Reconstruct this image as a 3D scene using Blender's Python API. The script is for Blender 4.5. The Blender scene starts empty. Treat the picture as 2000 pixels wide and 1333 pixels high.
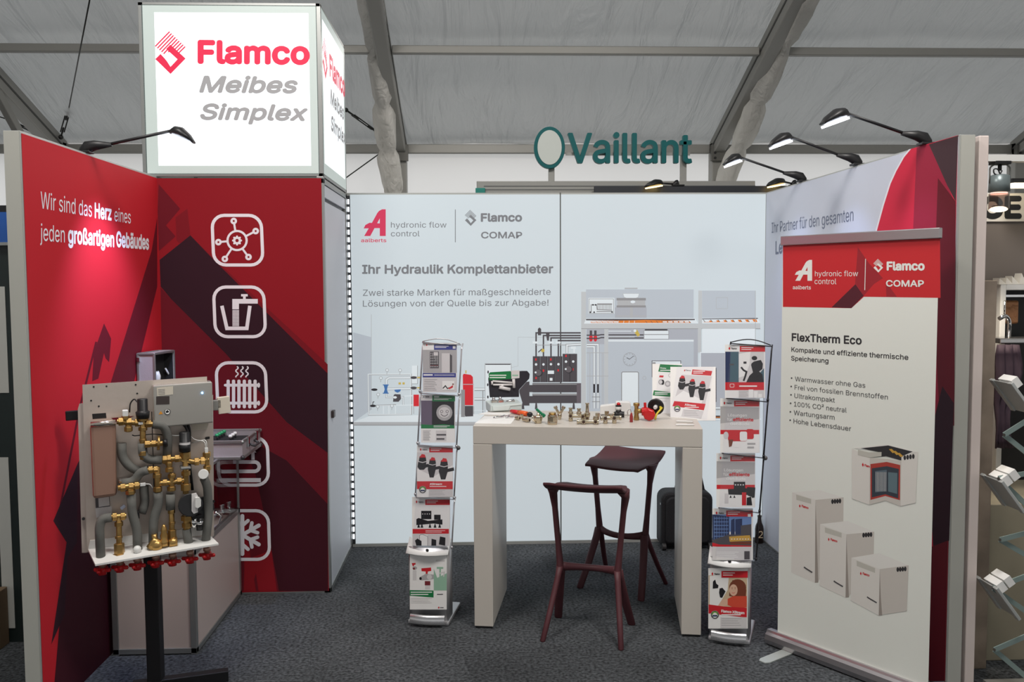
import bpy, bmesh, math, os, random
from mathutils import Vector, Matrix
V = Vector
random.seed(7)
C = bpy.context.scene.collection
scene = bpy.context.scene
PI = math.pi

# ------------------------------------------------------------------ camera
F_PX = 1746.09
YAW, PITCH, ROLL = 0.03893, -0.06316, -0.005268
CAM = V((0.8975, -6.3001, 1.8590))
_fw = V((math.sin(YAW) * math.cos(PITCH), math.cos(YAW) * math.cos(PITCH), math.sin(PITCH)))
_rt = V((math.cos(YAW), -math.sin(YAW), 0))
_up = _rt.cross(_fw)
RT = _rt * math.cos(ROLL) + _up * math.sin(ROLL)
UP = _up * math.cos(ROLL) - _rt * math.sin(ROLL)
cam_data = bpy.data.cameras.new('camera')
cam_data.sensor_width = 36
cam_data.lens = F_PX * 36 / 2000
cam_data.clip_end = 100
cam = bpy.data.objects.new('camera', cam_data)
cam.matrix_world = Matrix(((RT.x, UP.x, -_fw.x, CAM.x), (RT.y, UP.y, -_fw.y, CAM.y), (RT.z, UP.z, -_fw.z, CAM.z), (0, 0, 0, 1)))
C.objects.link(cam)
scene.camera = cam

# ------------------------------------------------------------------ world, lights, exposure
vs = scene.view_settings
vs.view_transform = 'Standard'
vs.look = 'None'
vs.exposure = 0.0
vs.gamma = 1.0
vs.use_curve_mapping = False
world = bpy.data.worlds.new('hall_daylight')
scene.world = world
world.use_nodes = True
bg = world.node_tree.nodes['Background']
bg.inputs[0].default_value = (0.93, 0.97, 1.0, 1)
bg.inputs[1].default_value = 1.0


def lamp(name, kind, loc, target, power, color=(1, 1, 1), size=1.0, size_y=None, spot=1.2, blend=0.6, radius=0.05):
    d = bpy.data.lights.new(name, kind)
    d.energy = power
    d.color = color
    if kind == 'AREA':
        d.shape = 'RECTANGLE'
        d.size, d.size_y = size, size_y or size
    elif kind == 'SPOT':
        d.spot_size, d.spot_blend, d.shadow_soft_size = spot, blend, radius
    else:
        d.shadow_soft_size = radius
    o = bpy.data.objects.new(name, d)
    o.location = loc
    o.rotation_euler = (V(target) - V(loc)).to_track_quat('-Z', 'Y').to_euler()
    C.objects.link(o)
    return o


# unseen fill lights added over the aisle and the stands, under the tent roof
lamp('hall_fill', 'AREA', (-0.6, -3.6, 5.2), (-0.2, -2.0, 0), 108, (1, 0.95, 0.9), 1.0)
lamp('hall_fill', 'AREA', (2.5, -3.8, 5.2), (2.0, -2.0, 0), 130, (1, 0.95, 0.9), 1.0)
lamp('hall_fill', 'AREA', (1.0, 1.9, 3.9), (1.0, 1.9, 0), 25, (1, 0.95, 0.9), 1.2)


# ------------------------------------------------------------------ helpers
def ray(u, v):
    return (_fw + RT * ((u - 1000) / F_PX) - UP * ((v - 666.5) / F_PX))


def at(u, v, x=None, y=None, z=None):
    d = ray(u, v)
    t = (z - CAM.z) / d.z if z is not None else (y - CAM.y) / d.y if y is not None else (x - CAM.x) / d.x
    return CAM + d * t


class Plane:
    """A real flat surface: origin, axis U along it, axis Vv up it, normal N towards the room."""

    def __init__(s, o, u, v=(0, 0, 1)):
        s.o, s.u, s.v = V(o), V(u).normalized(), V(v).normalized()
        s.n = s.u.cross(s.v)
        if s.n.dot(CAM - s.o) < 0:
            s.n = -s.n

    def st(s, u, v, d=0):
        r = ray(u, v)
        o = s.o + s.n * d
        t = (o - CAM).dot(s.n) / r.dot(s.n)
        p = CAM + r * t - o
        return p.dot(s.u), p.dot(s.v)

    def pt(s, a, b, d=0):
        return s.o + s.u * a + s.v * b + s.n * d

    def px(s, u, v, d=0):
        a, b = s.st(u, v, d)
        return s.pt(a, b, d)


def lin(c):
    return tuple((x / 255 / 12.92 if x <= 10 else ((x / 255 + 0.055) / 1.055) ** 2.4) for x in c)


MATS = {}


def mat(name, rgb, rough=0.5, metal=0.0, emit=0.0, bump=0.0, bscale=60, noise=0.0, nscale=8, spec=0.5, trans=0.0, emit_rgb=None, stretch=None):
    if name in MATS:
        return MATS[name]
    m = bpy.data.materials.new(name)
    m.use_nodes = True
    nt = m.node_tree
    b = nt.nodes['Principled BSDF']
    c = lin(rgb)
    b.inputs['Base Color'].default_value = (*c, 1)
    b.inputs['Roughness'].default_value = rough
    b.inputs['Metallic'].default_value = metal
    b.inputs['Specular IOR Level'].default_value = spec
    if trans:
        b.inputs['Transmission Weight'].default_value = trans
    if emit:
        e = lin(emit_rgb) if emit_rgb else c
        b.inputs['Emission Color'].default_value = (*e, 1)
        b.inputs['Emission Strength'].default_value = emit
    if bump or noise:
        tc = nt.nodes.new('ShaderNodeTexCoord')
        src = tc.outputs['Object']
        if stretch:
            mp = nt.nodes.new('ShaderNodeMapping')
            mp.inputs['Scale'].default_value = stretch
            nt.links.new(src, mp.inputs[0])
            src = mp.outputs[0]
    if noise:
        n = nt.nodes.new('ShaderNodeTexNoise')
        n.inputs['Scale'].default_value = nscale
        n.inputs['Detail'].default_value = 5
        nt.links.new(src, n.inputs['Vector'])
        r = nt.nodes.new('ShaderNodeMapRange')
        r.inputs['From Min'].default_value = 0.3
        r.inputs['From Max'].default_value = 0.7
        r.inputs['To Min'].default_value = 1 - noise
        r.inputs['To Max'].default_value = 1 + noise
        nt.links.new(n.outputs['Fac'], r.inputs['Value'])
        mx = nt.nodes.new('ShaderNodeVectorMath')
        mx.operation = 'SCALE'
        mx.inputs[0].default_value = c
        nt.links.new(r.outputs[0], mx.inputs['Scale'])
        nt.links.new(mx.outputs[0], b.inputs['Base Color'])
    if bump:
        n = nt.nodes.new('ShaderNodeTexNoise')
        n.inputs['Scale'].default_value = bscale
        n.inputs['Detail'].default_value = 4
        nt.links.new(src, n.inputs['Vector'])
        bp = nt.nodes.new('ShaderNodeBump')
        bp.inputs['Strength'].default_value = bump
        bp.inputs['Distance'].default_value = 0.02
        nt.links.new(n.outputs['Fac'], bp.inputs['Height'])
        nt.links.new(bp.outputs[0], b.inputs['Normal'])
    MATS[name] = m
    return m


def clear_mat(name, tint=(235, 245, 245), amount=0.88, rough=0.05):
    if name in MATS:
        return MATS[name]
    m = bpy.data.materials.new(name)
    m.use_nodes = True
    nt = m.node_tree
    nt.nodes.clear()
    out = nt.nodes.new('ShaderNodeOutputMaterial')
    t = nt.nodes.new('ShaderNodeBsdfTransparent')
    t.inputs[0].default_value = (*lin(tint), 1)
    g = nt.nodes.new('ShaderNodeBsdfGlossy')
    g.inputs[1].default_value = rough
    lw = nt.nodes.new('ShaderNodeLayerWeight')
    lw.inputs[0].default_value = 0.5
    pw = nt.nodes.new('ShaderNodeMath')
    pw.operation = 'POWER'
    pw.inputs[1].default_value = 5.0
    ad = nt.nodes.new('ShaderNodeMath')
    ad.operation = 'MULTIPLY_ADD'
    ad.inputs[1].default_value = 0.6
    ad.inputs[2].default_value = 0.015 + (1 - amount) * 0.4
    mx = nt.nodes.new('ShaderNodeMixShader')
    nt.links.new(lw.outputs['Facing'], pw.inputs[0])
    nt.links.new(pw.outputs[0], ad.inputs[0])
    nt.links.new(ad.outputs[0], mx.inputs[0])
    nt.links.new(t.outputs[0], mx.inputs[1])
    nt.links.new(g.outputs[0], mx.inputs[2])
    nt.links.new(mx.outputs[0], out.inputs[0])
    MATS[name] = m
    return m


ROOTM = {}


def frame_of(d):
    d = V(d).normalized()
    a = V((0, 0, 1)) if abs(d.z) < 0.95 else V((1, 0, 0))
    x = a.cross(d).normalized()
    return x, d.cross(x).normalized(), d


class MB:
    """Collects shapes, builds ONE mesh object."""

    def __init__(s):
        s.v, s.f, s.m, s.mats, s.sm = [], [], [], [], []

    def mi(s, m):
        if m not in s.mats:
            s.mats.append(m)
        return s.mats.index(m)

    def add(s, vs_, fs, m, smooth=False):
        k = len(s.v)
        s.v += [V(p) for p in vs_]
        i = s.mi(m)
        for f in fs:
            s.f.append([k + j for j in f])
            s.m.append(i)
            s.sm.append(smooth)
        return s

    def box(s, a, b, m):
        (x0, y0, z0), (x1, y1, z1) = a, b
        x0, x1 = min(x0, x1), max(x0, x1)
        y0, y1 = min(y0, y1), max(y0, y1)
        z0, z1 = min(z0, z1), max(z0, z1)
        p = [(x0, y0, z0), (x1, y0, z0), (x1, y1, z0), (x0, y1, z0), (x0, y0, z1), (x1, y0, z1), (x1, y1, z1), (x0, y1, z1)]
        return s.add(p, [(0, 3, 2, 1), (4, 5, 6, 7), (0, 1, 5, 4), (1, 2, 6, 5), (2, 3, 7, 6), (3, 0, 4, 7)], m)

    def slab(s, pl, a0, b0, a1, b1, d0, d1, m):
        """box on a Plane: from (a0,b0) to (a1,b1) in the plane, d0..d1 along its normal"""
        p = [pl.pt(a, b, d) for d in (d0, d1) for a, b in ((a0, b0), (a1, b0), (a1, b1), (a0, b1))]
        return s.add(p, [(0, 3, 2, 1), (4, 5, 6, 7), (0, 1, 5, 4), (1, 2, 6, 5), (2, 3, 7, 6), (3, 0, 4, 7)], m)

    def bar(s, p0, p1, w, h, m, up=(0, 0, 1)):
        p0, p1 = V(p0), V(p1)
        d = (p1 - p0).normalized()
        x = d.cross(V(up)).normalized()
        y = x.cross(d).normalized()
        p = [q + x * (i * w / 2) + y * (j * h / 2) for q in (p0, p1) for i, j in ((-1, -1), (1, -1), (1, 1), (-1, 1))]
        return s.add(p, [(0, 1, 2, 3), (7, 6, 5, 4), (0, 4, 5, 1), (1, 5, 6, 2), (2, 6, 7, 3), (3, 7, 4, 0)], m)

    def prism(s, pts, off, m):
        """extrude polygon pts (3D) by vector off"""
        n = len(pts)
        off = V(off)
        p = [V(q) for q in pts] + [V(q) + off for q in pts]
        return s.add(p, [tuple(range(n))[::-1], tuple(range(n, 2 * n))] + [(i, (i + 1) % n, n + (i + 1) % n, n + i) for i in range(n)], m)

    def rings(s, cs, m, n=12, smooth=True, cap=True):
        """cs: list of (centre, x axis, y axis, rx, ry)"""
        vs_, fs = [], []
        for c, x, y, rx, ry in cs:
            vs_ += [V(c) + x * (rx * math.cos(2 * PI * i / n)) + y * (ry * math.sin(2 * PI * i / n)) for i in range(n)]
        for k in range(len(cs) - 1):
            fs += [(k * n + i, k * n + (i + 1) % n, (k + 1) * n + (i + 1) % n, (k + 1) * n + i) for i in range(n)]
        s.add(vs_, fs, m, smooth)
        if cap:
            e = (len(cs) - 1) * n
            k0 = len(s.v) - len(vs_)
            i = s.mi(m)
            s.f += [[k0 + j for j in range(n)][::-1], [k0 + e + j for j in range(n)]]
            s.m += [i, i]
            s.sm += [False, False]
        return s

    def cyl(s, p0, p1, r, m, r1=None, n=14, smooth=True):
        x, y, d = frame_of(V(p1) - V(p0))
        return s.rings([(p0, x, y, r, r), (p1, x, y, r if r1 is None else r1, r if r1 is None else r1)], m, n, smooth)

    def lathe(s, o, axis, prof, m, n=16, smooth=True):
        """prof: list of (distance along axis, radius)"""
        x, y, d = frame_of(axis)
        return s.rings([(V(o) + d * h, x, y, max(r, 1e-4), max(r, 1e-4)) for h, r in prof], m, n, smooth)

    def tube(s, pts, r, m, n=10, bend=0.0):
        """swept tube, bend = corner rounding length; r number or list"""
        pts = [V(p) for p in pts]
        rs = r if isinstance(r, (list, tuple)) else [r] * len(pts)
        if bend > 0 and len(pts) > 2:
            q, qr = [pts[0]], [rs[0]]
            for i in range(1, len(pts) - 1):
                a, b, c = pts[i - 1], pts[i], pts[i + 1]
                la, lc = (a - b).length, (c - b).length
                k = min(bend, la * 0.48, lc * 0.48)
                p0, p2 = b + (a - b) * (k / max(la, 1e-6)), b + (c - b) * (k / max(lc, 1e-6))
                for j in range(6):
                    t = j / 5
                    q.append(p0 * (1 - t) ** 2 + b * (2 * t * (1 - t)) + p2 * t * t)
                    qr.append(rs[i])
            q.append(pts[-1])
            qr.append(rs[-1])
            pts, rs = q, qr
        cs = []
        x = None
        for i, p in enumerate(pts):
            d = (pts[min(i + 1, len(pts) - 1)] - pts[max(i - 1, 0)])
            d = d.normalized() if d.length > 1e-9 else V((0, 0, 1))
            if x is None:
                x, y, _ = frame_of(d)
            else:
                x = (x - d * x.dot(d))
                x = x.normalized() if x.length > 1e-6 else frame_of(d)[0]
                y = d.cross(x).normalized()
            cs.append((p, x, y, rs[i], rs[i]))
        return s.rings(cs, m, n)

    def ball(s, c, r, m, n=12, sq=(1, 1, 1)):
        vs_, fs = [], []
        h = n // 2 + 1
        for j in range(h):
            a = PI * j / (h - 1)
            for i in range(n):
                b = 2 * PI * i / n
                vs_.append(V(c) + V((r * sq[0] * math.sin(a) * math.cos(b), r * sq[1] * math.sin(a) * math.sin(b), r * sq[2] * math.cos(a))))
        for j in range(h - 1):
            fs += [(j * n + i, (j + 1) * n + i, (j + 1) * n + (i + 1) % n, j * n + (i + 1) % n) for i in range(n)]
        return s.add(vs_, fs, m, True)

    def grid(s, rows, m, smooth=True, thick=None):
        """rows of points -> surface; thick = offset vector for a second skin and rim"""
        nr, nc = len(rows), len(rows[0])
        vs_ = [V(p) for r in rows for p in r]
        fs = [(j * nc + i, j * nc + i + 1, (j + 1) * nc + i + 1, (j + 1) * nc + i) for j in range(nr - 1) for i in range(nc - 1)]
        if thick is not None:
            k = nr * nc
            off = V(thick)
            vs_ += [p + off for p in vs_]
            fs2 = [tuple(k + q for q in f[::-1]) for f in fs]
            rim = [i for i in range(nc)] + [j * nc + nc - 1 for j in range(1, nr)] + [(nr - 1) * nc + i for i in range(nc - 2, -1, -1)] + [j * nc for j in range(nr - 2, 0, -1)]
            fs = fs + fs2 + [(rim[(i + 1) % len(rim)], rim[i], k + rim[i], k + rim[(i + 1) % len(rim)]) for i in range(len(rim))]
        return s.add(vs_, fs, m, smooth)

    def build(s, name, parent=None, bevel=0.0, kind=None, label=None, subdiv=0):
        me = bpy.data.meshes.new(name)
        inv = None
        root = parent
        while root is not None and root.name not in ROOTM:
            root = root.parent
        vv = s.v
        if root is not None:
            inv = ROOTM[root.name].inverted()
            vv = [inv @ p for p in s.v]
        me.from_pydata([tuple(p) for p in vv], [], s.f)
        for m in s.mats:
            me.materials.append(m)
        me.polygons.foreach_set('material_index', s.m)
        me.polygons.foreach_set('use_smooth', s.sm)
        me.update()
        o = bpy.data.objects.new(name, me)
        C.objects.link(o)
        if parent is not None:
            o.parent = parent
        if bevel:
            b = o.modifiers.new('bevel', 'BEVEL')
            b.width = bevel
            b.segments = 2
            b.limit_method = 'ANGLE'
            b.angle_limit = 0.7
        if subdiv:
            b = o.modifiers.new('subdivision', 'SUBSURF')
            b.levels = b.render_levels = subdiv
        if kind:
            o['kind'] = kind
        if label:
            o['label'] = label
        return o


def thing(name, label, cat, loc=(0, 0, 0), group=None, rotz=0.0, kind=None):
    o = bpy.data.objects.new(name, None)
    C.objects.link(o)
    o.location = loc
    o.rotation_euler = (0, 0, rotz)
    o.empty_display_size = 0.1
    if label:
        o['label'] = label
    if cat:
        o['category'] = cat
    if group:
        o['group'] = group
    if kind:
        o['kind'] = kind
    ROOTM[o.name] = Matrix.Translation(V(loc)) @ Matrix.Rotation(rotz, 4, 'Z')
    return o


def tag(o, label, cat, group=None, kind=None):
    o['label'] = label
    o['category'] = cat
    if group:
        o['group'] = group
    if kind:
        o['kind'] = kind
    return o


# ------------------------------------------------------------------ lettering
try:
    FONT = bpy.data.fonts.load(os.path.join(bpy.utils.system_resource('DATAFILES', path='fonts'), 'Inter.woff2'))
except Exception:
    FONT = None
_tc = {}


def raw_glyphs(body, shear=0.0, thin=0.0):
    key = (body, shear, thin)
    if key in _tc:
        return _tc[key]
    cu = bpy.data.curves.new('lettering', 'FONT')
    cu.body = body
    cu.size = 1.0
    cu.shear = shear
    cu.offset = thin
    cu.resolution_u = 3
    if FONT:
        cu.font = FONT
    ob = bpy.data.objects.new('lettering', cu)
    me = bpy.data.meshes.new_from_object(ob)
    r = ([(v.co.x, v.co.y) for v in me.vertices], [tuple(p.vertices) for p in me.polygons])
    bpy.data.objects.remove(ob)
    bpy.data.curves.remove(cu)
    bpy.data.meshes.remove(me)
    _tc[key] = r
    return r


def advance(part):
    return max(x for x, y in raw_glyphs(part + 'H')[0]) - max(x for x, y in raw_glyphs('H')[0])


def letter_k(c):
    """the letter k or K as a stem and two plain strokes"""
    k, xx = raw_glyphs(c)[0], raw_glyphs('x' if c == 'k' else 'H')[0]
    x0, x1, top, h = min(x for x, y in k), max(x for x, y in k), max(y for x, y in k), max(y for x, y in xx)
    w = 0.0615
    m = 0.36 * h
    v = [(x0, 0), (x0 + w, 0), (x0 + w, top), (x0, top),
         (x0 + w, m - 0.06 * h), (x0 + w, m + w * 1.0), (x1 - w * 1.35 - 0.01, h), (x1 - 0.01, h),
         (x0 + w + 0.30 * (x1 - x0), m + 0.13 * h), (x0 + w + 0.30 * (x1 - x0) + w * 0.75, m + 0.13 * h + w * 0.95), (x1, 0), (x1 - w * 1.3, 0)]
    return v, [(0, 1, 2, 3), (4, 7, 6, 5), (8, 11, 10, 9)]


def glyphs(body, shear=0.0, thin=0.0):
    if 'k' not in body and 'K' not in body:
        return raw_glyphs(body, shear, thin)
    vs_, fs, cur, seg = [], [], 0.0, ''
    parts = []
    for c in body:
        if c in 'kK':
            if seg:
                parts.append(seg)
            parts.append(c)
            seg = ''
        else:
            seg += c
    if seg:
        parts.append(seg)
    for t in parts:
        v, f = letter_k(t) if t in 'kK' else raw_glyphs(t) if t.strip() else ([], [])
        n = len(vs_)
        vs_ += [(x + cur + shear * y, y) for x, y in v]
        fs += [tuple(n + q for q in a) for a in f]
        cur += advance(t)
    return vs_, fs


CAPH = max(y for x, y in raw_glyphs('H')[0])
BOLD = [(0, 0), (1, 0), (-1, 0), (0, 1), (0, -1), (.7, .7), (-.7, .7), (.7, -.7), (-.7, -.7)]


class Art:
    """Flat printed shapes on a Plane. Points come in the plane's own coordinates through map()."""

    def __init__(s, pl, fn, d0=0.0003, step=0.000025):
        s.pl, s.fn, s.d, s.step, s.mb = pl, fn, d0, step, MB()
        s.ox = s.oy = 0.0
        s.k = 1.0

    def off(s, ox, oy, k):
        s.ox, s.oy, s.k = ox, oy, k
        return s

    def P(s, p):
        return s.fn(s.ox + p[0] / s.k, s.oy + p[1] / s.k)

    def put(s, sts, faces, m, layers=None):
        s.d += s.step
        s.mb.add([s.pl.pt(a, b, s.d + (layers[i] if layers else 0)) for i, (a, b) in enumerate(sts)], faces, m)
        return s

    def poly(s, m, *pts):
        return s.put([s.P(p) for p in pts], [tuple(range(len(pts)))], m)

    def rect(s, m, x0, y0, x1, y1):
        return s.poly(m, (x0, y0), (x1, y0), (x1, y1), (x0, y1))

    def line(s, m, w, *pts, closed=False):
        """stroke of width w through pts"""
        q = [V((p[0], p[1], 0)) for p in pts]
        n = len(q)
        L, R_ = [], []
        for i in range(n):
            a = q[(i - 1) % n] if (closed or i > 0) else q[i] * 2 - q[i + 1]
            b = q[(i + 1) % n] if (closed or i < n - 1) else q[i] * 2 - q[i - 1]
            d1, d2 = (q[i] - a).normalized(), (b - q[i]).normalized()
            n1, n2 = V((-d1.y, d1.x, 0)), V((-d2.y, d2.x, 0))
            t = n1 + n2
            t = t.normalized() if t.length > 1e-6 else n1
            t = t * (w / 2 / max(t.dot(n1), 0.4))
            L.append(q[i] + t)
            R_.append(q[i] - t)
        fs = [(i, (i + 1) % n, n + (i + 1) % n, n + i) for i in range(n if closed else n - 1)]
        return s.put([s.P(p) for p in L + R_], fs, m)

    def dot(s, m, x, y, rx, ry=None, n=20):
        ry = ry or rx
        return s.poly(m, *[(x + rx * math.cos(2 * PI * i / n), y + ry * math.sin(2 * PI * i / n)) for i in range(n)])

    def ring(s, m, x, y, rx, w, ry=None, n=28):
        ry = ry or rx
        return s.line(m, w, *[(x + rx * math.cos(2 * PI * i / n), y + ry * math.sin(2 * PI * i / n)) for i in range(n)], closed=True)

    def rrect(s, m, x0, y0, x1, y1, r, w=None, skew=0.0, n=6):
        pts = []
        for cx, cy, a0 in ((x1 - r, y0 + r, -PI / 2), (x1 - r, y1 - r, 0), (x0 + r, y1 - r, PI / 2), (x0 + r, y0 + r, PI)):
            for i in range(n + 1):
                a = a0 + PI / 2 * i / n
                yy = cy + r * math.sin(a)
                pts.append((cx + r * math.cos(a) + skew * (yy - y0) / (y1 - y0), yy))
        return s.line(m, w, *pts, closed=True) if w else s.poly(m, *pts)

    def text(s, m, body, p0, p1, top, bold=0.0, shear=0.0, thin=0.0):
        """baseline p0 -> p1, cap height reaching the point top above p0"""
        a, b = V((*s.P(p0), 0)), V((*s.P(p1), 0))
        t = V((*s.P((p0[0], top)), 0))
        vs_, fs = glyphs(body, shear, thin)
        x0, x1 = min(x for x, y in vs_), max(x for x, y in vs_)
        ex = (b - a) / (x1 - x0)
        ey = (t - a) / CAPH
        h = (t - a).length
        un = (b - a).normalized()
        uy = (t - a).normalized()
        allv, allf, lay = [], [], []
        for i, (sx, sy) in enumerate(BOLD if bold else BOLD[:1]):
            o = a + un * (sx * bold * h) + uy * (sy * bold * h)
            for j, f in enumerate(fs):  # every face on a hair-thin layer of its own, so overlapping strokes do not shade each other
                k = len(allv)
                allv += [o + ex * (vs_[q][0] - x0) + ey * vs_[q][1] for q in f]
                allf.append(tuple(range(k, k + len(f))))
                lay += [(i * 3 + j % 3) * 4e-6] * len(f)
        s.put([(p.x, p.y) for p in allv], allf, m, lay)
        s.d += 11e-5 if bold else 2e-5
        return s

    def bars(s, m, x0, y0, x1, n, dy, h, rag=0.25):
        """lines of print too small to read"""
        for i in range(n):
            e = x1 - (x1 - x0) * rag * ((i * 37 % 10) / 10)
            s.rect(m, x0, y0 + i * dy, e, y0 + i * dy + h)
        return s

    def build(s, name, parent, label=None):
        return s.mb.build(name, parent, label=label)


def flamco_mark(a, m, ox, oy, k):
    """diamond emblem; drawn in a 170 x 235 box at ox,oy scaled by k"""
    s0 = (a.ox, a.oy, a.k)
    q = lambda x, y: (ox + (x - 868) * k, oy + (y - 180) * k)
    for i in range(9):
        e = 1.0 if i < 5 else 0.62
        x0, y0, x1, y1 = 868 + 11.5 * i, 262 + 10.4 * i, 948 + 10.8 * i, 180 + 10.4 * i
        if i >= 5:
            x0, y0 = x1 - 62 + 6 * (i - 5), y1 + 62 - 6 * (i - 5)
        a.line(m, 7.5 * k, q(x0, y0), q(x1, y1))
    a.poly(m, q(928, 276), q(952, 252), q(1037, 330), q(953, 416), q(868, 333), q(897, 304), q(922, 331), q(953, 376), q(992, 334))
    a.poly(m, q(908, 318), q(931, 342), q(953, 376), q(905, 345))


def aalberts_mark(a, m, ox, oy, k):
    q = lambda x, y: (ox + (x - 172) * k, oy + (y - 83) * k)
    a.poly(m, q(175, 232), q(209, 232), q(268, 122), q(293, 83), q(275, 83), q(258, 92), q(248, 104), q(222, 152))
    a.poly(m, q(262, 232), q(295, 232), q(295, 83), q(290, 83), q(262, 130))
    a.poly(m, q(172, 190), q(182, 170), q(205, 158), q(266, 162), q(266, 188), q(238, 188))

# ------------------------------------------------------------------ materials of the setting
def carpet():
    m = bpy.data.materials.new('carpet')
    m.use_nodes = True
    nt = m.node_tree
    b = nt.nodes['Principled BSDF']
    b.inputs['Roughness'].default_value = 0.95
    b.inputs['Specular IOR Level'].default_value = 0.15
    tc = nt.nodes.new('ShaderNodeTexCoord')

    def noise(scale, detail, a, z):
        n = nt.nodes.new('ShaderNodeTexNoise')
        n.inputs['Scale'].default_value = scale
        n.inputs['Detail'].default_value = detail
        nt.links.new(tc.outputs['Object'], n.inputs['Vector'])
        r = nt.nodes.new('ShaderNodeMapRange')
        r.inputs['From Min'].default_value = 0.32
        r.inputs['From Max'].default_value = 0.68
        r.inputs['To Min'].default_value = a
        r.inputs['To Max'].default_value = z
        nt.links.new(n.outputs['Fac'], r.inputs['Value'])
        return r.outputs[0]
    n1, n2 = noise(62, 6, 0.35, 1.75), noise(2.2, 3, 0.8, 1.15)
    mp = nt.nodes.new('ShaderNodeMapping')
    mp.inputs['Rotation'].default_value = (0, 0, -0.16)
    br = nt.nodes.new('ShaderNodeTexBrick')
    br.offset = 0.5
    br.inputs['Scale'].default_value = 1.0
    br.inputs['Brick Width'].default_value = 0.5
    br.inputs['Row Height'].default_value = 0.5
    br.inputs['Mortar Size'].default_value = 0.002
    br.inputs['Color1'].default_value = (0.86, 0.86, 0.86, 1)
    br.inputs['Color2'].default_value = (1.1, 1.1, 1.1, 1)
    br.inputs['Mortar'].default_value = (0.8, 0.8, 0.8, 1)
    nt.links.new(tc.outputs['Object'], mp.inputs[0])
    nt.links.new(mp.outputs[0], br.inputs['Vector'])
    m1 = nt.nodes.new('ShaderNodeMath')
    m1.operation = 'MULTIPLY'
    nt.links.new(n1, m1.inputs[0])
    nt.links.new(n2, m1.inputs[1])
    v1 = nt.nodes.new('ShaderNodeVectorMath')
    v1.operation = 'SCALE'
    nt.links.new(br.outputs['Color'], v1.inputs[0])
    nt.links.new(m1.outputs[0], v1.inputs['Scale'])
    v2 = nt.nodes.new('ShaderNodeVectorMath')
    v2.operation = 'MULTIPLY'
    v2.inputs[1].default_value = (0.060, 0.065, 0.070)
    nt.links.new(v1.outputs[0], v2.inputs[0])
    nt.links.new(v2.outputs[0], b.inputs['Base Color'])
    bp = nt.nodes.new('ShaderNodeBump')
    bp.inputs['Strength'].default_value = 0.35
    bp.inputs['Distance'].default_value = 0.004
    nt.links.new(n1, bp.inputs['Height'])
    nt.links.new(bp.outputs[0], b.inputs['Normal'])
    return m


def tent_cloth(name, rgb, translucent, wr=0.5, stretch=(5, 0.8, 0.8), wscale=1.0, dist=0.06):
    m = bpy.data.materials.new(name)
    m.use_nodes = True
    nt = m.node_tree
    b = nt.nodes['Principled BSDF']
    b.inputs['Base Color'].default_value = (*lin(rgb), 1)
    b.inputs['Roughness'].default_value = 0.55
    b.inputs['Specular IOR Level'].default_value = 0.3
    out = nt.nodes['Material Output']
    t = nt.nodes.new('ShaderNodeBsdfTranslucent')
    t.inputs[0].default_value = (*lin(rgb), 1)
    mx = nt.nodes.new('ShaderNodeMixShader')
    mx.inputs[0].default_value = translucent
    nt.links.new(b.outputs[0], mx.inputs[1])
    nt.links.new(t.outputs[0], mx.inputs[2])
    nt.links.new(mx.outputs[0], out.inputs[0])
    tc = nt.nodes.new('ShaderNodeTexCoord')
    mp = nt.nodes.new('ShaderNodeMapping')
    mp.inputs['Scale'].default_value = stretch
    mp.inputs['Rotation'].default_value = (0, 0, 0.3)
    n = nt.nodes.new('ShaderNodeTexNoise')
    n.inputs['Scale'].default_value = wscale
    n.inputs['Detail'].default_value = 5
    n.inputs['Distortion'].default_value = 0.6
    nt.links.new(tc.outputs['Object'], mp.inputs[0])
    nt.links.new(mp.outputs[0], n.inputs['Vector'])
    bp = nt.nodes.new('ShaderNodeBump')
    bp.inputs['Strength'].default_value = wr
    bp.inputs['Distance'].default_value = dist
    nt.links.new(n.outputs['Fac'], bp.inputs['Height'])
    nt.links.new(bp.outputs[0], b.inputs['Normal'])
    return m


ALU = mat('aluminium', (168, 170, 168), 0.42, 0.85)
ALU_D = mat('dull_aluminium', (150, 150, 146), 0.55, 0.5)
GREYPANEL = mat('grey_panel_edge', (184, 184, 176), 0.6)
BLACK = mat('black_plastic', (22, 22, 24), 0.45)
WHITE = mat('white_paint', (225, 225, 222), 0.45)
CHROME = mat('chrome', (215, 215, 215), 0.12, 1.0)
NICKEL = mat('nickel_plate', (200, 188, 165), 0.25, 1.0)
BRASS = mat('brass', (186, 150, 92), 0.36, 0.9, bump=0.05, bscale=90)
LED = mat('led_glow', (255, 255, 255), 0.5, emit=3.0, emit_rgb=(240, 246, 255))

# ------------------------------------------------------------------ floor and tent
MB().box((-12, -16.2, -0.06), (14, 4.4, 0), carpet()).build('floor', kind='structure')

TY = 4.0
EAVE = at(1000, 283, y=TY).z
SL = math.tan(math.radians(20))
roofz = lambda y: EAVE + 0.06 + (TY - y) * SL
ROOFM = tent_cloth('tent_roof_cloth', (196, 196, 194), 0.30, 1.0, (2.6, 0.45, 0.45), 1.3, 0.19)
WALLM = tent_cloth('tent_wall_cloth', (236, 232, 228), 0.75, 0.35, (1.2, 1.2, 0.6), 1.0, 0.08)
FR = mat('tent_frame_aluminium', (150, 149, 144), 0.5, 0.35)


RIDGE = -6.2


def cloth_rows():
    rows = []
    for j in range(43):
        y = TY + 0.35 - j * 0.488
        row = []
        for i in range(92):
            x = -12 + i * 0.2858
            zz = roofz(y) if y > RIDGE else roofz(2 * RIDGE - y)
            row.append((x, y, zz + 0.012 * math.sin(x * 2.3 + y) + 0.01 * math.sin(x * 5.1 - y * 2.2)))
        rows.append(row)
    return rows


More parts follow.
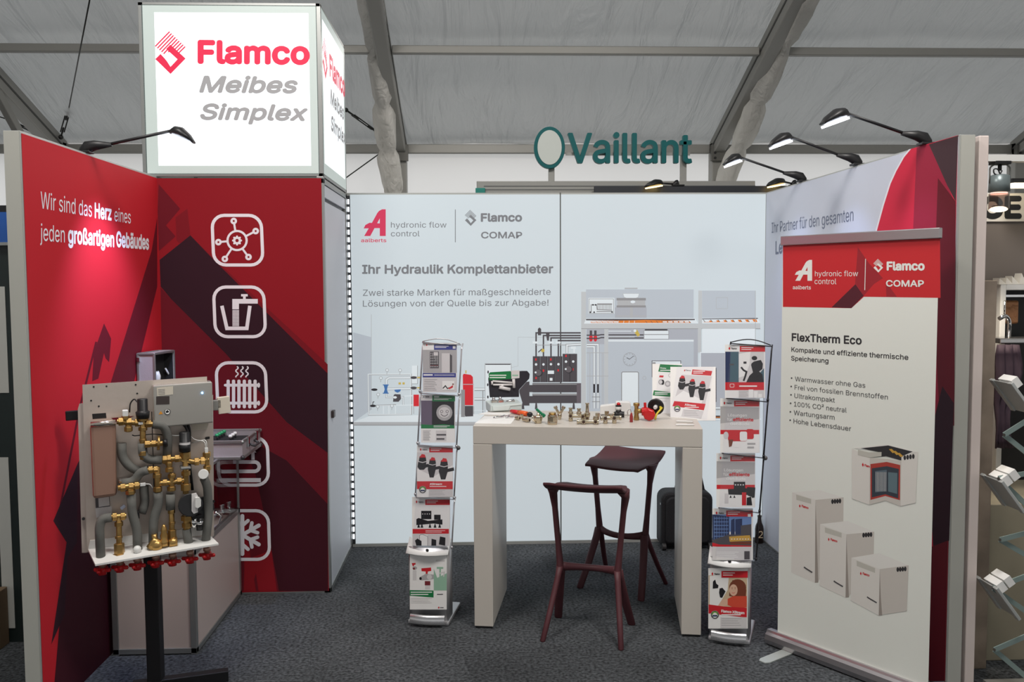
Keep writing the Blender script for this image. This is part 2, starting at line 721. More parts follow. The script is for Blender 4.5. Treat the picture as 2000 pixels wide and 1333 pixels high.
MB().grid(cloth_rows(), ROOFM).build('ceiling', kind='structure')
for nm, yy in (('wall_rear', TY + 0.1), ('wall_front', 2 * RIDGE - TY - 0.1)):
    MB().grid([[(-12 + i * 0.5, yy + 0.015 * math.sin(i * 1.7 + j), j * (EAVE + 0.08) / 6) for i in range(53)] for j in range(7)], WALLM).build(nm, kind='structure')
for nm, xx in (('wall_west', -11.95), ('wall_east', 13.95)):
    MB().prism([(xx, TY + .1, 0), (xx, TY + .1, EAVE), (xx, RIDGE, roofz(RIDGE) - .03), (xx, 2 * RIDGE - TY - .1, EAVE), (xx, 2 * RIDGE - TY - .1, 0)], (0.01, 0, 0), WALLM).build(nm, kind='structure')

RX = [at(118, 272, y=TY).x, at(783, 276, y=TY).x, at(1398, 281, y=TY).x, at(1985, 290, y=TY).x]
for i, x in enumerate(RX):
    where = ['behind the red wall at the left', 'between the lit sign cube and the teal oval', 'above the white wall lamps', 'over the neighbouring stand at the right edge'][i]
    t = thing('tent_rafter', 'grey aluminium tent frame beam sloping up ' + where, 'beam', (x, TY, 0), 'sloping tent frame beams')
    y1 = -6.3
    m = MB()
    m.bar((x, TY, roofz(TY) - 0.12), (x, y1, roofz(y1) - 0.12), 0.13, 0.2, FR)
    m.build('beam', t, bevel=0.012)
    m = MB()
    for sx in (-0.067, 0.067):
        m.bar((x + sx, TY, roofz(TY) - 0.12), (x + sx, y1, roofz(y1) - 0.12), 0.008, 0.02, mat('frame_groove', (70, 70, 68), 0.6))
    m.build('keder_track', t)
    MB().box((x - 0.065, TY - 0.1, 0), (x + 0.065, TY + 0.08, EAVE + 0.02), FR).build('post', t, bevel=0.01)
    m = MB()
    m.box((x - 0.09, TY - 0.16, EAVE - 0.2), (x + 0.09, TY - 0.1, EAVE - 0.02), mat('zinc_bracket', (105, 104, 100), 0.5, 0.6))
    for k in range(3):
        m.cyl((x - 0.05, TY - 0.18, EAVE - 0.17 + k * 0.06), (x - 0.05, TY - 0.15, EAVE - 0.17 + k * 0.06), 0.014, BLACK, n=6)
    m.build('corner_bracket', t)

# purlins: straight bars between the beams
ev = [(-11.5, RX[0]), (RX[0], RX[1]), (RX[1], RX[2]), (RX[2], RX[3])]
for row, (yy, hh, wd, nm) in enumerate(((TY, 0.10, 0.08, 'along the top of the tent wall'), (TY - 1.78, 0.075, 0.07, 'half way up the tent roof'))):
    for i, (a, b) in enumerate(ev):
        wh = ['at the far left', 'behind the lit sign cube', 'in the middle bay', 'in the bay at the right'][i]
        z = roofz(yy) - 0.11
        o = MB().box((a + 0.075, yy - wd / 2, z - hh / 2), (b - 0.075, yy + wd / 2, z + hh / 2), FR).build('tent_purlin', bevel=0.008)
        tag(o, 'grey tent bar %s %s' % (nm, wh), 'bar', 'horizontal tent frame bars')

# gathered curtains tied along two beams
CURT = tent_cloth('gathered_curtain_cloth', (244, 242, 237), 0.5, 0.9, (9, 9, 1.2), 1.4, 0.05)


def curtain(pts, label, seed):
    rnd = random.Random(seed)
    P3 = [at(u, v, y=y) for u, v, y in pts]
    q = []
    for i in range(len(P3) - 1):
        for k in range(7):
            q.append(P3[i].lerp(P3[i + 1], k / 7))
    q.append(P3[-1])
    cs, n = [], 16
    m = MB()
    vs_, fs = [], []
    ph = [rnd.uniform(0, 6) for _ in range(4)]
    for j, p in enumerate(q):
        d = (q[min(j + 1, len(q) - 1)] - q[max(j - 1, 0)]).normalized()
        x, y, _ = frame_of(d)
        tie = 0.72 if j % 7 == 0 else 1.0
        for i in range(n):
            a = 2 * PI * i / n
            r = 0.105 * tie * (1 + 0.16 * math.sin(3 * a + ph[0] + j * 0.35) + 0.10 * math.sin(7 * a + ph[1] - j * 0.5) + 0.05 * rnd.uniform(-1, 1))
            vs_.append(p + x * (r * math.cos(a)) + y * (r * math.sin(a)))
    for j in range(len(q) - 1):
        fs += [(j * n + i, j * n + (i + 1) % n, (j + 1) * n + (i + 1) % n, (j + 1) * n + i) for i in range(n)]
    m.add(vs_, fs, CURT, True)
    tag(m.build('gathered_curtain'), label, 'curtain')


curtain([(722, -40, 1.35), (736, 92, 2.2), (748, 200, 2.9), (758, 290, 3.4), (768, 380, 3.75), (772, 450, 3.8)], 'grey gathered tent curtain tied along the beam beside the lit sign cube', 3)
curtain([(1588, -30, 1.3), (1530, 85, 2.1), (1480, 195, 2.8), (1442, 290, 3.4), (1413, 372, 3.75), (1400, 440, 3.8)], 'grey gathered tent curtain tied along the beam above the wall lamps', 5)

# bracing wires with turnbuckles
WIRE = mat('wire_rope', (62, 62, 60), 0.5, 0.6)


def wire(pts, buckle, label, r=0.006):
    P3 = [at(u, v, y=y) for u, v, y in pts]
    t = thing('bracing_wire', label, 'wire', P3[-1])
    MB().tube(P3, r, WIRE, 6).build('rope', t)
    if buckle:
        a, b = [at(u, v, y=y) for u, v, y in buckle]
        m = MB()
        d = (b - a)
        x, y, _ = frame_of(d)
        for s_ in (-0.018, 0.018):
            m.cyl(a + d * 0.2 + x * s_, a + d * 0.8 + x * s_, 0.007, WIRE, n=6)
        m.cyl(a, a + d * 0.35, 0.010, WIRE, n=6)
        m.cyl(b, b - d * 0.35, 0.010, WIRE, n=6)
        m.ball(a, 0.025, WIRE, 8)
        m.ball(b, 0.028, WIRE, 8)
        m.build('turnbuckle', t)
    return t


wire([(178, -15, 0.6), (134, 215, 3.5)], [(134, 215, 3.5), (119, 268, 3.8)], 'dark steel bracing wire hanging down behind the red wall')
wire([(630, 172, 2.9), (676, 215, 3.3)], [(676, 215, 3.3), (741, 262, 3.85)], 'dark bracing wire with turnbuckle right of the lit sign cube')
wire([(600, 402, 4.06), (775, 276, 3.93)], None, 'thin black wire slanting across the tent wall beside the lit sign cube', 0.007)
wire([(-10, 225, 3.2), (22, 236, 3.3)], [(22, 236, 3.3), (84, 268, 3.75)], 'dark bracing wire with turnbuckle above the red wall corner')
o = MB().bar(at(-15, 165, y=2.6), at(38, 262, y=3.0), 0.07, 0.09, FR).build('tent_brace', bevel=0.01)
tag(o, 'short grey tent brace above the top corner of the red wall', 'brace')

# ------------------------------------------------------------------ walls of the stand
W0, WN, LX, TYF, ZW = 2.947, 2.9985, -0.966, -0.9506, 2.5
FRAME = mat('stand_frame', (176, 178, 174), 0.45, 0.35)
RED = mat('red_print', (192, 36, 46), 0.65, bump=0.04, bscale=400, spec=0.15)
RED_A = mat('red_print_deep', (142, 26, 36), 0.65, spec=0.15)
RED_B = mat('red_print_wine', (104, 24, 36), 0.65, spec=0.15)
RED_C = mat('red_print_plum', (64, 22, 32), 0.65, spec=0.15)
RED_D = mat('red_print_night', (52, 27, 37), 0.65, spec=0.15)
TXT_W = mat('white_print', (236, 234, 240), 0.65, spec=0.15)

# left wall
PL_L = Plane((LX, 0, 0), (0, 1, 0))
m = MB().box((LX - 0.07, -2.514, 0), (LX - 0.002, TYF + 0.02, ZW), FRAME)
wl = m.build('wall_left', kind='structure', bevel=0.002)
ROOTM[wl.name] = Matrix.Identity(4)
MB().slab(PL_L, -2.506, 0.008, TYF - 0.001, ZW - 0.010, -0.001, 0.0, RED).build('fabric_panel', wl)
MB().box((LX - 0.068, -2.517, 0), (LX - 0.006, -2.5145, ZW - 0.003), GREYPANEL).build('end_profile', wl)
A = Art(PL_L, PL_L.st)
A.poly(RED_B, (296, 490), (307, 425), (307, 560), (262, 745), (255, 785), (200, 800))
A.poly(RED_B, (183, 690), (203, 632), (217, 662), (213, 708), (206, 700), (203, 690), (192, 740), (180, 745))
A.line(RED_B, 4, (188, 668), (155, 800), (118, 990))
A.poly(RED_C, (152, 905), (210, 800), (260, 745), (240, 900), (215, 1120), (150, 1310), (128, 1360), (104, 1360), (130, 1060), (104, 1018))
A.poly(RED_D, (104, 1018), (152, 905), (150, 1060), (132, 1090), (126, 1200), (100, 1260), (130, 1060))
A.poly(RED_C, (217, 1095), (222, 1290), (160, 1380), (120, 1360), (150, 1280))
A.build('printed_shapes', wl)
A = Art(PL_L, PL_L.st, 0.0010)
A.text(TXT_W, 'Wir sind das', (79, 407), (179, 424), 374)
A.text(TXT_W, 'Herz', (185, 425), (217, 430), 397, bold=0.055)
A.text(TXT_W, 'eines', (223, 432), (255, 437), 405.5)
A.text(TXT_W, 'jeden', (78, 470), (126, 474), 437)
A.text(TXT_W, 'großartigen', (133, 474), (222, 482), 443, bold=0.055)
A.text(TXT_W, 'Gebäudes', (227, 481.5), (290, 487), 453, bold=0.055)
A.build('lettering', wl)

# tower with red front
PL_T = Plane((0, TYF, 0), (1, 0, 0))
tw = thing('storage_tower', 'tall storage tower with red printed front, white icons and pale side door', 'tower', (-0.5, -0.5, 0))
m = MB()
for (x, y) in ((-0.04, TYF), (-0.04, -0.045), (-1.03, TYF), (-1.03, -0.045)):
    m.box((x, y, 0), (x + 0.04, y + 0.04, ZW), ALU)
for z in (0, ZW - 0.04):
    m.box((-1.03, TYF, z), (0, TYF + 0.04, z + 0.03), ALU)
    m.box((-0.04, TYF, z), (0, -0.005, z + 0.03), ALU)
    m.box((-1.03, TYF, z), (-0.99, -0.005, z + 0.03), ALU)
m.build('frame', tw, bevel=0.002)
PX_R = PL_T.st(630, 700)[0]
fp = MB().slab(PL_T, LX + 0.0, 0.012, -0.012, ZW - 0.010, -0.002, 0.001, RED_A).build('front_panel', tw)
MB().box((-1.03, -0.012, 0), (-0.005, -0.004, ZW), WHITE).build('back_panel', tw)
PALE = mat('pale_panel', (205, 208, 214), 0.5)
dp = MB().box((-0.02, TYF + 0.045, 0.02), (-0.006, -0.05, 2.36), PALE).build('door', tw, bevel=0.002)
m = MB().box((-0.02, TYF + 0.045, 2.385), (-0.006, -0.05, ZW - 0.045), PALE)
m.build('fascia', tw)
MB().box((-0.024, TYF + 0.045, 2.36), (-0.02, -0.05, 2.385), BLACK).build('shadow_gap', tw)
q = at(651, 808, x=0.0)
MB().box((-0.006, q.y - 0.05, q.z - 0.022), (0.012, q.y + 0.012, q.z + 0.022), mat('door_latch_plastic', (62, 52, 50), 0.4)).build('door_latch', dp, bevel=0.003)
A = Art(PL_T, PL_T.st, 0.0015)
A.poly(RED_B, (308, 422), (343, 462), (309, 492))
A.poly(RED_B, (310, 360), (352, 408), (318, 448), (308, 420))
A.poly(mat('red_print_dark', (122, 25, 35), 0.65, spec=0.15), (366, 408), (372, 460), (412, 500), (640, 712), (640, 760), (460, 590), (345, 470), (343, 425))
A.poly(RED_D, (312, 508), (372, 460), (410, 500), (500, 590), (640, 730), (640, 885), (560, 825), (440, 690), (335, 585), (314, 560))
A.poly(RED_B, (314, 562), (335, 585), (440, 690), (560, 825), (640, 885), (640, 1155), (500, 1155), (460, 900), (320, 900))
A.poly(RED_C, (470, 850), (560, 900), (640, 985), (641, 1155), (545, 1155), (528, 1060), (500, 930))
A.poly(RED_B, (420, 900), (475, 960), (478, 1155), (440, 1155))
A.poly(RED_A, (478, 1095), (530, 1075), (541, 1155), (505, 1155), (500, 1120), (490, 1155), (476, 1155))
A.build('printed_shapes', tw)


def icon(n, x0, y0, x1, y1, sk, draw):
    A = Art(PL_T, PL_T.st, 0.0024)
    A.rrect(TXT_W, x0 + 3, y0 + 3, x1 - 3 - sk, y1 - 3, 24, 6.2, skew=sk)
    draw(A, TXT_W)
    A.build('icon', tw, label='white printed %s icon in a rounded square' % n)


def i_net(A, w):
    A.off(400, 400, 9.52)
    A.ring(w, 602, 668, 178, 40)
    for x, y, tx, ty in ((540, 305, 570, 490), (948, 492, 770, 585), (255, 698, 420, 682), (375, 1010, 500, 820), (815, 975, 705, 825)):
        A.ring(w, x, y, 40, 42)
        d = V((tx - x, ty - y, 0)).normalized() * 50
        A.line(w, 38, (x + d.x, y + d.y), (tx, ty))
    A.ring(w, 602, 668, 52, 42)
    for k in range(8):
        a = 2 * PI * k / 8
        A.dot(w, 602 + 74 * math.cos(a), 668 + 74 * math.sin(a), 20, n=10)


def i_tap(A, w):
    A.off(0, 433, 2.855)
    A.rect(w, 1296, 432, 1438, 458)
    A.rect(w, 1296, 432, 1333, 490)
    A.rect(w, 1345, 405, 1382, 418)
    A.rect(w, 1356, 415, 1371, 434)
    for i in range(9):
        A.rect(w, 1297 + i * 4.2, 494, 1299 + i * 4.2, 584)
    for j in range(12):
        A.rect(w, 1297, 494 + j * 7.8, 1334, 497 + j * 7.8)
    A.line(w, 20, (1238, 470), (1266, 596), (1377, 596), (1394, 470))


def i_rad(A, w):
    A.off(0, 433, 2.855)
    for k in range(6):
        A.rrect(w, 1264 + k * 30, 882, 1282 + k * 30, 1042, 8)
    for y in (905, 1005):
        A.rect(w, 1258, y, 1440, y + 16)
        A.dot(w, 1256, y + 8, 7)
        A.dot(w, 1443, y + 8, 8, 14)
    for k in range(3):
        x = 1322 + k * 28
        A.line(w, 7, *[(x + 7 * math.sin(j * 1.05), 808 + j * 5.6) for j in range(12)])


def i_floor(A, w):
    A.off(0, 866, 2.855)
    A.rect(w, 1230, 195, 1455, 218)
    pts = [(1235, 158)] + [(1420 + 26 * math.sin(a), 131 + 26 * -math.cos(a) * -1) for a in [0 + PI * j / 10 for j in range(11)]][::1] + [(1300, 105)]
    A.line(w, 20, *pts)
    A.rect(w, 1402, 48, 1420, 92)
    A.poly(w, (1392, 52), (1411, 30), (1430, 52))


def i_snow(A, w):
    A.off(0, 866, 2.855)
    cx, cy = 1352, 512
    for k in range(6):
        a = PI / 2 + k * PI / 3
        dx, dy = math.cos(a), math.sin(a)
        A.line(w, 22, (cx, cy), (cx + 106 * dx, cy + 106 * dy))
        A.dot(w, cx + 106 * dx, cy + 106 * dy, 11)
        for r, L in ((52, 42),):
            for s_ in (-1, 1):
                b = a + s_ * 0.85
                A.line(w, 20, (cx + r * dx, cy + r * dy), (cx + r * dx + L * math.cos(b), cy + r * dy + L * math.sin(b)))
                A.dot(w, cx + r * dx + L * math.cos(b), cy + r * dy + L * math.sin(b), 10)


icon('network', 411, 418, 517, 521, 4, i_net)
icon('tap and glass', 414, 558, 522, 661, 4, i_tap)
icon('radiator', 419, 706, 525, 808, 4, i_rad)
icon('floor heating', 422, 852, 528, 951, 3, i_floor)
icon('snowflake', 424, 995, 530, 1096, 3, i_snow)

# lit cube sign on the tower
HT = 3.498
sg = thing('illuminated_sign', 'glowing white cube sign on top of the red tower', 'sign', (-0.5, -0.5, ZW))
m = MB()
X0 = -1.045
for x in (X0, -0.028):
    for y in (TYF, -0.03):
        m.box((x, y, ZW), (x + 0.028, y + 0.028, HT), ALU)
for z in (ZW, HT - 0.02):
    for y in (TYF, -0.03):
        m.box((X0, y, z), (0, y + 0.028, z + 0.02), ALU)
    for x in (X0, -0.028):
        m.box((x, TYF, z), (x + 0.028, 0, z + 0.02), ALU)
m.build('frame', sg, bevel=0.002)
MARGIN = mat('sign_film_margin', (176, 186, 182), 0.4, emit=0.40, emit_rgb=(190, 204, 200))
GLOW = mat('sign_film_lit', (235, 240, 242), 0.4, emit=0.92, emit_rgb=(244, 252, 255))
S_RED = mat('sign_red_film', (200, 26, 62), 0.5, emit=0.42, emit_rgb=(225, 28, 80))
S_GREY = mat('sign_grey_film', (150, 150, 152), 0.5, emit=0.25, emit_rgb=(160, 160, 162))
PL_S2 = Plane((0, 0, 0), (0, 1, 0))
f = MB().slab(PL_T, X0 + 0.02, ZW + 0.014, -0.022, HT - 0.014, -0.006, 0.0, MARGIN).build('front_film', sg)
a0, b0 = PL_T.st(310, 324)
a1, b1 = PL_T.st(602, 26)
MB().slab(PL_T, a0, b0, a1, b1, 0.0, 0.0006, GLOW).build('lit_field', sg)
MB().slab(PL_S2, TYF + 0.02, ZW + 0.014, -0.02, HT - 0.014, -0.006, 0.0, MARGIN).build('side_film', sg)
MB().slab(PL_S2, TYF + 0.06, ZW + 0.085, -0.07, HT - 0.075, 0.0, 0.0006, GLOW).build('lit_field', sg)
MB().box((X0 + 0.01, TYF + 0.01, HT - 0.012), (-0.01, -0.01, HT - 0.006), WHITE).build('top_panel', sg)
MB().box((X0 + 0.004, TYF + 0.01, ZW), (X0 + 0.01, -0.01, HT - 0.01), WHITE).build('far_side_panel', sg)
MB().box((X0 + 0.01, -0.012, ZW), (-0.01, -0.006, HT - 0.01), WHITE).build('back_panel', sg)
A = Art(PL_T, PL_T.st, 0.0014)
flamco_mark(A, S_RED, 303.5, 62, 1 / 2.855)
A.text(S_RED, 'Flamco', (389, 122), (602, 124), 81, bold=0.075)
A.text(S_GREY, 'Meibes', (391, 179.5), (580, 181), 150, bold=0.07, shear=0.22)
A.text(S_GREY, 'Simplex', (393, 232.5), (600, 235), 204, bold=0.07, shear=0.22)
A.build('lettering', sg)
a = lambda t, z: (t, z)
A = Art(PL_S2, PL_S2.st, 0.0014)
s_of = lambda x: TYF + 0.045 + (x - 303) / 300 * 0.885
z_of = lambda y: HT - (y - 8) / 334 * 0.998 - 0.0
A.fn = lambda x, y: (s_of(x), z_of(y))
flamco_mark(A, S_RED, 303.5, 62, 1 / 2.855)
A.text(S_RED, 'Flamco', (389, 123), (602, 123), 81, bold=0.075)
A.text(S_GREY, 'Meibes', (391, 180), (580, 180), 150, bold=0.07, shear=0.22)
A.text(S_GREY, 'Simplex', (393, 233), (600, 233), 204, bold=0.07, shear=0.22)
A.build('lettering', sg)

# back wall: two backlit panels
PL_B = Plane((0, 0, 0), (1, 0, 0))


def lit(name, rgb, e=0.58):
    return mat('backlit_' + name, tuple(c * 0.72 for c in rgb), 0.6, emit=e, emit_rgb=rgb, spec=0.1)


B_WHITE = lit('white', (203, 213, 218), 0.66)
m = MB()
m.box((-0.02, 0.004, 0.0), (W0 + 0.02, 0.09, ZW), FRAME)
wb = m.build('wall_back', kind='structure')
ROOTM[wb.name] = Matrix.Identity(4)
xs = PL_B.st(1095, 700)[0]
MB().slab(PL_B, 0.022, 0.022, xs - 0.004, ZW - 0.012, -0.004, 0.0, B_WHITE).build('lit_panel', wb)
MB().slab(PL_B, xs + 0.004, 0.022, W0 - 0.002, ZW - 0.012, -0.004, 0.0, B_WHITE).build('lit_panel', wb)
MB().slab(PL_B, xs - 0.004, 0.0, xs + 0.004, ZW, -0.004, 0.001, mat('seam_profile', (92, 94, 92), 0.5, 0.4)).build('seam_profile', wb)
MB().slab(PL_B, 0.0, 0.0, W0, 0.02, -0.004, 0.004, FRAME).build('bottom_profile', wb)
m = MB()
for k in range(46):
    z = 0.06 + k * 0.0525
    m.cyl((0.010, -0.006, z), (0.010, -0.006, z + 0.032), 0.006, LED, n=8)
m.build('light_strip', wb)
MB().box((0.0005, -0.004, 0.02), (0.02, 0.002, ZW - 0.02), mat('strip_channel', (70, 72, 74), 0.5, 0.5)).build('light_strip_channel', wb)

G1 = lit('grey_text', (128, 130, 134))
G2 = lit('mid_grey', (150, 150, 152))
G3 = lit('light_grey', (182, 184, 186))
G4 = lit('dark_grey', (84, 80, 84))
G5 = lit('charcoal', (58, 56, 60))
LW = lit('bright', (226, 234, 238), 0.6)
PINK = lit('pink_red', (216, 66, 98))
RDD = lit('red', (214, 54, 62))
ORG = lit('orange', (226, 132, 62))
BLU = lit('blue', (74, 118, 176))
YEL = lit('yellow', (205, 180, 90))
A = Art(PL_B, PL_B.st, 0.0006)
A.off(650, 380, 2.854)
aalberts_mark(A, PINK, 172, 83, 1.0)
A.text(PINK, 'aalberts', (158, 266), (298, 266), 246, bold=0.02)
A.text(G1, 'hydronic flow', (324, 185), (634, 185), 154)
A.text(G1, 'control', (324, 234), (484, 234), 203)
A.rect(G1, 681, 84, 685, 267)
flamco_mark(A, G1, 737, 87, 0.375)
A.text(G1, 'Flamco', (828, 150), (1052, 149), 108, bold=0.075)
A.text(G1, 'COMAP', (828, 244), (1054, 244), 210, bold=0.045)
A.text(G1, 'Ihr Hydraulik Komplettanbieter', (166, 441), (1226, 438), 395, bold=0.055)
A.text(G1, 'Zwei starke Marken für maßgeschneiderte', (168, 566), (1214, 560), 531)
A.text(G1, 'Lösungen von der Quelle bis zur Abgabe!', (168, 626), (1202, 620), 592)
A.build('lettering', wb)

# printed cut-away house on the back wall
A = Art(PL_B, PL_B.st, 0.0006)
SH = lit('wall_shade', (190, 198, 206))
SH2 = lit('wall_shade_deep', (178, 182, 190))
A.off(690, 690, 7.41)
A.poly(SH, (0, -300), (260, -230), (260, 820), (0, 1000))
A.rect(G3, 258, -560, 264, 820)
A.poly(LW, (0, 1000), (230, 915), (2000, 880), (3050, 880), (3050, 985), (0, 1000))
A.rect(G3, 0, 1000, 3050, 1044)
A.rect(G2, 0, 1040, 3050, 1050)
# pipe rig on a white frame
A.line(G3, 22, (215, 310), (840, 310), (840, 885), (225, 895), (215, 310))
A.line(LW, 12, (215, 305), (830, 305), (830, 885), (225, 890), (215, 305))
A.rect(LW, 848, 182, 925, 445)
A.line(G2, 6, (848, 445), (930, 445), (930, 182))
A.line(G2, 34, (478, 450), (480, 385), (520, 358), (985, 355))
A.line(LW, 24, (478, 450), (480, 385), (520, 358), (985, 355))
A.line(G2, 34, (500, 520), (985, 510))
A.line(LW, 24, (500, 520), (985, 510))
A.line(G2, 24, (478, 590), (480, 640), (580, 640), (720, 640), (725, 760))
A.line(LW, 15, (478, 590), (480, 640), (580, 640), (720, 640), (725, 760))
A.line(G2, 20, (240, 765), (620, 752))
A.line(LW, 12, (240, 765), (870, 752))
A.line(LW, 14, (740, 625), (860, 618))
for x, y in ((490, 248), (400, 362), (360, 600), (355, 775), (678, 250), (560, 765)):
    A.dot(G2, x, y, 24)
    A.dot(LW, x, y, 19)
    A.line(G2, 5, (x, y + 20), (x - 4, y + 60))
A.poly(BLU, (440, 460), (505, 460), (488, 525), (505, 585), (438, 585), (455, 525))
A.rect(BLU, 428, 455, 512, 468)
A.rect(BLU, 428, 575, 512, 588)
A.poly(BLU, (595, 530), (690, 525), (680, 555), (640, 575), (600, 555))
A.poly(G4, (585, 610), (600, 595), (685, 598), (690, 665), (655, 705), (575, 705))
A.dot(LW, 605, 642, 26, 18)
for y in (356, 505):
    A.dot(G4, 875, y, 46, 20)
    A.rect(YEL, 925, y - 10, 985, y + 8)
A.dot(G5, 305, 530, 46, 18)
A.dot(G5, 285, 765, 44, 18)
A.line(G5, 10, (280, 765), (285, 710), (305, 705))
A.rect(YEL, 655, 425, 690, 455)
A.rect(YEL, 712, 425, 745, 455)
A.rect(RDD, 872, 602, 950, 770)
for x in (510, 605, 430):
    A.rect(LW, x, 770, x + 12, 880)
for x in (870, 1740):
    A.rect(G3, x, 770, x + 10, 880)
# red vessel and pipes beside it
A.poly(RDD, (1585, 320), (1600, 300), (1700, 315), (1730, 345), (1735, 455), (1735, 755), (1590, 755))
A.rect(G3, 1590, 448, 1745, 458)
A.rect(YEL, 1622, 250, 1638, 295)
A.poly(G4, (1590, 765), (1735, 765), (1735, 915), (1620, 920))
A.rect(G2, 1560, 530, 1615, 925)
for y in (525, 665):
    A.rect(G2, 1755, y - 20, 1910, y + 22)
    A.rect(LW, 1755, y - 15, 1910, y + 12)
A.rect(G2, 1870, 540, 1882, 860)
A.rect(LW, 1745, 830, 1910, 838)
# white wall unit left of the manifold
A.off(930, 700, 9.52)
A.poly(LW, (165, 100), (650, 100), (650, 1010), (165, 1010))
A.line(G2, 8, (165, 1010), (165, 100), (652, 100), (652, 330))
A.rect(G5, 172, 108, 640, 124)
for x, y in ((222, 258), (215, 495), (218, 722), (222, 955)):
    A.dot(G5, x, y, 14, 28)
# heating manifold block
A.off(920, 690, 8.333)
A.line(G3, 4, (650, 235), (765, 210), (765, -260), (900, -260), (2200, -250))
A.rect(G4, 1000, 490, 1790, 640)
A.rect(G4, 1000, 660, 1790, 815)
A.rect(G2, 1005, 500, 1720, 515)
A.rect(G2, 1005, 662, 1720, 690)
A.poly(G4, (785, 600), (900, 470), (950, 462), (950, 520), (1000, 520), (1000, 635), (950, 635), (950, 700), (1000, 700), (1000, 815), (950, 815), (950, 855), (850, 855), (785, 640))
A.rect(lit('manifold_edge', (108, 100, 106)), 1720, 490, 1790, 815)
for k in range(4):
    A.rect(G4, 1005 + k * 120, 52, 1112 + k * 122, 475)
    A.rect(G5, 1110 + k * 121, 52, 1122 + k * 121, 475)
A.rect(G4, 1490, 12, 1605, 470)
A.rect(G4, 1612, 12, 1725, 470)
A.rect(G5, 1603, 12, 1614, 470)
for x, y in ((1058, 185), (1178, 185), (1300, 182), (1422, 182), (1545, 140), (1662, 138)):
    A.dot(LW, x, y, 20)
for x, y in ((1055, 108), (1298, 108), (1545, 50), (1178, 290), (1418, 285), (1655, 270), (1058, 410)):
    A.rect(RDD, x - 12, y - 22, x + 12, y + 14)
for x, y in ((1095, 320), (1585, 265)):
    A.dot(G5, x + 8, y + 5, 62, 60)
    A.dot(lit('knob', (104, 98, 102)), x, y, 52)
    A.dot(LW, x - 45, y - 5, 16)
A.rect(LW, 1248, 285, 1350, 340)
A.rect(LW, 1280, 405, 1325, 450)
for x in (1060, 1670, 845):
    A.poly(G4, (x - 12, 815), (x + 12, 815), (x + 22, 912), (x - 22, 912))
# pipes up from the manifold
A.off(650, 380, 2.854)
for k, (x, y) in enumerate(((1133, 772), (1174, 787), (1216, 800), (1257, 815))):
    A.line(G4, 8, (x, 905), (x, y), (1382, y))
    A.line(G3, 4, (x, 840), (1380, 838))
for x in (1128, 1256, 1216):
    A.rect(LW, x - 14, 820, x + 14, 832)
A.poly(G4, (1143, 750), (1152, 742), (1161, 750), (1161, 785), (1143, 785))
A.poly(G4, (1187, 770), (1208, 770), (1204, 815), (1194, 815))
A.dot(YEL, 1170, 870, 10)
A.line(G4, 5, (1145, 880), (1165, 862))
A.line(G2, 14, (1305, 885), (1305, 840), (1382, 836))
A.line(LW, 8, (1305, 885), (1305, 840), (1382, 836))
A.rect(LW, 1326, 848, 1354, 862)
for x in (1305, 1345):
    A.line(LW, 9, (x, 885), (x, 850))
# house: concrete posts, floors, rooms
A.off(1130, 540, 4.3)
CON = lit('concrete', (196, 200, 202))
A.rect(CON, 22, 130, 62, 1330)
A.rect(CON, 22, 398, 1525, 440)
A.rect(G2, 22, 438, 1525, 443)
A.rect(SH, 62, 110, 965, 350)
A.rect(CON, 1005, 120, 1035, 440)
A.rect(SH, 1036, 120, 1485, 350)
A.poly(LW, (62, 355), (975, 352), (1005, 395), (45, 398))
A.poly(LW, (1036, 352), (1505, 350), (1525, 392), (1036, 395))
A.poly(G4, (62, 358), (975, 358), (975, 368), (560, 374), (62, 370))
A.poly(ORG, (98, 392), (104, 376), (440, 370), (560, 366), (700, 370), (930, 376), (945, 392))
for k in range(9):
    A.line(LW, 4, (110 + k * 45, 374), (100 + k * 46, 394))
    A.line(G4, 3, (560 + k * 45, 374), (575 + k * 46, 392))
for k in range(5):
    A.rect(LW, 110 + k * 46, 378, 146 + k * 46, 388)
    A.rect(LW, 706 + k * 46, 378, 742 + k * 46, 388)
A.poly(G4, (1036, 356), (1505, 350), (1505, 358), (1036, 362))
A.poly(ORG, (1045, 386), (1100, 372), (1490, 360), (1500, 384))
for k in range(7):
    A.poly(LW, (1050 + k * 62, 366), (1085 + k * 62, 364), (1100 + k * 62, 382), (1062 + k * 62, 384))
    A.line(G4, 4, (1045 + k * 62, 364), (1062 + k * 62, 384))
A.rrect(G3, 1155, 178, 1250, 272, 3, 3)
# manifold cabinet and basin upstairs
A.rect(LW, 82, 182, 300, 315)
A.line(G2, 4, (88, 190), (292, 190), (292, 312), (88, 312), closed=True)
A.rect(G2, 155, 228, 280, 240)
for k in range(10):
    A.rect(G2, 158 + k * 12.5, 240, 163 + k * 12.5, 280)
A.line(G2, 7, (105, 305), (105, 240), (150, 240), (155, 280), (280, 285))
A.rect(G2, 150, 292, 280, 300)
for x, y in ((120, 240), (143, 240), (98, 302), (130, 302), (280, 300)):
    A.dot(G5, x, y, 7)
A.poly(LW, (372, 145), (508, 145), (500, 175), (480, 184), (400, 184), (380, 175))
A.line(G3, 3, (372, 145), (508, 145), (500, 175), (480, 184), (400, 184), (380, 175), closed=True)
A.rect(G3, 386, 96, 494, 106)
A.rect(G2, 318, 182, 564, 203)
A.rect(G2, 318, 245, 564, 262)
A.rect(G3, 325, 203, 558, 245)
A.rect(SH2, 305, 262, 570, 348)
A.rect(G3, 430, 262, 455, 348)
A.rect(G3, 318, 330, 568, 338)
A.dot(LW, 455, 215, 20, 12)
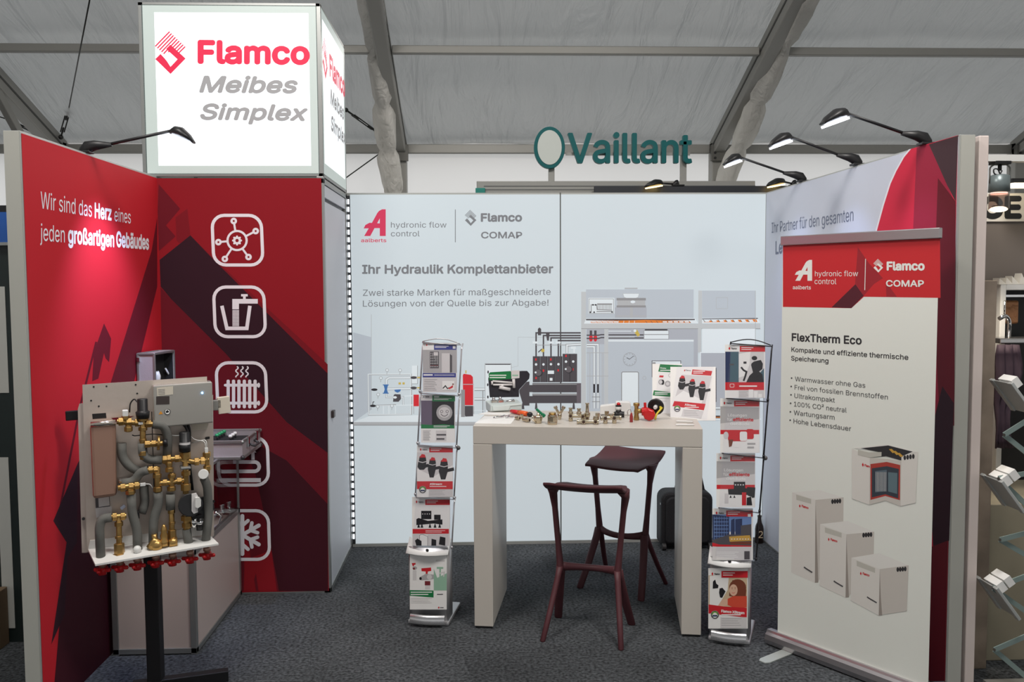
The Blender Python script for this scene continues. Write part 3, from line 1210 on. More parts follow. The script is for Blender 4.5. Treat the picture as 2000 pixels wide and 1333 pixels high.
# ground floor
A.rect(SH, 66, 443, 965, 1330)
A.rect(SH2, 250, 443, 965, 530)
A.rect(CON, 215, 443, 248, 1120)
A.rect(SH2, 66, 443, 215, 570)
A.rect(CON, 1000, 440, 1030, 640)
A.rect(SH2, 965, 443, 1000, 1330)
A.rect(LW, 1036, 440, 1485, 640)
A.rect(G3, 1480, 120, 1485, 640)
A.rect(SH2, 1022, 640, 1485, 1100)
A.line(LW, 8, (1022, 1100), (1022, 640), (1240, 640))
A.rect(LW, 248, 534, 965, 548)
for y in (492, 518):
    A.rect(G4, 250, y - 5, 545, y + 5)
A.rect(LW, 250, 458, 440, 464)
A.rect(LW, 250, 508, 470, 513)
A.rect(LW, 548, 456, 755, 528)
A.rect(G5, 555, 444, 745, 456)
A.line(G2, 4, (548, 456), (755, 456), (755, 528), (548, 528), closed=True)
A.rect(G2, 550, 486, 753, 492)
A.poly(YEL, (462, 462), (490, 448), (515, 492), (495, 508))
A.dot(LW, 472, 458, 12)
for k in (103, 140):
    A.dot(RDD, k, 520, 16, 28)
    A.rect(G4, k - 10, 455, k + 10, 495)
A.line(G4, 10, (66, 495), (165, 495), (190, 490), (215, 490))
A.line(G4, 10, (66, 522), (165, 522), (190, 515), (215, 515))
for x0, y0, w in ((130, 592, 14), (162, 573, 14)):
    A.line(G2, w + 5, (68, y0), (x0, y0), (x0, 910))
    A.line(LW, w - 2, (68, y0), (x0, y0), (x0, 910))
    A.rect(G5, x0 - 8, 905, x0 + 8, 978)
    A.line(G2, w + 5, (x0, 978), (x0, 1110))
    A.line(LW, w - 2, (x0, 978), (x0, 1110))
    A.rect(G2, x0 - 18, 1010, x0 + 18, 1016)
    A.rect(G2, x0 - 18, 1050, x0 + 18, 1056)
for x in (92, 195, 205):
    A.rect(G3, x, 640, x + 4, 1110)
A.rect(G3, 66, 640, 250, 645)
A.rect(G3, 66, 835, 250, 840)
A.ring(G2, 428, 697, 55, 3)
A.line(G4, 5, (428, 697), (402, 683))
A.line(G4, 4, (425, 697), (462, 668))
for k in range(12):
    a_ = k * PI / 6
    A.dot(G2, 428 + 46 * math.sin(a_), 697 + 46 * math.cos(a_), 3.5, n=6)
A.rrect(LW, 362, 806, 500, 1090, 10)
A.line(G2, 7, (360, 1090), (360, 812), (368, 803), (494, 803), (502, 812), (502, 1090))
A.ring(G3, 551, 853, 14, 4)
A.rect(LW, 615, 708, 856, 845)
A.line(G4, 5, (856, 760), (856, 710), (615, 710), (615, 845), (660, 845))
A.rect(G2, 620, 722, 645, 842)
A.rect(G5, 1105, 770, 1155, 1055)
for k in range(12):
    A.rect(G2, 1108, 780 + k * 23, 1152, 784 + k * 23)
A.rect(LW, 1060, 1100, 1240, 1112)
A.rect(G2, 1060, 1112, 1240, 1120)
A.rect(G5, 1060, 1170, 1240, 1192)
A.rect(ORG, 1080, 1180, 1240, 1186)
A.rect(LW, 1030, 1192, 1530, 1206)
A.build('printed_house', wb)

# right wall
dirR = V((WN - W0, -2.4443, 0))
PL_R = Plane((W0, 0, 0), dirR)
RL = dirR.length
m = MB().slab(PL_R, -0.02, 0, RL, ZW, -0.074, -0.002, FRAME)
wr = m.build('wall_right', kind='structure', bevel=0.002)
ROOTM[wr.name] = Matrix.Identity(4)
WFAB = mat('white_fabric_print', (208, 213, 224), 0.65, bump=0.03, bscale=500, spec=0.15)
MB().slab(PL_R, 0.004, 0.012, RL - 0.010, ZW - 0.008, -0.002, 0.0, WFAB).build('fabric_panel', wr)
MB().slab(PL_R, RL, 0, RL + 0.003, ZW - 0.004, -0.070, -0.008, GREYPANEL).build('end_profile', wr)
A = Art(PL_R, PL_R.st)
A.off(1480, 260, 4.545)
R1 = mat('right_print_red', (214, 44, 70), 0.65, spec=0.15)
R2 = mat('right_print_crimson', (160, 38, 62), 0.65, spec=0.15)
R3 = mat('right_print_dusk', (72, 50, 54), 0.65, spec=0.15)
curve = [(1362, 140), (1300, 215), (1230, 340), (1180, 450), (1120, 640), (1060, 860), (985, 1200), (900, 1700), (820, 2400), (760, 3200), (720, 4100), (700, 4870)]
sc = 4.545
edge = lambda y: 1785 - (y / sc + 260 - 264) * 0.0234 * sc
A.poly(TXT_W, (1340, 146), *[(x - 14, y) for x, y in curve[1:]], (720, 4870), *curve[::-1])
A.poly(R1, *curve, (edge(4870) - 10, 4870), (edge(30) - 6, 20))
A.poly(R2, (1412, 125), (1520, 100), (1690, 480), (1760, 640), (1745, 2000), (1500, 3000), (1250, 2600), (1380, 850))
A.poly(R3, (1520, 100), (1780, 22), (1758, 610), (1680, 460))
A.poly(RED_B, (1758, 610), (1745, 2600), (1620, 2600), (1560, 1500), (1600, 400))
A.poly(RED_D, (1742, 2400), (1700, 3620), (1560, 3700), (1500, 2800), (1640, 2250))
A.poly(RED_B, (1690, 3620), (1660, 4870), (1300, 4870), (1480, 3700))
A.build('printed_shapes', wr)
A = Art(PL_R, PL_R.st, 0.0010)
A.off(1480, 260, 4.545)
GTX = mat('slate_print', (112, 120, 142), 0.6)
A.text(GTX, 'Ihr Partner für den gesamten', (124, 888), (850, 780), 797)
A.text(GTX, 'Leb', (160, 1075), (254, 1058), 965, bold=0.04)
A.build('lettering', wr)


# arm lamps clipped on the wall tops
LGLASS = mat('lamp_lens', (255, 255, 255), 0.4, emit=14, emit_rgb=(235, 242, 255))


def arm_lamp(base, head, tip, aim, label, power, group='arm lamps on the stand walls', warm=False):
    base, head, tip, aim = V(base), V(head), V(tip), V(aim)
    t = thing('arm_lamp', label, 'lamp', base, group)
    d = (head - base)
    dn = d.normalized()
    m = MB()
    m.box(base + V((-0.05, -0.03, 0.0)), base + V((0.05, 0.03, 0.012)), BLACK)
    m.build('clamp', t, bevel=0.003)
    x, y, _ = frame_of(d)
    m = MB()
    m.rings([(base + V((0, 0, 0.008)), x, y, 0.020, 0.020), (base + d * 0.06 + V((0, 0, 0.022)), x, y, 0.022, 0.030), (base + d * 0.16 + V((0, 0, 0.022)), x, y, 0.018, 0.024), (base + d * 0.34 + V((0, 0, 0.006)), x, y, 0.009, 0.010)], BLACK, 12)
    m.build('swivel_foot', t)
    MB().tube([base + d * 0.2 + V((0, 0, 0.012)), base + d * 0.6 + V((0, 0, 0.006)), head], 0.0075, BLACK, 8).build('arm', t)
    h = tip - head
    hn = h.normalized()
    side = hn.cross(V((0, 0, 1))).normalized()
    upv = side.cross(hn)
    cs = []
    for s_, w, hh, lift in ((0.0, 0.02, 0.012, 0), (0.12, 0.045, 0.026, 0.006), (0.4, 0.062, 0.030, 0.010), (0.75, 0.056, 0.020, 0.004), (1.0, 0.03, 0.006, -0.004)):
        cs.append((head + h * s_ + upv * lift, side, upv, w, hh))
    MB().rings(cs, BLACK, 14).build('lamp_head', t)
    pts = [head + h * s_ + side * w - upv * 0.016 for s_, w in ((0.12, 0.036), (0.4, 0.054), (0.75, 0.048), (0.96, 0.028), (0.96, -0.028), (0.75, -0.048), (0.4, -0.054), (0.12, -0.036))]
    lens = LGLASS if not warm else mat('warm_lamp_lens', (255, 225, 170), 0.4, emit=6, emit_rgb=(255, 215, 140))
    MB().prism(pts, -upv * 0.010, lens).build('lens', t)
    if power:
        c = head + h * 0.5 - upv * 0.05
        lamp('arm_lamp_light', 'SPOT', c, aim, power, (1, 0.93, 0.74) if warm else (0.5, 0.6, 1.0), spot=1.35, blend=0.9, radius=0.04)
    return t


def on_wall_top(u, v, pl):
    r = ray(u, v)
    k = (ZW - CAM.z) / r.z
    return CAM + r * k


q = V((LX - 0.035, at(206, 300, z=ZW).y, ZW))
arm_lamp(q, at(333, 256, y=q.y + 0.02), at(380, 277, y=q.y + 0.03), (LX, q.y + 0.14, 1.45), 'black arm lamp on the red wall, head in front of the lit cube', 80)
for (bu, bv), (hu, hv), (tu, tv), lb in (((1785, 284), (1655, 222), (1605, 240), 'black arm lamp on the white wall top nearest its grey end profile'),
                                         ((1655, 324), (1545, 268), (1503, 283), 'black arm lamp on the white wall top, middle one of its row'),
                                         ((1546, 356), (1447, 308), (1414, 320), 'black arm lamp on the white wall top nearest the inner corner')):
    p0 = at(bu, bv, z=ZW)
    tt = (p0.y) / dirR.y
    b = V((W0 + dirR.x * tt + 0.03, p0.y, ZW))
    arm_lamp(b, at(hu, hv, y=b.y - 0.01), at(tu, tv, y=b.y - 0.02), (b.x - 0.03, b.y, 1.35), lb, 10)

# ------------------------------------------------------------------ table
TB0, TBU = V((0.871, -1.56, 0)), V((1.192, -0.189, 0))
PL_TB = Plane(TB0, TBU)
TW, TH, TD = 1.205, 1.107, 0.60
LAM = mat('white_laminate', (199, 193, 184), 0.42)
tb = thing('bar_table', 'tall white bar table of thick slabs covered with sample fittings', 'table', TB0 + TBU * 0.5)
MB().slab(PL_TB, 0, TH - 0.098, TW, TH, -TD, 0, LAM).build('tabletop', tb, bevel=0.003)
for a0 in (0, TW - 0.102):
    MB().slab(PL_TB, a0, 0.012, a0 + 0.102, TH - 0.099, -TD, 0, LAM).build('leg', tb, bevel=0.003)
    MB().slab(PL_TB, a0 + 0.006, 0, a0 + 0.096, 0.0125, -TD + 0.006, -0.006, BLACK).build('plinth', tb)
TT = TH + 0.0005


def on_table(u, v):
    return at(u, v, z=TT)


# ------------------------------------------------------------------ bar stools
STOOL = mat('plum_brown_plastic', (82, 40, 46), 0.55, bump=0.1, bscale=220)


def make_stool(label):
    t = thing('bar_stool', label, 'stool', (0, 0, 0), 'plum-brown bar stools')
    SH_ = 0.80
    # seat: saddle sheet, low front lip and raised rear lip (rear = +y)
    rows = []
    for j in range(9):
        v = j / 8
        y = -0.165 + 0.33 * v
        row = []
        for i in range(13):
            u = i / 12 * 2 - 1
            w = 0.215 - 0.028 * (1 - v) ** 2 - 0.020 * abs(v - 0.5)
            z = SH_ - 0.012 - 0.010 * (1 - u * u) + 0.075 * max(0, v - 0.5) ** 1.6 * 2.2 - 0.03 * max(0, 0.22 - v) * 2 - 0.03 * max(0, abs(u) - 0.85)
            row.append((u * w, y, z))
        rows.append(row)
    MB().grid(rows, STOOL, True, (0, 0, -0.016)).build('seat', t, bevel=0.004)
    for sx in (-1, 1):
        top, node = V((sx * 0.195, -0.02, SH_ - 0.028)), V((sx * 0.155, -0.015, 0.34))
        x, y, z = V((1, 0, 0)), V((0, 1, 0)), V((0, 0, 1))
        m = MB()
        m.rings([(V((sx * 0.185, 0.0, SH_ - 0.02)), x, y, 0.035, 0.075), (top + V((0, 0, -0.03)), x, y, 0.022, 0.034), (top.lerp(node, 0.25), x, y, 0.016, 0.020), (top.lerp(node, 0.7), x, y, 0.016, 0.019), (node, x, y, 0.020, 0.026), (node + V((0, 0, -0.03)), x, y, 0.018, 0.032)], STOOL, 12)
        m.build('upright', t)
        for sy in (-1, 1):
            foot = V((sx * 0.205, sy * 0.175, 0.0))
            m = MB()
            a = node + V((0, sy * 0.012, 0.01))
            b = node.lerp(foot, 0.12) + V((0, sy * 0.008, 0))
            wd = 1.55 if sy < 0 else 1.0
            m.rings([(a, x, y, 0.017 * wd, 0.020), (b, x, y, 0.0165 * wd, 0.018), (node.lerp(foot, 0.6), x, y, 0.0155 * wd, 0.0165), (foot + V((0, 0, 0.006)), x, y, 0.0145 * wd, 0.014), (foot, x, y, 0.012 * wd, 0.012)], STOOL, 12)
            m.build('leg', t)
    rows = []
    for i in range(11):
        u = i / 10 * 2 - 1
        bow = -0.055 * (1 - u * u)
        zc = 0.345 - 0.012 * (1 - u * u)
        e = 0.018 + 0.010 * abs(u) ** 3
        rows.append((V((u * 0.155, bow - 0.015, zc)), V((0, 1, 0)), V((0, 0, 1)), 0.017, e))
    MB().rings(rows, STOOL, 10).build('footrest', t)
    return t


def put_stool(t, loc, rz):
    t.location = loc
    t.rotation_euler = (0, 0, rz)


st1 = make_stool('plum-brown bar stool in front of the table, nearest the camera')
st2 = st1.copy()
C.objects.link(st2)
st2['label'] = 'plum-brown bar stool behind the table, tilted seat showing over the other stool'
for ch in list(st1.children):
    c = ch.copy()
    C.objects.link(c)
    c.parent = st2
put_stool(st1, (1.477, -1.656, 0), math.radians(-18.5 + 180))
put_stool(st2, (1.784, -0.927, 0), math.radians(-36))

# ------------------------------------------------------------------ literature stands
SILVER = mat('silver_plastic', (186, 186, 188), 0.35, 0.55)
ROD = mat('steel_rod', (205, 205, 208), 0.3, 0.55)
ROD_D = mat('dark_rod', (38, 38, 42), 0.35, 0.3)
ACRYL = clear_mat('clear_acrylic', (254, 254, 255), 0.99, 0.05)
PAPER = mat('paper_white', (242, 241, 238), 0.45)
PGREY = mat('paper_grey', (176, 174, 174), 0.5)
PGREYL = mat('paper_light_grey', (216, 213, 212), 0.5)
PRED = mat('paper_red', (206, 34, 44), 0.45)
PBLUE = mat('paper_blue', (52, 58, 138), 0.45)
PGREEN = mat('paper_green', (20, 122, 66), 0.45)
PBLACK = mat('paper_black', (30, 28, 32), 0.45)
PDARK = mat('paper_dark_grey', (84, 80, 84), 0.45)
PTAN = mat('paper_tan', (205, 182, 150), 0.5)
PSKIN = mat('paper_skin', (222, 180, 155), 0.5)
PHAIR = mat('paper_auburn', (120, 60, 40), 0.5)
PORNG = mat('paper_coral', (214, 78, 54), 0.5)
PSKY = mat('paper_sky', (110, 140, 190), 0.5)
PNAVY = mat('paper_navy', (44, 56, 92), 0.5)
PGOLD = mat('paper_gold', (205, 160, 70), 0.5)
PTEAL = mat('paper_teal', (70, 100, 112), 0.5)
PMAUVE = mat('paper_mauve', (104, 92, 112), 0.5)
PMINT = mat('paper_mint', (150, 190, 165), 0.5)
PWINE = mat('paper_wine', (120, 40, 46), 0.5)


def sheet(name, label, cat, pl, corners, off, draw, parent=None, group=None, thick=0.0025, d=0.0):
    """a printed sheet or booklet lying in plane pl; corners in the drawing's own coordinates"""
    ox, oy, k = off
    x0, y0, x1, y1 = corners
    A = Art(pl, pl.st, d + 0.0002)
    A.off(ox, oy, k)
    p = [A.P(c) for c in ((x0, y1), (x1, y1), (x1, y0), (x0, y0))]
    A.mb.prism([pl.pt(a, b, d - thick) for a, b in p], pl.n * thick, PAPER)
    draw(A)
    o = A.mb.build(name, parent)
    if label:
        tag(o, label, cat, group)
    return o


def valve_pic(A, x, y, s, base):
    """black dirt separator with red cap, drawn"""
    w = 1.32 * s
    A.poly(PBLACK, (x - 0.5 * w, y), (x + 0.45 * w, y), (x + 0.42 * w, y + 0.5 * s), (x + 1.1 * w, y + 0.3 * s), (x + 1.15 * w, y + 0.8 * s), (x + 0.4 * w, y + 1.0 * s), (x + 0.15 * w, y + base * s), (x - 0.35 * w, y + base * s), (x - 0.6 * w, y + 0.9 * s))
    A.poly(PBLACK, (x - 0.45 * w, y), (x + 0.45 * w, y), (x + 0.36 * w, y - 0.7 * s), (x, y - s), (x - 0.36 * w, y - 0.7 * s))
    A.poly(PRED, (x - 0.36 * w, y - 0.55 * s), (x + 0.36 * w, y - 0.55 * s), (x + 0.28 * w, y - 1.0 * s), (x - 0.1 * w, y - 1.1 * s))
    A.poly(PGREYL, (x - 0.5 * w, y), (x, y + 0.16 * s), (x + 0.5 * w, y - 0.02 * s), (x + 0.5 * w, y + 0.1 * s), (x, y + 0.28 * s), (x - 0.5 * w, y + 0.12 * s))


def head_line(A, x0, y0, x1, y1, h, red=PRED, logo=PRED, tx=None):
    """white header: small mark and firm name left, coloured band right"""
    w = x1 - x0
    xb = x0 + w * 0.34 if tx is None else tx
    A.rect(red, xb, y0 + h * 0.25, x1, y0 + h)
    A.poly(logo, (x0 + w * .08, y0 + h * .55), (x0 + w * .105, y0 + h * .35), (x0 + w * .13, y0 + h * .55), (x0 + w * .105, y0 + h * .8))
    A.text(PDARK, 'Flamco', (x0 + w * .155, y0 + h * .68), (x0 + w * .29, y0 + h * .68), y0 + h * .48, bold=0.05)
    A.bars(PAPER, xb + w * .04, y0 + h * .42, xb + w * .34, 2, h * .24, h * .09)


def eco_badge(A, x, y, r):
    A.dot(PAPER, x, y, r)
    A.ring(PDARK, x, y, r * 0.85, r * 0.25)
    A.poly(mat('paper_leaf', (120, 170, 70), 0.5), (x - r * .8, y), (x - r * .5, y - r * .75), (x + r * .5, y - r * .75), (x + r * .8, y))
    A.dot(PAPER, x, y, r * 0.5)
    A.rect(PNAVY, x - r * .6, y + r * .05, x + r * .6, y + r * .45)


def g_hiu(A):
    A.rect(PGREY, 205, 150, 500, 350)
    A.rect(PGREYL, 205, 388, 500, 518)
    A.rect(PAPER, 205, 90, 303, 150)
    A.rect(PBLUE, 303, 103, 497, 150)
    A.bars(PAPER, 312, 116, 430, 2, 12, 5)
    A.rect(PAPER, 466, 117, 490, 140)
    A.poly(PRED, (232, 108), (240, 98), (248, 108), (240, 118))
    A.text(PDARK, 'Flamco', (250, 110), (285, 110), 103, bold=0.05)
    A.rect(PGREYL, 370, 180, 440, 348)
    A.poly(PDARK, (440, 185), (460, 200), (460, 345), (440, 348))
    A.rect(PDARK, 268, 165, 345, 310)
    for k in range(5):
        A.rect(PGREYL, 275 + k * 14, 175, 279 + k * 14, 300)
        A.dot(PWINE, 278 + k * 14, 285, 5)
        A.rect(PBLACK, 270, 188 + k * 22, 340, 194 + k * 22)
    A.rect(PGREYL, 300, 170, 338, 200)
    A.rect(PBLUE, 205, 352, 493, 388)
    A.rect(PAPER, 212, 362, 292, 374)
    A.rect(PGREYL, 305, 366, 480, 372)
    A.bars(PGREY, 218, 405, 330, 7, 15, 4)
    A.rect(PAPER, 375, 420, 480, 498)
    A.line(PBLACK, 9, (380, 485), (402, 462), (420, 486), (440, 478))
    A.poly(PRED, (425, 485), (445, 470), (470, 455), (466, 478), (438, 492))
    A.dot(PHAIR, 468, 448, 7)


def g_emcy(A):
    A.rect(PBLACK, 285, 590, 480, 830)
    A.rect(PMAUVE, 190, 590, 285, 830)
    A.rect(PGREEN, 288, 545, 485, 597)
    A.poly(PGREEN, (190, 796), (285, 802), (390, 795), (480, 806), (480, 832), (190, 832))
    A.rect(PAPER, 303, 553, 348, 563)
    A.bars(PAPER, 303, 570, 455, 2, 10, 4)
    A.poly(PTEAL, (208, 565), (214, 548), (222, 560))
    A.rect(PDARK, 226, 554, 262, 561)
    A.dot(PGREY, 393, 695, 70)
    A.dot(PGREYL, 393, 693, 50, 46)
    for sx in (-1, 1):
        A.ring(PDARK, 393 + sx * 24, 685, 11, 4)
    A.line(PDARK, 6, (362, 706), (378, 722), (393, 726), (408, 722), (424, 706))
    A.bars(PAPER, 300, 808, 440, 2, 9, 4)
    A.rect(PGREYL, 320, 850, 410, 940)
    A.bars(PGREY, 208, 850, 275, 9, 10, 4)
    A.bars(PDARK, 325, 880, 408, 2, 36, 14)


def g_filter(A, q=None):
    A.rect(PGREYL, 155, 1040, 465, 1290)
    A.poly(PAPER, (155, 1180), (300, 1250), (465, 1150), (465, 1290), (155, 1290))
    head_line(A, 155, 982, 465, 1040, 58, tx=262)
    valve_pic(A, 204, 1115, 56, 1.35)
    valve_pic(A, 290, 1138, 52, 2.3)
    valve_pic(A, 390, 1152, 58, 2.1)
    A.rect(PRED, 155, 1290, 465, 1358)
    A.text(PAPER, 'XStream', (265, 1322), (372, 1322), 1306, bold=0.06, shear=0.2)
    A.bars(PAPER, 265, 1332, 410, 1, 9, 6)
    A.rect(PGREYL, 258, 1360, 465, 1425)
    A.bars(PGREY, 262, 1366, 400, 4, 13, 4)
    eco_badge(A, 205, 1362, 32)


def g_manifold(A):
    head_line(A, 118, 145, 440, 207, 62, tx=227)
    A.rect(PBLACK, 192, 258, 280, 330)
    A.rect(PBLACK, 304, 292, 360, 335)
    A.poly(PBLACK, (150, 330), (170, 320), (250, 345), (375, 332), (376, 378), (300, 368), (150, 382))
    for x in (170, 198, 268, 312, 352):
        A.poly(PBLACK, (x - 3, 372), (x + 3, 372), (x + 12, 404), (x - 12, 404))
    for k in range(4):
        A.dot(PGREYL, 205 + k * 20, 285, 5)
    A.rect(PRED, 118, 415, 432, 456)
    A.bars(PAPER, 230, 428, 400, 2, 13, 4)
    A.rect(PGREYL, 118, 456, 432, 560)
    A.rect(PAPER, 178, 465, 248, 560)
    A.line(PDARK, 3, (178, 560), (178, 470), (200, 462), (248, 480), (248, 560))
    A.poly(PBLACK, (138, 515), (160, 498), (195, 520), (195, 560), (150, 560))
    A.poly(PBLACK, (282, 500), (322, 510), (322, 560), (280, 560))
    A.poly(PBLACK, (355, 480), (402, 490), (400, 560), (345, 550))


def g_valves(A):
    A.poly(PMINT, (300, 730), (412, 700), (412, 950), (300, 950))
    A.poly(PAPER, (300, 700), (412, 690), (412, 800), (330, 840), (300, 760))
    A.rect(PGREYL, 318, 684, 395, 700)
    A.poly(PRED, (192, 757), (276, 750), (278, 780), (248, 785), (246, 808), (230, 808), (230, 785), (194, 782))
    A.poly(PGREY, (176, 835), (230, 805), (300, 812), (300, 850), (250, 858), (190, 862))
    A.dot(PBLACK, 185, 846, 11, 13)
    A.dot(PGREYL, 262, 832, 22)
    A.rect(PWINE, 222, 868, 270, 905)
    A.rect(PGREYL, 225, 905, 268, 940)
    A.poly(PRED, (108, 712), (142, 710), (142, 724), (128, 728), (126, 740), (118, 740))
    A.dot(PGREY, 135, 755, 20, 15)
    A.dot(PWINE, 128, 760, 10)
    A.rect(PGREYL, 118, 775, 150, 860)
    A.rect(PMINT, 326, 745, 382, 762)
    A.line(PMINT, 14, (355, 760), (355, 900))
    A.line(PGREYL, 10, (350, 800), (392, 790), (385, 830))
    A.poly(PGREEN, (92, 946), (298, 950), (298, 1010), (92, 994))
    A.bars(PAPER, 100, 960, 285, 2, 20, 8)
    A.bars(PGREYL, 100, 1015, 285, 4, 13, 4)
    A.rect(PDARK, 328, 979, 380, 986)
    A.poly(PRED, (335, 1098), (343, 1088), (351, 1098), (343, 1107))
    A.rect(PDARK, 354, 1095, 385, 1101)


# right-hand stand, two zooms: U (1380,650,4.76) and L (1370,920,3.7)
def g_shower(A):
    A.rect(PTEAL, 175, 178, 535, 470)
    A.poly(PGREYL, (300, 178), (535, 178), (535, 330), (420, 470), (300, 470))
    A.poly(PNAVY, (175, 178), (225, 178), (215, 470), (175, 470))
    A.rect(PTEAL, 230, 220, 250, 330)
    A.rect(PDARK, 215, 290, 255, 305)
    A.poly(PAPER, (300, 200), (410, 178), (400, 300), (360, 400), (300, 420))
    A.poly(PBLACK, (470, 262), (505, 255), (525, 290), (520, 340), (490, 362), (520, 390), (532, 466), (368, 466), (400, 400), (432, 370), (415, 305), (418, 288), (440, 270))
    A.line(PBLACK, 17, (322, 322), (345, 350), (372, 365), (360, 410), (345, 450))
    A.dot(PBLACK, 446, 238, 26, 20)
    A.rect(PBLACK, 344, 270, 372, 290)
    A.rect(PRED, 175, 462, 535, 535)
    A.rrect(PAPER, 220, 478, 256, 508, 5, 4)
    A.bars(PAPER, 305, 492, 470, 1, 9, 12)
    A.rect(PGREYL, 300, 535, 535, 605)
    A.bars(PGREY, 305, 545, 390, 5, 12, 4)
    A.rect(PAPER, 392, 530, 435, 605)
    A.rect(PAPER, 442, 545, 476, 605)
    A.rect(PAPER, 482, 570, 515, 605)
    head_line(A, 175, 108, 545, 178, 70, tx=310)


def g_solution(kind, y0):
    def f(A):
        x0, x1 = (130, 490) if kind == 0 else (95, 450)
        A.poly(PGREY, (x0, y0 + 70), (x1, y0 + 80), (x1, y0 + 300), (x0, y0 + 320))
        A.poly(PGREYL, (x0, y0 + 230), (x1, y0 + 190), (x1, y0 + 320), (x0, y0 + 320))
        A.rect(PRED, x0, y0 + 290, x1, y0 + 330)
        A.rect(PAPER, x0, y0 + 330, x1, y0 + 500)
        head_line(A, x0, y0, x1, y0 + 72, 72, tx=x0 + 127)
        A.text(PAPER, 'Lösungen', (x0 + 70, y0 + 165), (x0 + 245, y0 + 168), y0 + 138)
        A.text(PAPER, 'für', (x0 + 62, y0 + 205), (x0 + 110, y0 + 206), y0 + 178)
        A.text(PRED, 'effiziente', (x0 + 118, y0 + 207), (x0 + 305, y0 + 210), y0 + 178, bold=0.05)
        A.text(PAPER, 'Gebäude', (x0 + 92, y0 + 245), (x0 + 270, y0 + 248), y0 + 222, bold=0.05)
        if kind == 0:
            A.rrect(PRED, x0 + 70, y0 + 295, x0 + 250, y0 + 395, 22)
            A.rrect(PRED, x0 + 240, y0 + 282, x0 + 310, y0 + 375, 18)
            A.rrect(PAPER, x0 + 180, y0 + 305, x0 + 248, y0 + 392, 16)
            A.dot(PGREYL, x0 + 52, y0 + 340, 24, 34)
            A.poly(PHAIR, (x0 + 75, y0 + 380), (x0 + 120, y0 + 380), (x0 + 105, y0 + 440), (x0 + 80, y0 + 450))
            A.dot(PAPER, x0 + 150, y0 + 425, 30)
            A.bars(PGREY, x0 + 250, y0 + 410, x0 + 325, 2, 34, 16)
        else:
            A.rect(PBLACK, x0 + 160, y0 + 262, x0 + 265, y0 + 330)
            A.poly(PBLACK, (x0 + 105, y0 + 330), (x0 + 300, y0 + 320), (x0 + 300, y0 + 385), (x0 + 110, y0 + 380))
            A.poly(PBLACK, (x0 + 282, y0 + 310), (x0 + 360, y0 + 315), (x0 + 352, y0 + 410), (x0 + 290, y0 + 390))
            for k in range(4):
                A.dot(PGREYL, x0 + 175 + k * 24, y0 + 290, 7)
            A.rect(PRED, x0 + 235, y0 + 360, x0 + 275, y0 + 480)
            A.poly(PBLACK, (x0 + 280, y0 + 410), (x0 + 320, y0 + 400), (x0 + 330, y0 + 480), (x0 + 278, y0 + 480))
            A.rect(PGREYL, x0 + 75, y0 + 370, x0 + 110, y0 + 460)
            for x in (130, 165, 335):
                A.poly(PBLACK, (x0 + x, y0 + 385), (x0 + x + 10, y0 + 410), (x0 + x - 10, y0 + 410))
    return f


def g_city(A):
    A.rect(PSKY, 80, 315, 362, 440)
    A.poly(PNAVY, (80, 315), (200, 330), (205, 540), (80, 530))
    A.poly(PNAVY, (215, 355), (240, 345), (242, 460), (212, 470))
    A.poly(PNAVY, (245, 350), (295, 345), (295, 470), (245, 470))
    A.poly(PDARK, (285, 395), (362, 385), (362, 490), (285, 480))
    for k in range(6):
        A.rect(PSKY, 90, 340 + k * 26, 195, 345 + k * 26)
        A.rect(PSKY, 92 + k * 18, 330, 95 + k * 18, 520)
    A.poly(PDARK, (80, 500), (200, 460), (362, 460), (362, 545), (80, 535))
    A.poly(PGOLD, (200, 475), (350, 465), (362, 505), (205, 512))
    for k in range(7):
        A.rect(PAPER, 215 + k * 20, 490, 225 + k * 20, 496)
    A.rect(PHAIR, 210, 512, 362, 530)
    A.poly(PRED, (80, 518), (130, 532), (362, 540), (362, 570), (80, 545))
    A.rect(PGREYL, 80, 548, 362, 645)
    A.bars(PAPER, 110, 585, 270, 5, 12, 4)
    A.rect(PDARK, 310, 580, 350, 640)
    head_line(A, 80, 272, 372, 330, 58, tx=180)
    A.rect(PAPER, 336, 312, 358, 332)


def g_woman(A):
    A.rect(PTAN, 52, 755, 330, 1010)
    A.poly(PAPER, (60, 760), (200, 745), (190, 860), (120, 980), (60, 970))
    A.dot(PHAIR, 262, 845, 62, 62)
    A.poly(PHAIR, (205, 850), (225, 790), (300, 800), (325, 860), (320, 925), (200, 905))
    A.dot(PSKIN, 232, 862, 30, 42)
    for ex in (222, 244):
        A.dot(PHAIR, ex, 852, 4, 2.5, 8)
        A.line(PHAIR, 2, (ex - 6, 845), (ex, 842), (ex + 6, 845))
    A.line(PTAN, 2.5, (231, 854), (228, 868), (233, 870))
    A.line(PRED, 3, (221, 880), (231, 885), (242, 879))
    A.poly(PORNG, (190, 925), (230, 905), (328, 905), (328, 985), (260, 1000), (190, 970))
    A.poly(PORNG, (185, 925), (260, 935), (320, 960), (250, 990), (180, 960))
    A.poly(PSKIN, (120, 975), (150, 930), (190, 925), (190, 965), (150, 985))
    A.poly(PBLACK, (84, 800), (100, 785), (108, 815), (124, 828), (120, 848), (100, 850), (82, 852))
    A.poly(PBLACK, (132, 850), (152, 845), (175, 872), (165, 890), (150, 918), (135, 915), (128, 880))
    A.poly(PRED, (52, 965), (160, 980), (328, 990), (328, 1060), (52, 1030))
    A.text(PAPER, 'Flamco XStream', (145, 1022), (310, 1036), 1004, bold=0.06)
    A.bars(PAPER, 145, 1036, 285, 1, 9, 8)
    A.rect(PGREYL, 138, 1058, 328, 1135)
    A.bars(PGREY, 145, 1066, 290, 4, 16, 4)
    eco_badge(A, 98, 1040, 30)
    head_line(A, 50, 708, 335, 775, 64, tx=145)


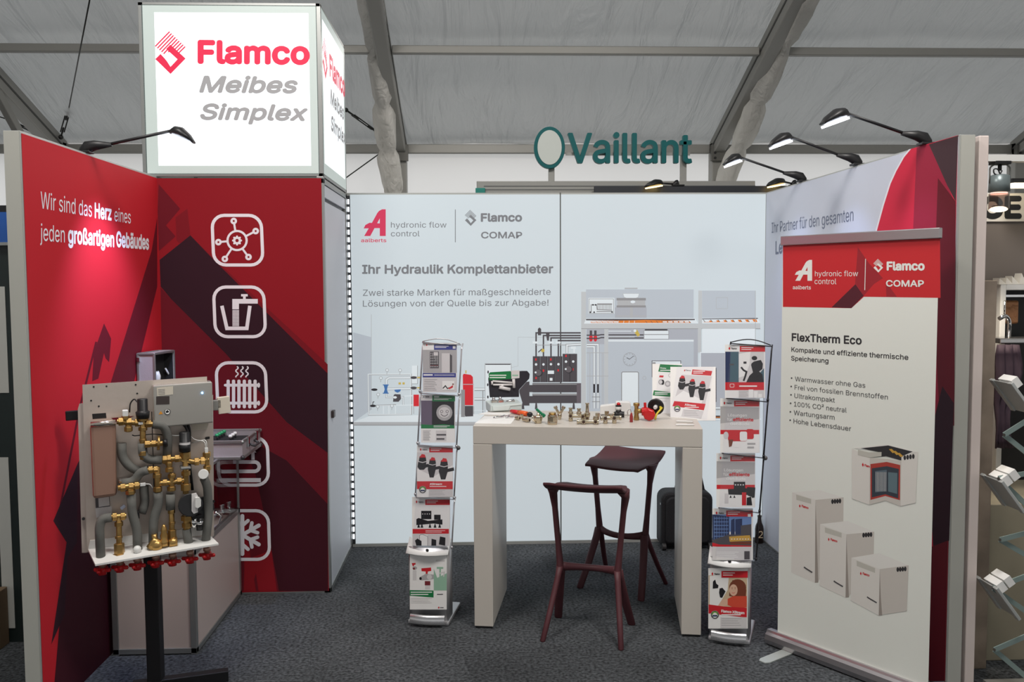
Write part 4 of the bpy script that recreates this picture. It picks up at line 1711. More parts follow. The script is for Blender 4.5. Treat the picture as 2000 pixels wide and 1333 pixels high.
def lit_stand(label, fl, fr, lean, bounds, hx, rod, pages, zoom_base, poster, poster_corners, poster_label, base_h_px, foot_px, group):
    fl, fr = V(fl), V(fr)
    u = (fr - fl).normalized()
    BP = Plane(fl, u)
    w = (fr - fl).length
    U2 = u * math.cos(lean) - V((0, 0, 1)) * math.sin(lean)
    V2 = V((0, 0, 1)) * math.cos(lean) + u * math.sin(lean)
    base_top = BP.st(*base_h_px)[1]
    SPN = Plane(BP.pt(0.0, base_top), U2, V2)
    t = thing('literature_stand', label, 'brochure stand', fl + u * w / 2 - BP.n * 0.1)
    # curved base column
    rows = []
    for j in range(2):
        z = 0.0 if j == 0 else base_top
        rows.append([BP.pt(w * i / 12, z, 0.018 * math.sin(PI * i / 12)) for i in range(13)])
    m = MB().grid(rows, SILVER, True, -BP.n * 0.11)
    m.build('base_column', t)
    m = MB().slab(BP, -0.006, 0.0, w + 0.006, 0.024, -0.30, 0.015, SILVER)
    m.build('foot_plate', t, bevel=0.008)
    rows = []
    for j in range(5):
        a = j / 4 * PI / 2
        rows.append([BP.pt(w * (0.06 + 0.88 * i / 10), 0.02 + 0.045 * math.sin(a), 0.018 + 0.022 * math.sin(PI * (0.15 + 0.7 * i / 10)) + 0.018 * math.cos(a)) for i in range(11)])
    MB().grid(rows, mat('satin_steel', (200, 200, 202), 0.22, 0.9)).build('toe_cap', t)
    # white curved header shelf
    n = 14
    top = [BP.pt(-0.008 + (w + 0.016) * i / n, base_top + 0.040 - 0.040 * math.sin(PI * i / n), -0.055 + 0.02 * math.sin(PI * i / n)) for i in range(n + 1)]
    bot = [BP.pt(-0.008 + (w + 0.016) * i / n, base_top - 0.028 - 0.004 * math.sin(PI * i / n), 0.030 + 0.02 * math.sin(PI * i / n)) for i in range(n + 1)]
    MB().grid([top, bot], mat('shelf_white', (242, 242, 240), 0.35), True, (0, 0.01, -0.008)).build('header_shelf', t)
    mid = BP.pt(w / 2, base_top - 0.012, 0.014)
    MB().ball(mid, 0.010, BLACK, 10).build('lock_button', t)
    # poster on the base
    PP = Plane(BP.pt(0, 0, 0.0195), u)
    sheet('poster', poster_label, 'poster', PP, poster_corners, zoom_base, poster, d=0.003, thick=0.002, group=None)
    aw = clear_mat('clear_acrylic')
    p = poster_corners
    # pockets
    a0, a1 = hx
    bs = [SPN.st(x, y)[1] for x, y in bounds]
    for i in range(len(bs) - 1):
        b0, b1 = bs[i], bs[i + 1]
        P0 = SPN.pt(0, b0, 0.012)
        Pk = Plane(P0, SPN.u, SPN.v * (b1 - b0) - SPN.n * 0.026)
        h = (b1 - b0) / max(Pk.v.dot(SPN.v), 0.5)
        pk = MB().slab(Pk, a0, 0.0, a1, h * 0.985, 0.010, 0.012, ACRYL)
        pk.slab(Pk, a0, 0.0, a1, h * 1.0, -0.026, -0.024, ACRYL)
        pk.slab(Pk, a0, 0.0, a1, 0.003, -0.026, 0.012, ACRYL)
        pk.build('pocket', t)
        m = MB()
        for a in (a0 - 0.004, a1 + 0.004):
            m.tube([Pk.pt(a, 0.0, -0.02), Pk.pt(a, h * 0.9, -0.008), Pk.pt(a, h * 1.02, -0.03)], 0.0042, rod, 8)
            m.cyl(Pk.pt(a - 0.006, 0.01, -0.018), Pk.pt(a + 0.006, 0.01, -0.018), 0.007, rod, n=8)
        m.tube([Pk.pt(a0 - 0.004, h * 0.99, 0.011), Pk.pt(a1 + 0.004, h * 0.99, 0.011)], 0.0028, rod, 6)
        m.build('wire_frame', t)
        lb, corners, zm, draw = pages[i]
        sheet('brochure', lb, 'brochure', Pk, corners, zm, draw, d=0.006, thick=0.006, group=group)
    # arched wire on top
    bt = bs[-1]
    pts = [SPN.pt(a0 + (a1 - a0) * i / 10, bt + 0.004 + 0.022 * math.sin(PI * i / 10), 0.006) for i in range(11)]
    MB().tube(pts, 0.003, rod, 6).build('top_hoop', t)
    MB().ball(SPN.pt(a1 + 0.012, bs[2] - 0.004, -0.02), 0.012, mat('knob_grey', (92, 90, 90), 0.4), 10).build('side_knob', t)
    return t


zU, zL = (780, 650, 4.443), (780, 940, 4.443)
lit_stand('silver literature stand left of the table, its zigzag pockets full of brochures', (0.513, -1.468, 0), (0.728, -1.509, 0), math.radians(3.3),
          [(808, 1066), (808, 969), (815, 869), (821, 768), (827, 669)], (0.028, 0.235), ROD,
          [('white brochure with black manifold picture, lowest pocket of the left stand', (112, 138, 440, 560), zL, g_manifold),
           ('brochure with three black red-capped valves, third pocket down of the left stand', (155, 982, 465, 1428), zU, g_filter),
           ('green-headed brochure with dark picture of a round grey cover', (190, 540, 485, 955), zU, g_emcy),
           ('blue-headed brochure with white cabinet picture, top of the left stand', (205, 90, 500, 520), zU, g_hiu)],
          zL, g_valves, (92, 622, 412, 1115), 'poster of red-handled valves on the foot of the left stand', (800, 1068), (898, 1187), 'brochures in the left stand')
rU, rL = (1380, 650, 4.76), (1370, 920, 3.7)
lit_stand('silver literature stand with dark rods between table and roll-up banner', (2.099, -1.778, 0), (2.285, -1.853, 0), math.radians(3.3),
          [(1392, 1083), (1398, 991), (1405, 885), (1412, 777), (1419, 670)], (0.028, 0.225), ROD_D,
          [('brochure with a city skyline at dusk, lowest pocket of the right stand', (80, 272, 372, 645), rL, g_city),
           ('brochure with black tanks and one red cylinder under grey sky', (92, 1122, 452, 1625), rU, g_solution(1, 1125)),
           ('brochure with a large red and white pipe unit picture', (128, 612, 495, 1118), rU, g_solution(0, 615)),
           ('brochure with a dark silhouette under a shower, top of the right stand', (172, 112, 545, 608), rU, g_shower)],
          rL, g_woman, (50, 704, 335, 1140), 'poster of a smiling auburn-haired person in coral on the right stand foot', (1386, 1087), (1484, 1220), 'brochures in the right stand')

# ------------------------------------------------------------------ heating station on its black stand
TH_ = math.radians(22)
POLE = at(304, 1349, z=0)
S = Plane(POLE + V((-0.009, -0.030, 0)), (math.cos(TH_), math.sin(TH_), 0))
STEEL = mat('galvanised_sheet', (206, 194, 184), 0.36, 0.45, bump=0.03, bscale=30)
STEEL2 = mat('brushed_sheet', (200, 196, 188), 0.24, 0.65)
COPPER = mat('copper_brown_plate', (184, 146, 128), 0.32, 0.55)
FOAM = mat('grey_pipe_foam', (104, 104, 100), 0.9, bump=0.08, bscale=140)
REDCAP = mat('red_cap', (196, 24, 28), 0.3)
CREAM = mat('cream_label', (214, 206, 190), 0.5)
hs = thing('heating_station', 'open steel heating station with brass fittings and grey pipes on a black pole', 'heating unit', POLE)
m = MB()
m.box(POLE + V((-0.031, -0.02, 0.0)), POLE + V((0.031, 0.04, 1.30)), mat('black_steel', (20, 19, 22), 0.45, 0.2))
m.build('pole', hs, bevel=0.004)
BS = MATS['black_steel']
fa = at(446, 1316, z=0.03)
fd = (V((fa.x, fa.y, 0)) - V((POLE.x, POLE.y, 0))).normalized()
m = MB().bar(POLE + V((0, 0.01, 0.025)) - fd * 0.10, V((fa.x, fa.y, 0.025)), 0.05, 0.05, BS)
m.build('foot_bar', hs, bevel=0.003)
fn = V((fd.y, -fd.x, 0))
MB().bar(POLE + V((0, 0.01, 0.025)) + fn * 0.03, POLE + V((0, 0.01, 0.025)) + fn * 0.42, 0.05, 0.05, BS).build('foot_bar', hs, bevel=0.003)
MB().bar(S.px(128, 813, -0.04), S.px(432, 789, -0.04), 0.02, 0.042, BS).build('cross_bar', hs, bevel=0.003)
m = MB().bar(S.px(425, 793, -0.045), S.px(449, 790, -0.045), 0.03, 0.078, CREAM)
m.build('bar_end_plate', hs, bevel=0.002)
m = MB().slab(S, *S.st(414, 804), *S.st(427, 783), -0.05, -0.018, ALU_D)
m.build('bar_bracket', hs, bevel=0.003)


def SP(d, *pts):
    return [S.px(u, v, d) for u, v in pts]


m = MB().prism(SP(-0.012, (152, 800), (155, 789), (162, 788), (408, 770), (416, 772), (418, 1046), (412, 1052), (166, 1080), (160, 1080)), S.n * 0.004, STEEL)
m.build('rear_plate', hs)
m = MB().prism(SP(-0.002, (161, 752), (404, 736), (408, 1050), (170, 1076)), S.n * 0.006, STEEL)
m.prism(SP(0.004, (180, 809), (207, 807), (208, 817), (181, 819)), S.n * 0.001, BLACK)
for x, y in ((183, 756), (208, 755), (265, 752), (178, 783), (193, 794), (268, 769)):
    m.cyl(S.px(x, y, 0.004), S.px(x, y, 0.0052), 0.004, BLACK, n=8)
for x, y in ((163, 1014), (417, 980)):
    m.cyl(S.px(x, y, -0.004), S.px(x, y, 0.0052), 0.007, BLACK, n=8)
m.prism(SP(0.004, (217, 817), (262, 813), (240, 822), (228, 825)), S.n * 0.001, RED_B)
m.build('mounting_plate', hs)
# electronics cover
a = [S.st(299, 752)[0], S.st(411, 744)[0], S.st(299, 818)[1], S.st(299, 752)[1]]
b = S.st(411, 744)
m = MB().prism(SP(0.004, (297, 751), (411, 743), (413, 822), (300, 832)), S.n * 0.075, STEEL2)
cv = m.build('electronics_cover', hs, bevel=0.006)
D = 0.0795
m = MB().prism(SP(D, (306, 758), (338, 755), (338, 771), (307, 774)), S.n * 0.001, CREAM)
for k in range(4):
    m.bar(S.px(309, 761 + k * 3, D + 0.0015), S.px(322, 760 + k * 3, D + 0.0015), 0.002, 0.0015, PGREY)
m.build('label_sticker', cv, label='cream printed sticker')
m = MB().cyl(S.px(395, 768, D), S.px(395, 768, D + 0.004), 0.004, mat('status_led', (150, 210, 255), 0.3, emit=12, emit_rgb=(120, 190, 255)), n=10)
m.build('status_light', cv)
MB().prism(SP(D, (305, 775), (331, 774), (331, 790), (305, 791)), S.n * 0.0008, mat('smoked_window', (70, 62, 60), 0.2)).build('display_window', cv)
m = MB().prism(SP(D, (310, 810), (314, 803), (318, 809)), S.n * 0.001, mat('warning_orange', (224, 150, 40), 0.5))
m.build('warning_sticker', cv)
m = MB().cyl(S.px(327, 805, D), S.px(327, 805, D + 0.001), 0.013, BLACK, n=20)
m.cyl(S.px(327, 805, D + 0.001), S.px(327, 805, D + 0.0015), 0.010, PAPER, n=20)
m.prism(SP(D + 0.0015, (323, 805), (327, 801), (331, 805), (327, 809)), S.n * 0.0006, BLACK)
m.build('round_sticker', cv)
MB().prism(SP(0.005, (375, 826), (405, 821), (406, 838), (376, 842)), S.n * 0.001, CREAM).build('label_sticker', hs, label='cream printed sticker on the plate')
m = MB().prism(SP(0.004, (401, 854), (409, 853), (409, 857), (401, 858)), S.n * 0.012, BLACK)
m.build('cable_clip', hs)
# heat exchanger block
m = MB().prism(SP(0.004, (176, 826), (226, 822), (228, 962), (182, 968)), S.n * 0.085, COPPER)
hx = m.build('heat_exchanger', hs, bevel=0.014)
m = MB().tube([S.px(177, 830, 0.085), S.px(226, 826, 0.085)], 0.013, mat('silver_highlight', (205, 195, 185), 0.2, 0.9), 10)  # bright metal tube added as the silver highlight along the rounded top
m.build('top_highlight', hx)
m = MB().prism(SP(0.005, (186, 972), (214, 969), (215, 990), (187, 993)), S.n * 0.001, PDARK)
m.prism(SP(0.006, (192, 974), (213, 971), (214, 988), (193, 991)), S.n * 0.0005, PGREYL)
m.prism(SP(0.005, (186, 993), (218, 989), (219, 1007), (188, 1012)), S.n * 0.001, PGREYL)
m.build('rating_plate', hs)

# insulated pipes
for pts in ([(298, 829, .07), (320, 831, .07), (328, 852, .06), (326, 905, .05)],
            [(278, 866, .075), (279, 890, .075), (292, 899, .075), (316, 899, .075)],
            [(238, 866, .05), (238, 893, .05), (252, 912, .055), (272, 921, .05)],
            [(238, 945, .06), (262, 941, .06), (274, 923, .07), (290, 918, .08)],
            [(256, 964, .085), (258, 1004, .085), (268, 1034, .085), (269, 1080, .085)],
            [(218, 1011, .09), (199, 1014, .09), (194, 1030, .09), (197, 1094, .09)],
            [(281, 950, .035), (283, 984, .035), (276, 1003, .05)],
            [(308, 962, .075), (310, 985, .075), (300, 1014, .075), (299, 1062, .08)],
            [(333, 966, .08), (333, 996, .08)],
            [(398, 934, .06), (405, 950, .06), (408, 1000, .06), (402, 1058, .08)],
            [(364, 1034, .085), (369, 1066, .085)]):
    MB().tube([S.px(*p) for p in pts], 0.0195, FOAM, 14, bend=0.05).build('insulated_pipe', hs)


def run(pts, r, hexes=(), d=0.08, name='brass_fitting'):
    P3 = [S.px(u, v, (e[0] if e else d)) for u, v, *e in pts]
    m = MB().tube(P3, r, BRASS, 12)
    for (u, v, w, hr, ax) in hexes:
        c = S.px(u, v, d)
        A_ = (S.u if ax == 'h' else S.v) * (w / 2)
        m.cyl(c - A_, c + A_, hr, BRASS, n=6, smooth=False)
    return m.build(name, hs, bevel=0.0015)


run([(228, 824), (298, 829)], .012, [(236, 824, .02, .019, 'h'), (252, 825, .022, .02, 'h'), (268, 826, .018, .019, 'h'), (290, 828, .022, .018, 'h'), (251, 838, .018, .018, 'v')])
run([(251, 826), (251, 844)], .013, [(251, 840, .014, .018, 'v')])
run([(245, 825), (245, 808)], .011, [(245, 816, .016, .017, 'v')])
run([(279, 812), (279, 898)], .0125, [(279, 838, .016, .019, 'v'), (279, 818, .02, .024, 'v'), (279, 860, .012, .016, 'v'), (279, 886, .02, .018, 'v')])
run([(282, 869), (320, 866)], .012, [(288, 868, .022, .017, 'h'), (300, 867, .02, .016, 'h')], d=.09)
m = MB().cyl(S.px(307, 866, .09), S.px(312, 866, .09), 0.032, BRASS, n=20)
m.build('brass_flange', hs)
m = MB().cyl(S.px(318, 866, .09), S.px(327, 865, .09), 0.017, BLACK, n=14)
m.build('regulator_knob', hs)
run([(315, 899), (350, 896), (378, 903), (408, 898)], .0125, [(322, 898, .02, .02, 'h'), (330, 897, .016, .022, 'h'), (346, 896, .02, .018, 'h'), (384, 902, .02, .019, 'h'), (396, 900, .02, .019, 'h')])
run([(330, 898), (331, 922)], .012, [(331, 918, .02, .018, 'v'), (330, 906, .012, .016, 'v')], d=.085)
run([(336, 924), (335, 960)], .012, [(336, 930, .016, .018, 'v'), (335, 955, .02, .019, 'v')])
run([(362, 884), (363, 965)], .013, [(362, 890, .03, .024, 'v'), (363, 925, .02, .02, 'v'), (363, 952, .03, .022, 'v')])
run([(404, 882), (405, 925)], .012, [(404, 888, .02, .019, 'v'), (405, 914, .02, .018, 'v')])
run([(288, 919), (309, 918)], .0125, [(294, 918, .018, .018, 'h'), (304, 918, .018, .018, 'h')])
run([(307, 912), (308, 962)], .013, [(307, 930, .018, .019, 'v'), (308, 956, .02, .019, 'v')])
run([(307, 945), (336, 943), (364, 937)], .0115, [(322, 943, .02, .016, 'h'), (350, 940, .02, .018, 'h')])
run([(230, 954), (273, 948)], .013, [(240, 953, .02, .019, 'h'), (256, 951, .02, .019, 'h'), (267, 949, .018, .018, 'h')], d=.09)
run([(255, 951), (255, 966)], .015, [(255, 962, .018, .021, 'v')], d=.09)
run([(216, 1011), (247, 1008)], .0125, [(224, 1010, .018, .019, 'h'), (240, 1009, .018, .018, 'h')], d=.09)
run([(232, 1010), (233, 1088)], .012, [(232, 1024, .02, .018, 'v'), (232, 1050, .012, .016, 'v'), (233, 1072, .045, .022, 'v'), (233, 1086, .02, .027, 'v')], d=.09)
run([(335, 996), (336, 1060)], .012, [(335, 1000, .016, .016, 'v'), (336, 1022, .012, .015, 'v'), (336, 1044, .04, .019, 'v')], d=.085)
run([(365, 1006), (365, 1038)], .016, [(365, 1012, .022, .026, 'v'), (365, 1026, .02, .022, 'v')], d=.085)
m = MB().tube([S.px(294, 1072, .10), S.px(303, 1058, .10), S.px(314, 1064, .10)], 0.021, BRASS, 12)
m.ball(S.px(306, 1066, .10), 0.03, BRASS, 14)
m.cyl(S.px(303, 1060, .10), S.px(301, 1044, .10), 0.012, BRASS)
m.lathe(S.px(321, 1066, .10), S.v, [(0, .022), (.02, .02), (.03, .014), (.045, .017), (.06, .012), (.07, .014), (.09, .008), (.095, .003)], BRASS)
m.rings([(S.px(330, 1062, .10), S.v, S.n, .02, .02), (S.px(346, 1058, .10), S.v, S.n, .022, .022)], BRASS, 14)
m.build('safety_valve_group', hs)

# actuators, sensors, pump
m = MB().lathe(S.px(279, 818, .09), S.v, [(0, .026), (.03, .03), (.032, .026), (.036, .022), (.085, .022), (.088, .018)], BLACK, 18)
m.build('valve_actuator', hs)
m = MB().lathe(S.px(361, 882, .085), S.v, [(0, .024), (.03, .026), (.032, .022), (.085, .022), (.088, .018)], BLACK, 18)
va = m.build('valve_actuator', hs)
m = MB().rings([(S.px(361, 873, .085), S.u, S.n, .0232, .0232), (S.px(361, 864, .085), S.u, S.n, .0232, .0232)], PGREYL, 18, cap=False)
m.build('actuator_label', va)
m = MB().slab(S, *S.st(239, 814, .08), *S.st(250, 801, .08), .065, .095, WHITE)
m.build('flow_sensor', hs, bevel=0.003)
m = MB().slab(S, *S.st(270, 830, .09), *S.st(279, 824, .09), .09, .105, WHITE)
m.build('sensor_plug', hs, bevel=0.003)
m = MB().slab(S, *S.st(274, 950, .1), *S.st(284, 944, .1), .09, .105, WHITE)
m.tube([S.px(284, 946, .1), S.px(293, 946, .1), S.px(298, 954, .09)], .0022, WHITE, 6, bend=.02)
m.build('sensor_plug', hs)
m = MB().cyl(S.px(398, 926, .085), S.px(397, 927, .125), 0.022, WHITE, n=18)
m.build('white_cap', hs, bevel=0.002)
m = MB().slab(S, *S.st(400, 885, .085), *S.st(406, 875, .085), .075, .095, WHITE)
m.tube([S.px(402, 876, .085), S.px(400, 862, .085), S.px(380, 860, .06), S.px(372, 852, .03)], .002, WHITE, 6, bend=.03)
m.tube([S.px(404, 876, .085), S.px(403, 858, .085), S.px(384, 864, .06), S.px(374, 866, .03)], .002, WHITE, 6, bend=.03)
m.tube([S.px(333, 851, .05), S.px(352, 852, .06), S.px(363, 843, .05)], .0022, WHITE, 6, bend=.03)
m.build('sensor_cable', hs)
m = MB()
m.tube([S.px(330, 818, .06), S.px(338, 826, .06), S.px(356, 826, .06), S.px(366, 838, .05), S.px(368, 864, .06)], .0065, BLACK, 8, bend=.04)
m.tube([S.px(340, 818, .055), S.px(346, 822, .055), S.px(364, 822, .055), S.px(371, 840, .04), S.px(369, 895, .05), S.px(376, 958, .06)], .0065, BLACK, 8, bend=.04)
m.tube([S.px(253, 806, .03), S.px(254, 788, .03), S.px(262, 779, .03), S.px(272, 790, .08)], .003, BLACK, 6, bend=.03)
m.tube([S.px(258, 850, .06), S.px(262, 852, .06), S.px(300, 848, .07), S.px(318, 850, .05)], .0025, BLACK, 6, bend=.02)
m.build('control_cable', hs)
m = MB().cyl(S.px(372, 987, .03), S.px(372, 987, .13), 0.052, BLACK, n=24)
m.build('pump_body', hs, bevel=0.004)
pm = bpy.data.objects['pump_body']
m = MB().prism(SP(.13, (374, 965), (383, 963), (386, 968), (386, 1000), (378, 1003), (374, 998)), S.n * .012, PGREYL)
m.prism(SP(.142, (381, 972), (389, 971), (392, 976), (392, 988), (386, 992), (381, 990)), S.n * .014, WHITE)
m.build('pump_front', pm)
m = MB().cyl(S.px(396, 992, .03), S.px(396, 992, .05), 0.05, BLACK, n=24)
m.build('pump_shell', hs, bevel=0.004)
m = MB().cyl(S.px(379, 1013, .1), S.px(379, 1030, .1), 0.014, CHROME, n=14)
m.cyl(S.px(390, 1012, .1), S.px(390, 1036, .1), 0.014, BLACK, n=14)
m.cyl(S.px(390, 1018, .1), S.px(390, 1024, .1), 0.0155, CHROME, n=14)
m.slab(S, *S.st(374, 1016, .085), *S.st(394, 1006, .085), .06, .09, BLACK)
m.build('chrome_coupling', hs)
m = MB().slab(S, *S.st(352, 917, .09), *S.st(372, 910, .09), .06, .115, ALU)
m.build('pipe_clamp', hs, bevel=0.004)
m = MB().slab(S, *S.st(264, 1013, .07), *S.st(272, 998, .07), .055, .085, BLACK)
m.build('drain_box', hs, bevel=0.002)
MB().prism(SP(.03, (234, 992), (242, 986), (246, 990), (238, 997)), S.n * 0.002, mat('pale_blue_tag', (190, 200, 225), 0.5)).build('paper_tag', hs)
m = MB().slab(S, *S.st(231, 944, .03), *S.st(252, 934, .03), .01, .06, CHROME)
m.build('foil_clamp', hs, bevel=0.006)

# white shelf and the shut-off valves under it
fl_, fr_ = S.px(186, 1103, .155), S.px(427, 1062, .155)
u_ = (fr_ - fl_)
bl_, br_ = S.px(172, 1073, .004), S.px(410, 1046, .004)
m = MB().prism([fl_, fr_, br_ + S.v * (-0.0), bl_], V((0, 0, -0.008)), WHITE)
m.prism([S.px(172, 1073, .004), S.px(410, 1044, .004), S.px(410, 1028, .004), S.px(176, 1056, .004)], S.n * 0.004, WHITE)
m.prism([S.px(262, 1072, .05), S.px(275, 1070, .05), S.px(275, 1042, .05), S.px(258, 1044, .05)], S.n * 0.004, WHITE)
m.build('white_shelf', hs)
m = MB().ball(S.px(268, 1074, .11), .018, WHITE, 10)
m.build('drain_plug', hs)
for x, y in ((200, 1112), (234, 1107), (268, 1103), (304, 1098), (337, 1095), (371, 1090), (404, 1083)):
    c = S.px(x, y, .10)
    top = S.px(x, y - 22, .10)
    m = MB().lathe(top, -S.v, [(0, .012), (.02, .014), (.022, .017), (.036, .017), (.038, .012), (.055, .013)], COPPER, 12)
    v_ = m.build('shutoff_valve', hs)
    m = MB().cyl(c + S.v * .006, c - S.v * .024, .017, REDCAP, n=14)
    for k in range(4):
        a_ = k * PI / 2 + 0.5
        dd = S.u * math.cos(a_) + S.n * math.sin(a_)
        m.bar(c - S.v * .004 + dd * .010, c - S.v * .004 + dd * .031, .015, .014, REDCAP)
        m.ball(c - S.v * .004 + dd * .031, .009, REDCAP, 8)
    m.build('red_handwheel', v_)

# ------------------------------------------------------------------ glass-topped display cabinet at the red wall
vx0, vx1, vy0, vy1 = -0.948, -0.530, -1.83, -0.962
zb, zt = at(471, 992, x=vx1).z, at(471, 900, x=vx1).z
zb = at(471, 992, y=vy1).z
_zc = at(500, 839, y=-0.975).z
zt = at(471, 897, y=at(473, 862, z=_zc).y).z
CABM = mat('cabinet_white', (186, 172, 168), 0.42)
GLASS = clear_mat('cabinet_glass', (246, 250, 250), 0.9, 0.03)
vt = thing('display_cabinet', 'low white cabinet with clear glass top behind the heating station', 'cabinet', ((vx0 + vx1) / 2, (vy0 + vy1) / 2, 0))
m = MB().box((vx0 + 0.008, vy0 + 0.008, 0.02), (vx1 - 0.006, vy1 - 0.006, zb - 0.02), CABM)
m.build('body', vt)
m = MB()
for x in (vx0, vx1 - 0.03):
    for y in (vy0, vy1 - 0.03):
        m.box((x, y, 0.0), (x + 0.03, y + 0.03, zb), ALU)
for z in (0.005, zb - 0.028):
    m.box((vx0, vy0, z), (vx1, vy0 + 0.025, z + 0.028), ALU)
    m.box((vx0, vy1 - 0.025, z), (vx1, vy1, z + 0.028), ALU)
    for x in (vx0, vx1 - 0.025):
        m.box((x, vy0, z), (x + 0.025, vy1, z + 0.028), ALU)
m.build('frame', vt, bevel=0.002)
m = MB()
for x in (vx0, vx1 - 0.012):
    for y in (vy0, vy1 - 0.012):
        m.box((x, y, zb), (x + 0.012, y + 0.012, zt), ALU)
for y in (vy0, vy1 - 0.014):
    m.box((vx0, y, zt - 0.014), (vx1, y + 0.014, zt), ALU)
for x in (vx0, vx1 - 0.014):
    m.box((x, vy0, zt - 0.014), (x + 0.014, vy1, zt), ALU)
m.build('glass_frame', vt)
m = MB()
m.box((vx1 - 0.007, vy0 + 0.012, zb), (vx1 - 0.003, vy1 - 0.012, zt - 0.014), GLASS)
m.box((vx0 + 0.012, vy0 + 0.003, zb), (vx1 - 0.012, vy0 + 0.007, zt - 0.014), GLASS)
m.box((vx0 + 0.012, vy0 + 0.012, zt - 0.008), (vx1 - 0.012, vy1 - 0.012, zt - 0.003), GLASS)
m.build('glass_pane', vt)
lk = at(423, 1003, x=vx1 + 0.01)
m = MB().cyl(V((vx1 - 0.002, lk.y, lk.z)), V((vx1 + 0.016, lk.y, lk.z)), 0.013, CHROME, n=14)
m.tube([V((vx1 + 0.014, lk.y, lk.z)), V((vx1 + 0.03, lk.y + .01, lk.z - 0.02)), V((vx1 + 0.022, lk.y, lk.z - 0.055))], 0.004, CHROME, 8)
m.build('lock', vt)
# fittings shown inside the glass
for k, (u, v) in enumerate(((423, 1008), (433, 1003))):
    p = V((-0.57 - 0.02 * k, -1.05 - 0.07 * k, zb))
    m = MB().lathe(p, (0, 0, 1), [(0, .016), (.02, .018), (.022, .012), (.05, .012), (.052, .016), (.062, .016)], CHROME, 12)
    tag(m.build('sample_fitting', bevel=0.001), ['chrome sample fitting inside the glass cabinet, nearer the red tower', 'chrome sample fitting inside the glass cabinet, farther from the red tower'][k], 'fitting', 'fittings inside the glass cabinet')

# aluminium sample case lying open on the cabinet
CASE = mat('case_aluminium', (190, 184, 188), 0.35, 0.4, bump=0.08, bscale=180)
CASE_IN = mat('case_foam', (26, 26, 28), 0.9)
q1 = at(500, 839, y=-0.975)
zc = q1.z
q0 = at(473, 862, z=zc)
cz0 = zt + 0.001
cs = Plane(V((q0.x, q0.y, cz0)), V((-1, 0.06, 0)).normalized())
CP = Plane(V((-0.93, q0.y, cz0)), (1, 0, 0))
cw, cd, chh = q0.x - (-0.93), -0.972 - q0.y, zc - cz0
ca = thing('sample_case', 'open aluminium sample case of green and white fittings lying on the glass cabinet', 'case', (-0.7, q0.y, cz0))
m = MB()
t_ = 0.008
m.slab(CP, 0, 0, cw, chh, -t_, 0, CASE)
m.slab(CP, 0, 0, cw, chh, -cd, -cd + t_, CASE)
m.slab(CP, 0, 0, t_, chh, -cd + t_, -t_, CASE)
m.slab(CP, cw - t_, 0, cw, chh, -cd + t_, -t_, CASE)
m.slab(CP, t_, 0, cw - t_, 0.01, -cd + t_, -t_, CASE)
m.build('shell', ca)
m = MB()
for b in (0.004, chh - 0.004):
    for d in (0.002, -cd - 0.002 + 0.004):
        m.bar(CP.pt(-0.003, b, d), CP.pt(cw + 0.003, b, d), 0.012, 0.016, ALU)
    for a_ in (0.0, cw):
        m.bar(CP.pt(a_, b, 0.004), CP.pt(a_, b, -cd), 0.012, 0.016, ALU)
for a_, d in ((cw, 0.0), (cw, -cd)):
    m.ball(CP.pt(a_, 0.006, d), 0.014, mat('corner_cap', (70, 68, 70), 0.4, 0.6), 8)
    m.ball(CP.pt(a_, chh - 0.006, d), 0.012, ALU, 8)
m.build('edge_trim', ca, bevel=0.002)
MB().slab(CP, t_, 0.01, cw - t_, chh - 0.035, -cd + t_, -t_, CASE_IN).build('foam_insert', ca)
m = MB()
for d in (-cd * 0.25, -cd * 0.72):
    m.slab(CP, cw, chh - 0.05, cw + 0.012, chh + 0.006, d - 0.016, d + 0.016, CHROME)
m.build('latch', ca, bevel=0.002)
m = MB().tube([CP.pt(cw, chh * .6, -cd * .35), CP.pt(cw + .03, chh * .45, -cd * .36), CP.pt(cw + .032, chh * .45, -cd * .62), CP.pt(cw, chh * .6, -cd * .63)], .007, mat('dark_grip', (60, 58, 60), 0.4), 8, bend=.03)
m.build('carry_handle', ca)
GRN = mat('green_knob', (42, 150, 98), 0.4)
zf = cz0 + chh - 0.034


def case_fitting(u, v, cap, label, group, i):
    p = at(u, v, z=zf + 0.02)
    p.z = zf
    t = thing('valve_insert', label, 'fitting', p, group)
    MB().lathe(p, (0, 0, 1), [(0, .006), (.014, .006), (.015, .008), (.02, .008)], CHROME, 8).build('stem', t)
    MB().lathe(p + V((0, 0, .02)), (0, 0, 1), [(0, .011), (.006, .012), (.014, .010), (.016, .005)], cap, 10).build('cap', t)


for i, (u, v) in enumerate(((424, 853), (428.5, 850.5), (433, 848), (437.5, 845.5))):
    case_fitting(u, v, GRN, 'green-capped valve insert standing in the open aluminium case', 'green valve inserts in the case', i)
for i, (u, v) in enumerate(((450, 855), (454.5, 852), (459, 849))):
    case_fitting(u, v, WHITE, 'white-capped valve insert standing in the open aluminium case', 'white valve inserts in the case', i)

# second case standing on end against the corner, open towards the right
e0, e1 = at(270, 752, y=-1.30), at(341, 748, y=-1.12)
E0 = V((-0.925, -1.36, zt + 0.001))
Eu = V((0.30, 0.04, 0)).normalized()
uc = thing('sample_case', 'upright aluminium case standing open in the red corner, white tools inside', 'case', (-0.8, -1.25, zt + 0.001))
pa, pb, pc = at(269, 692, y=-1.36), at(301, 693, y=-1.36), at(339, 684, y=-1.14)
ztop = pa.z
m = MB()
X0_, X1_, X2_ = pa.x, pb.x, pc.x
za, zc_ = zt + 0.001, ztop
back = [(X0_, -1.36), (X1_, -1.36), (X2_, -1.14), (X2_ - (X1_ - X0_), -1.14)]
tt_ = 0.007


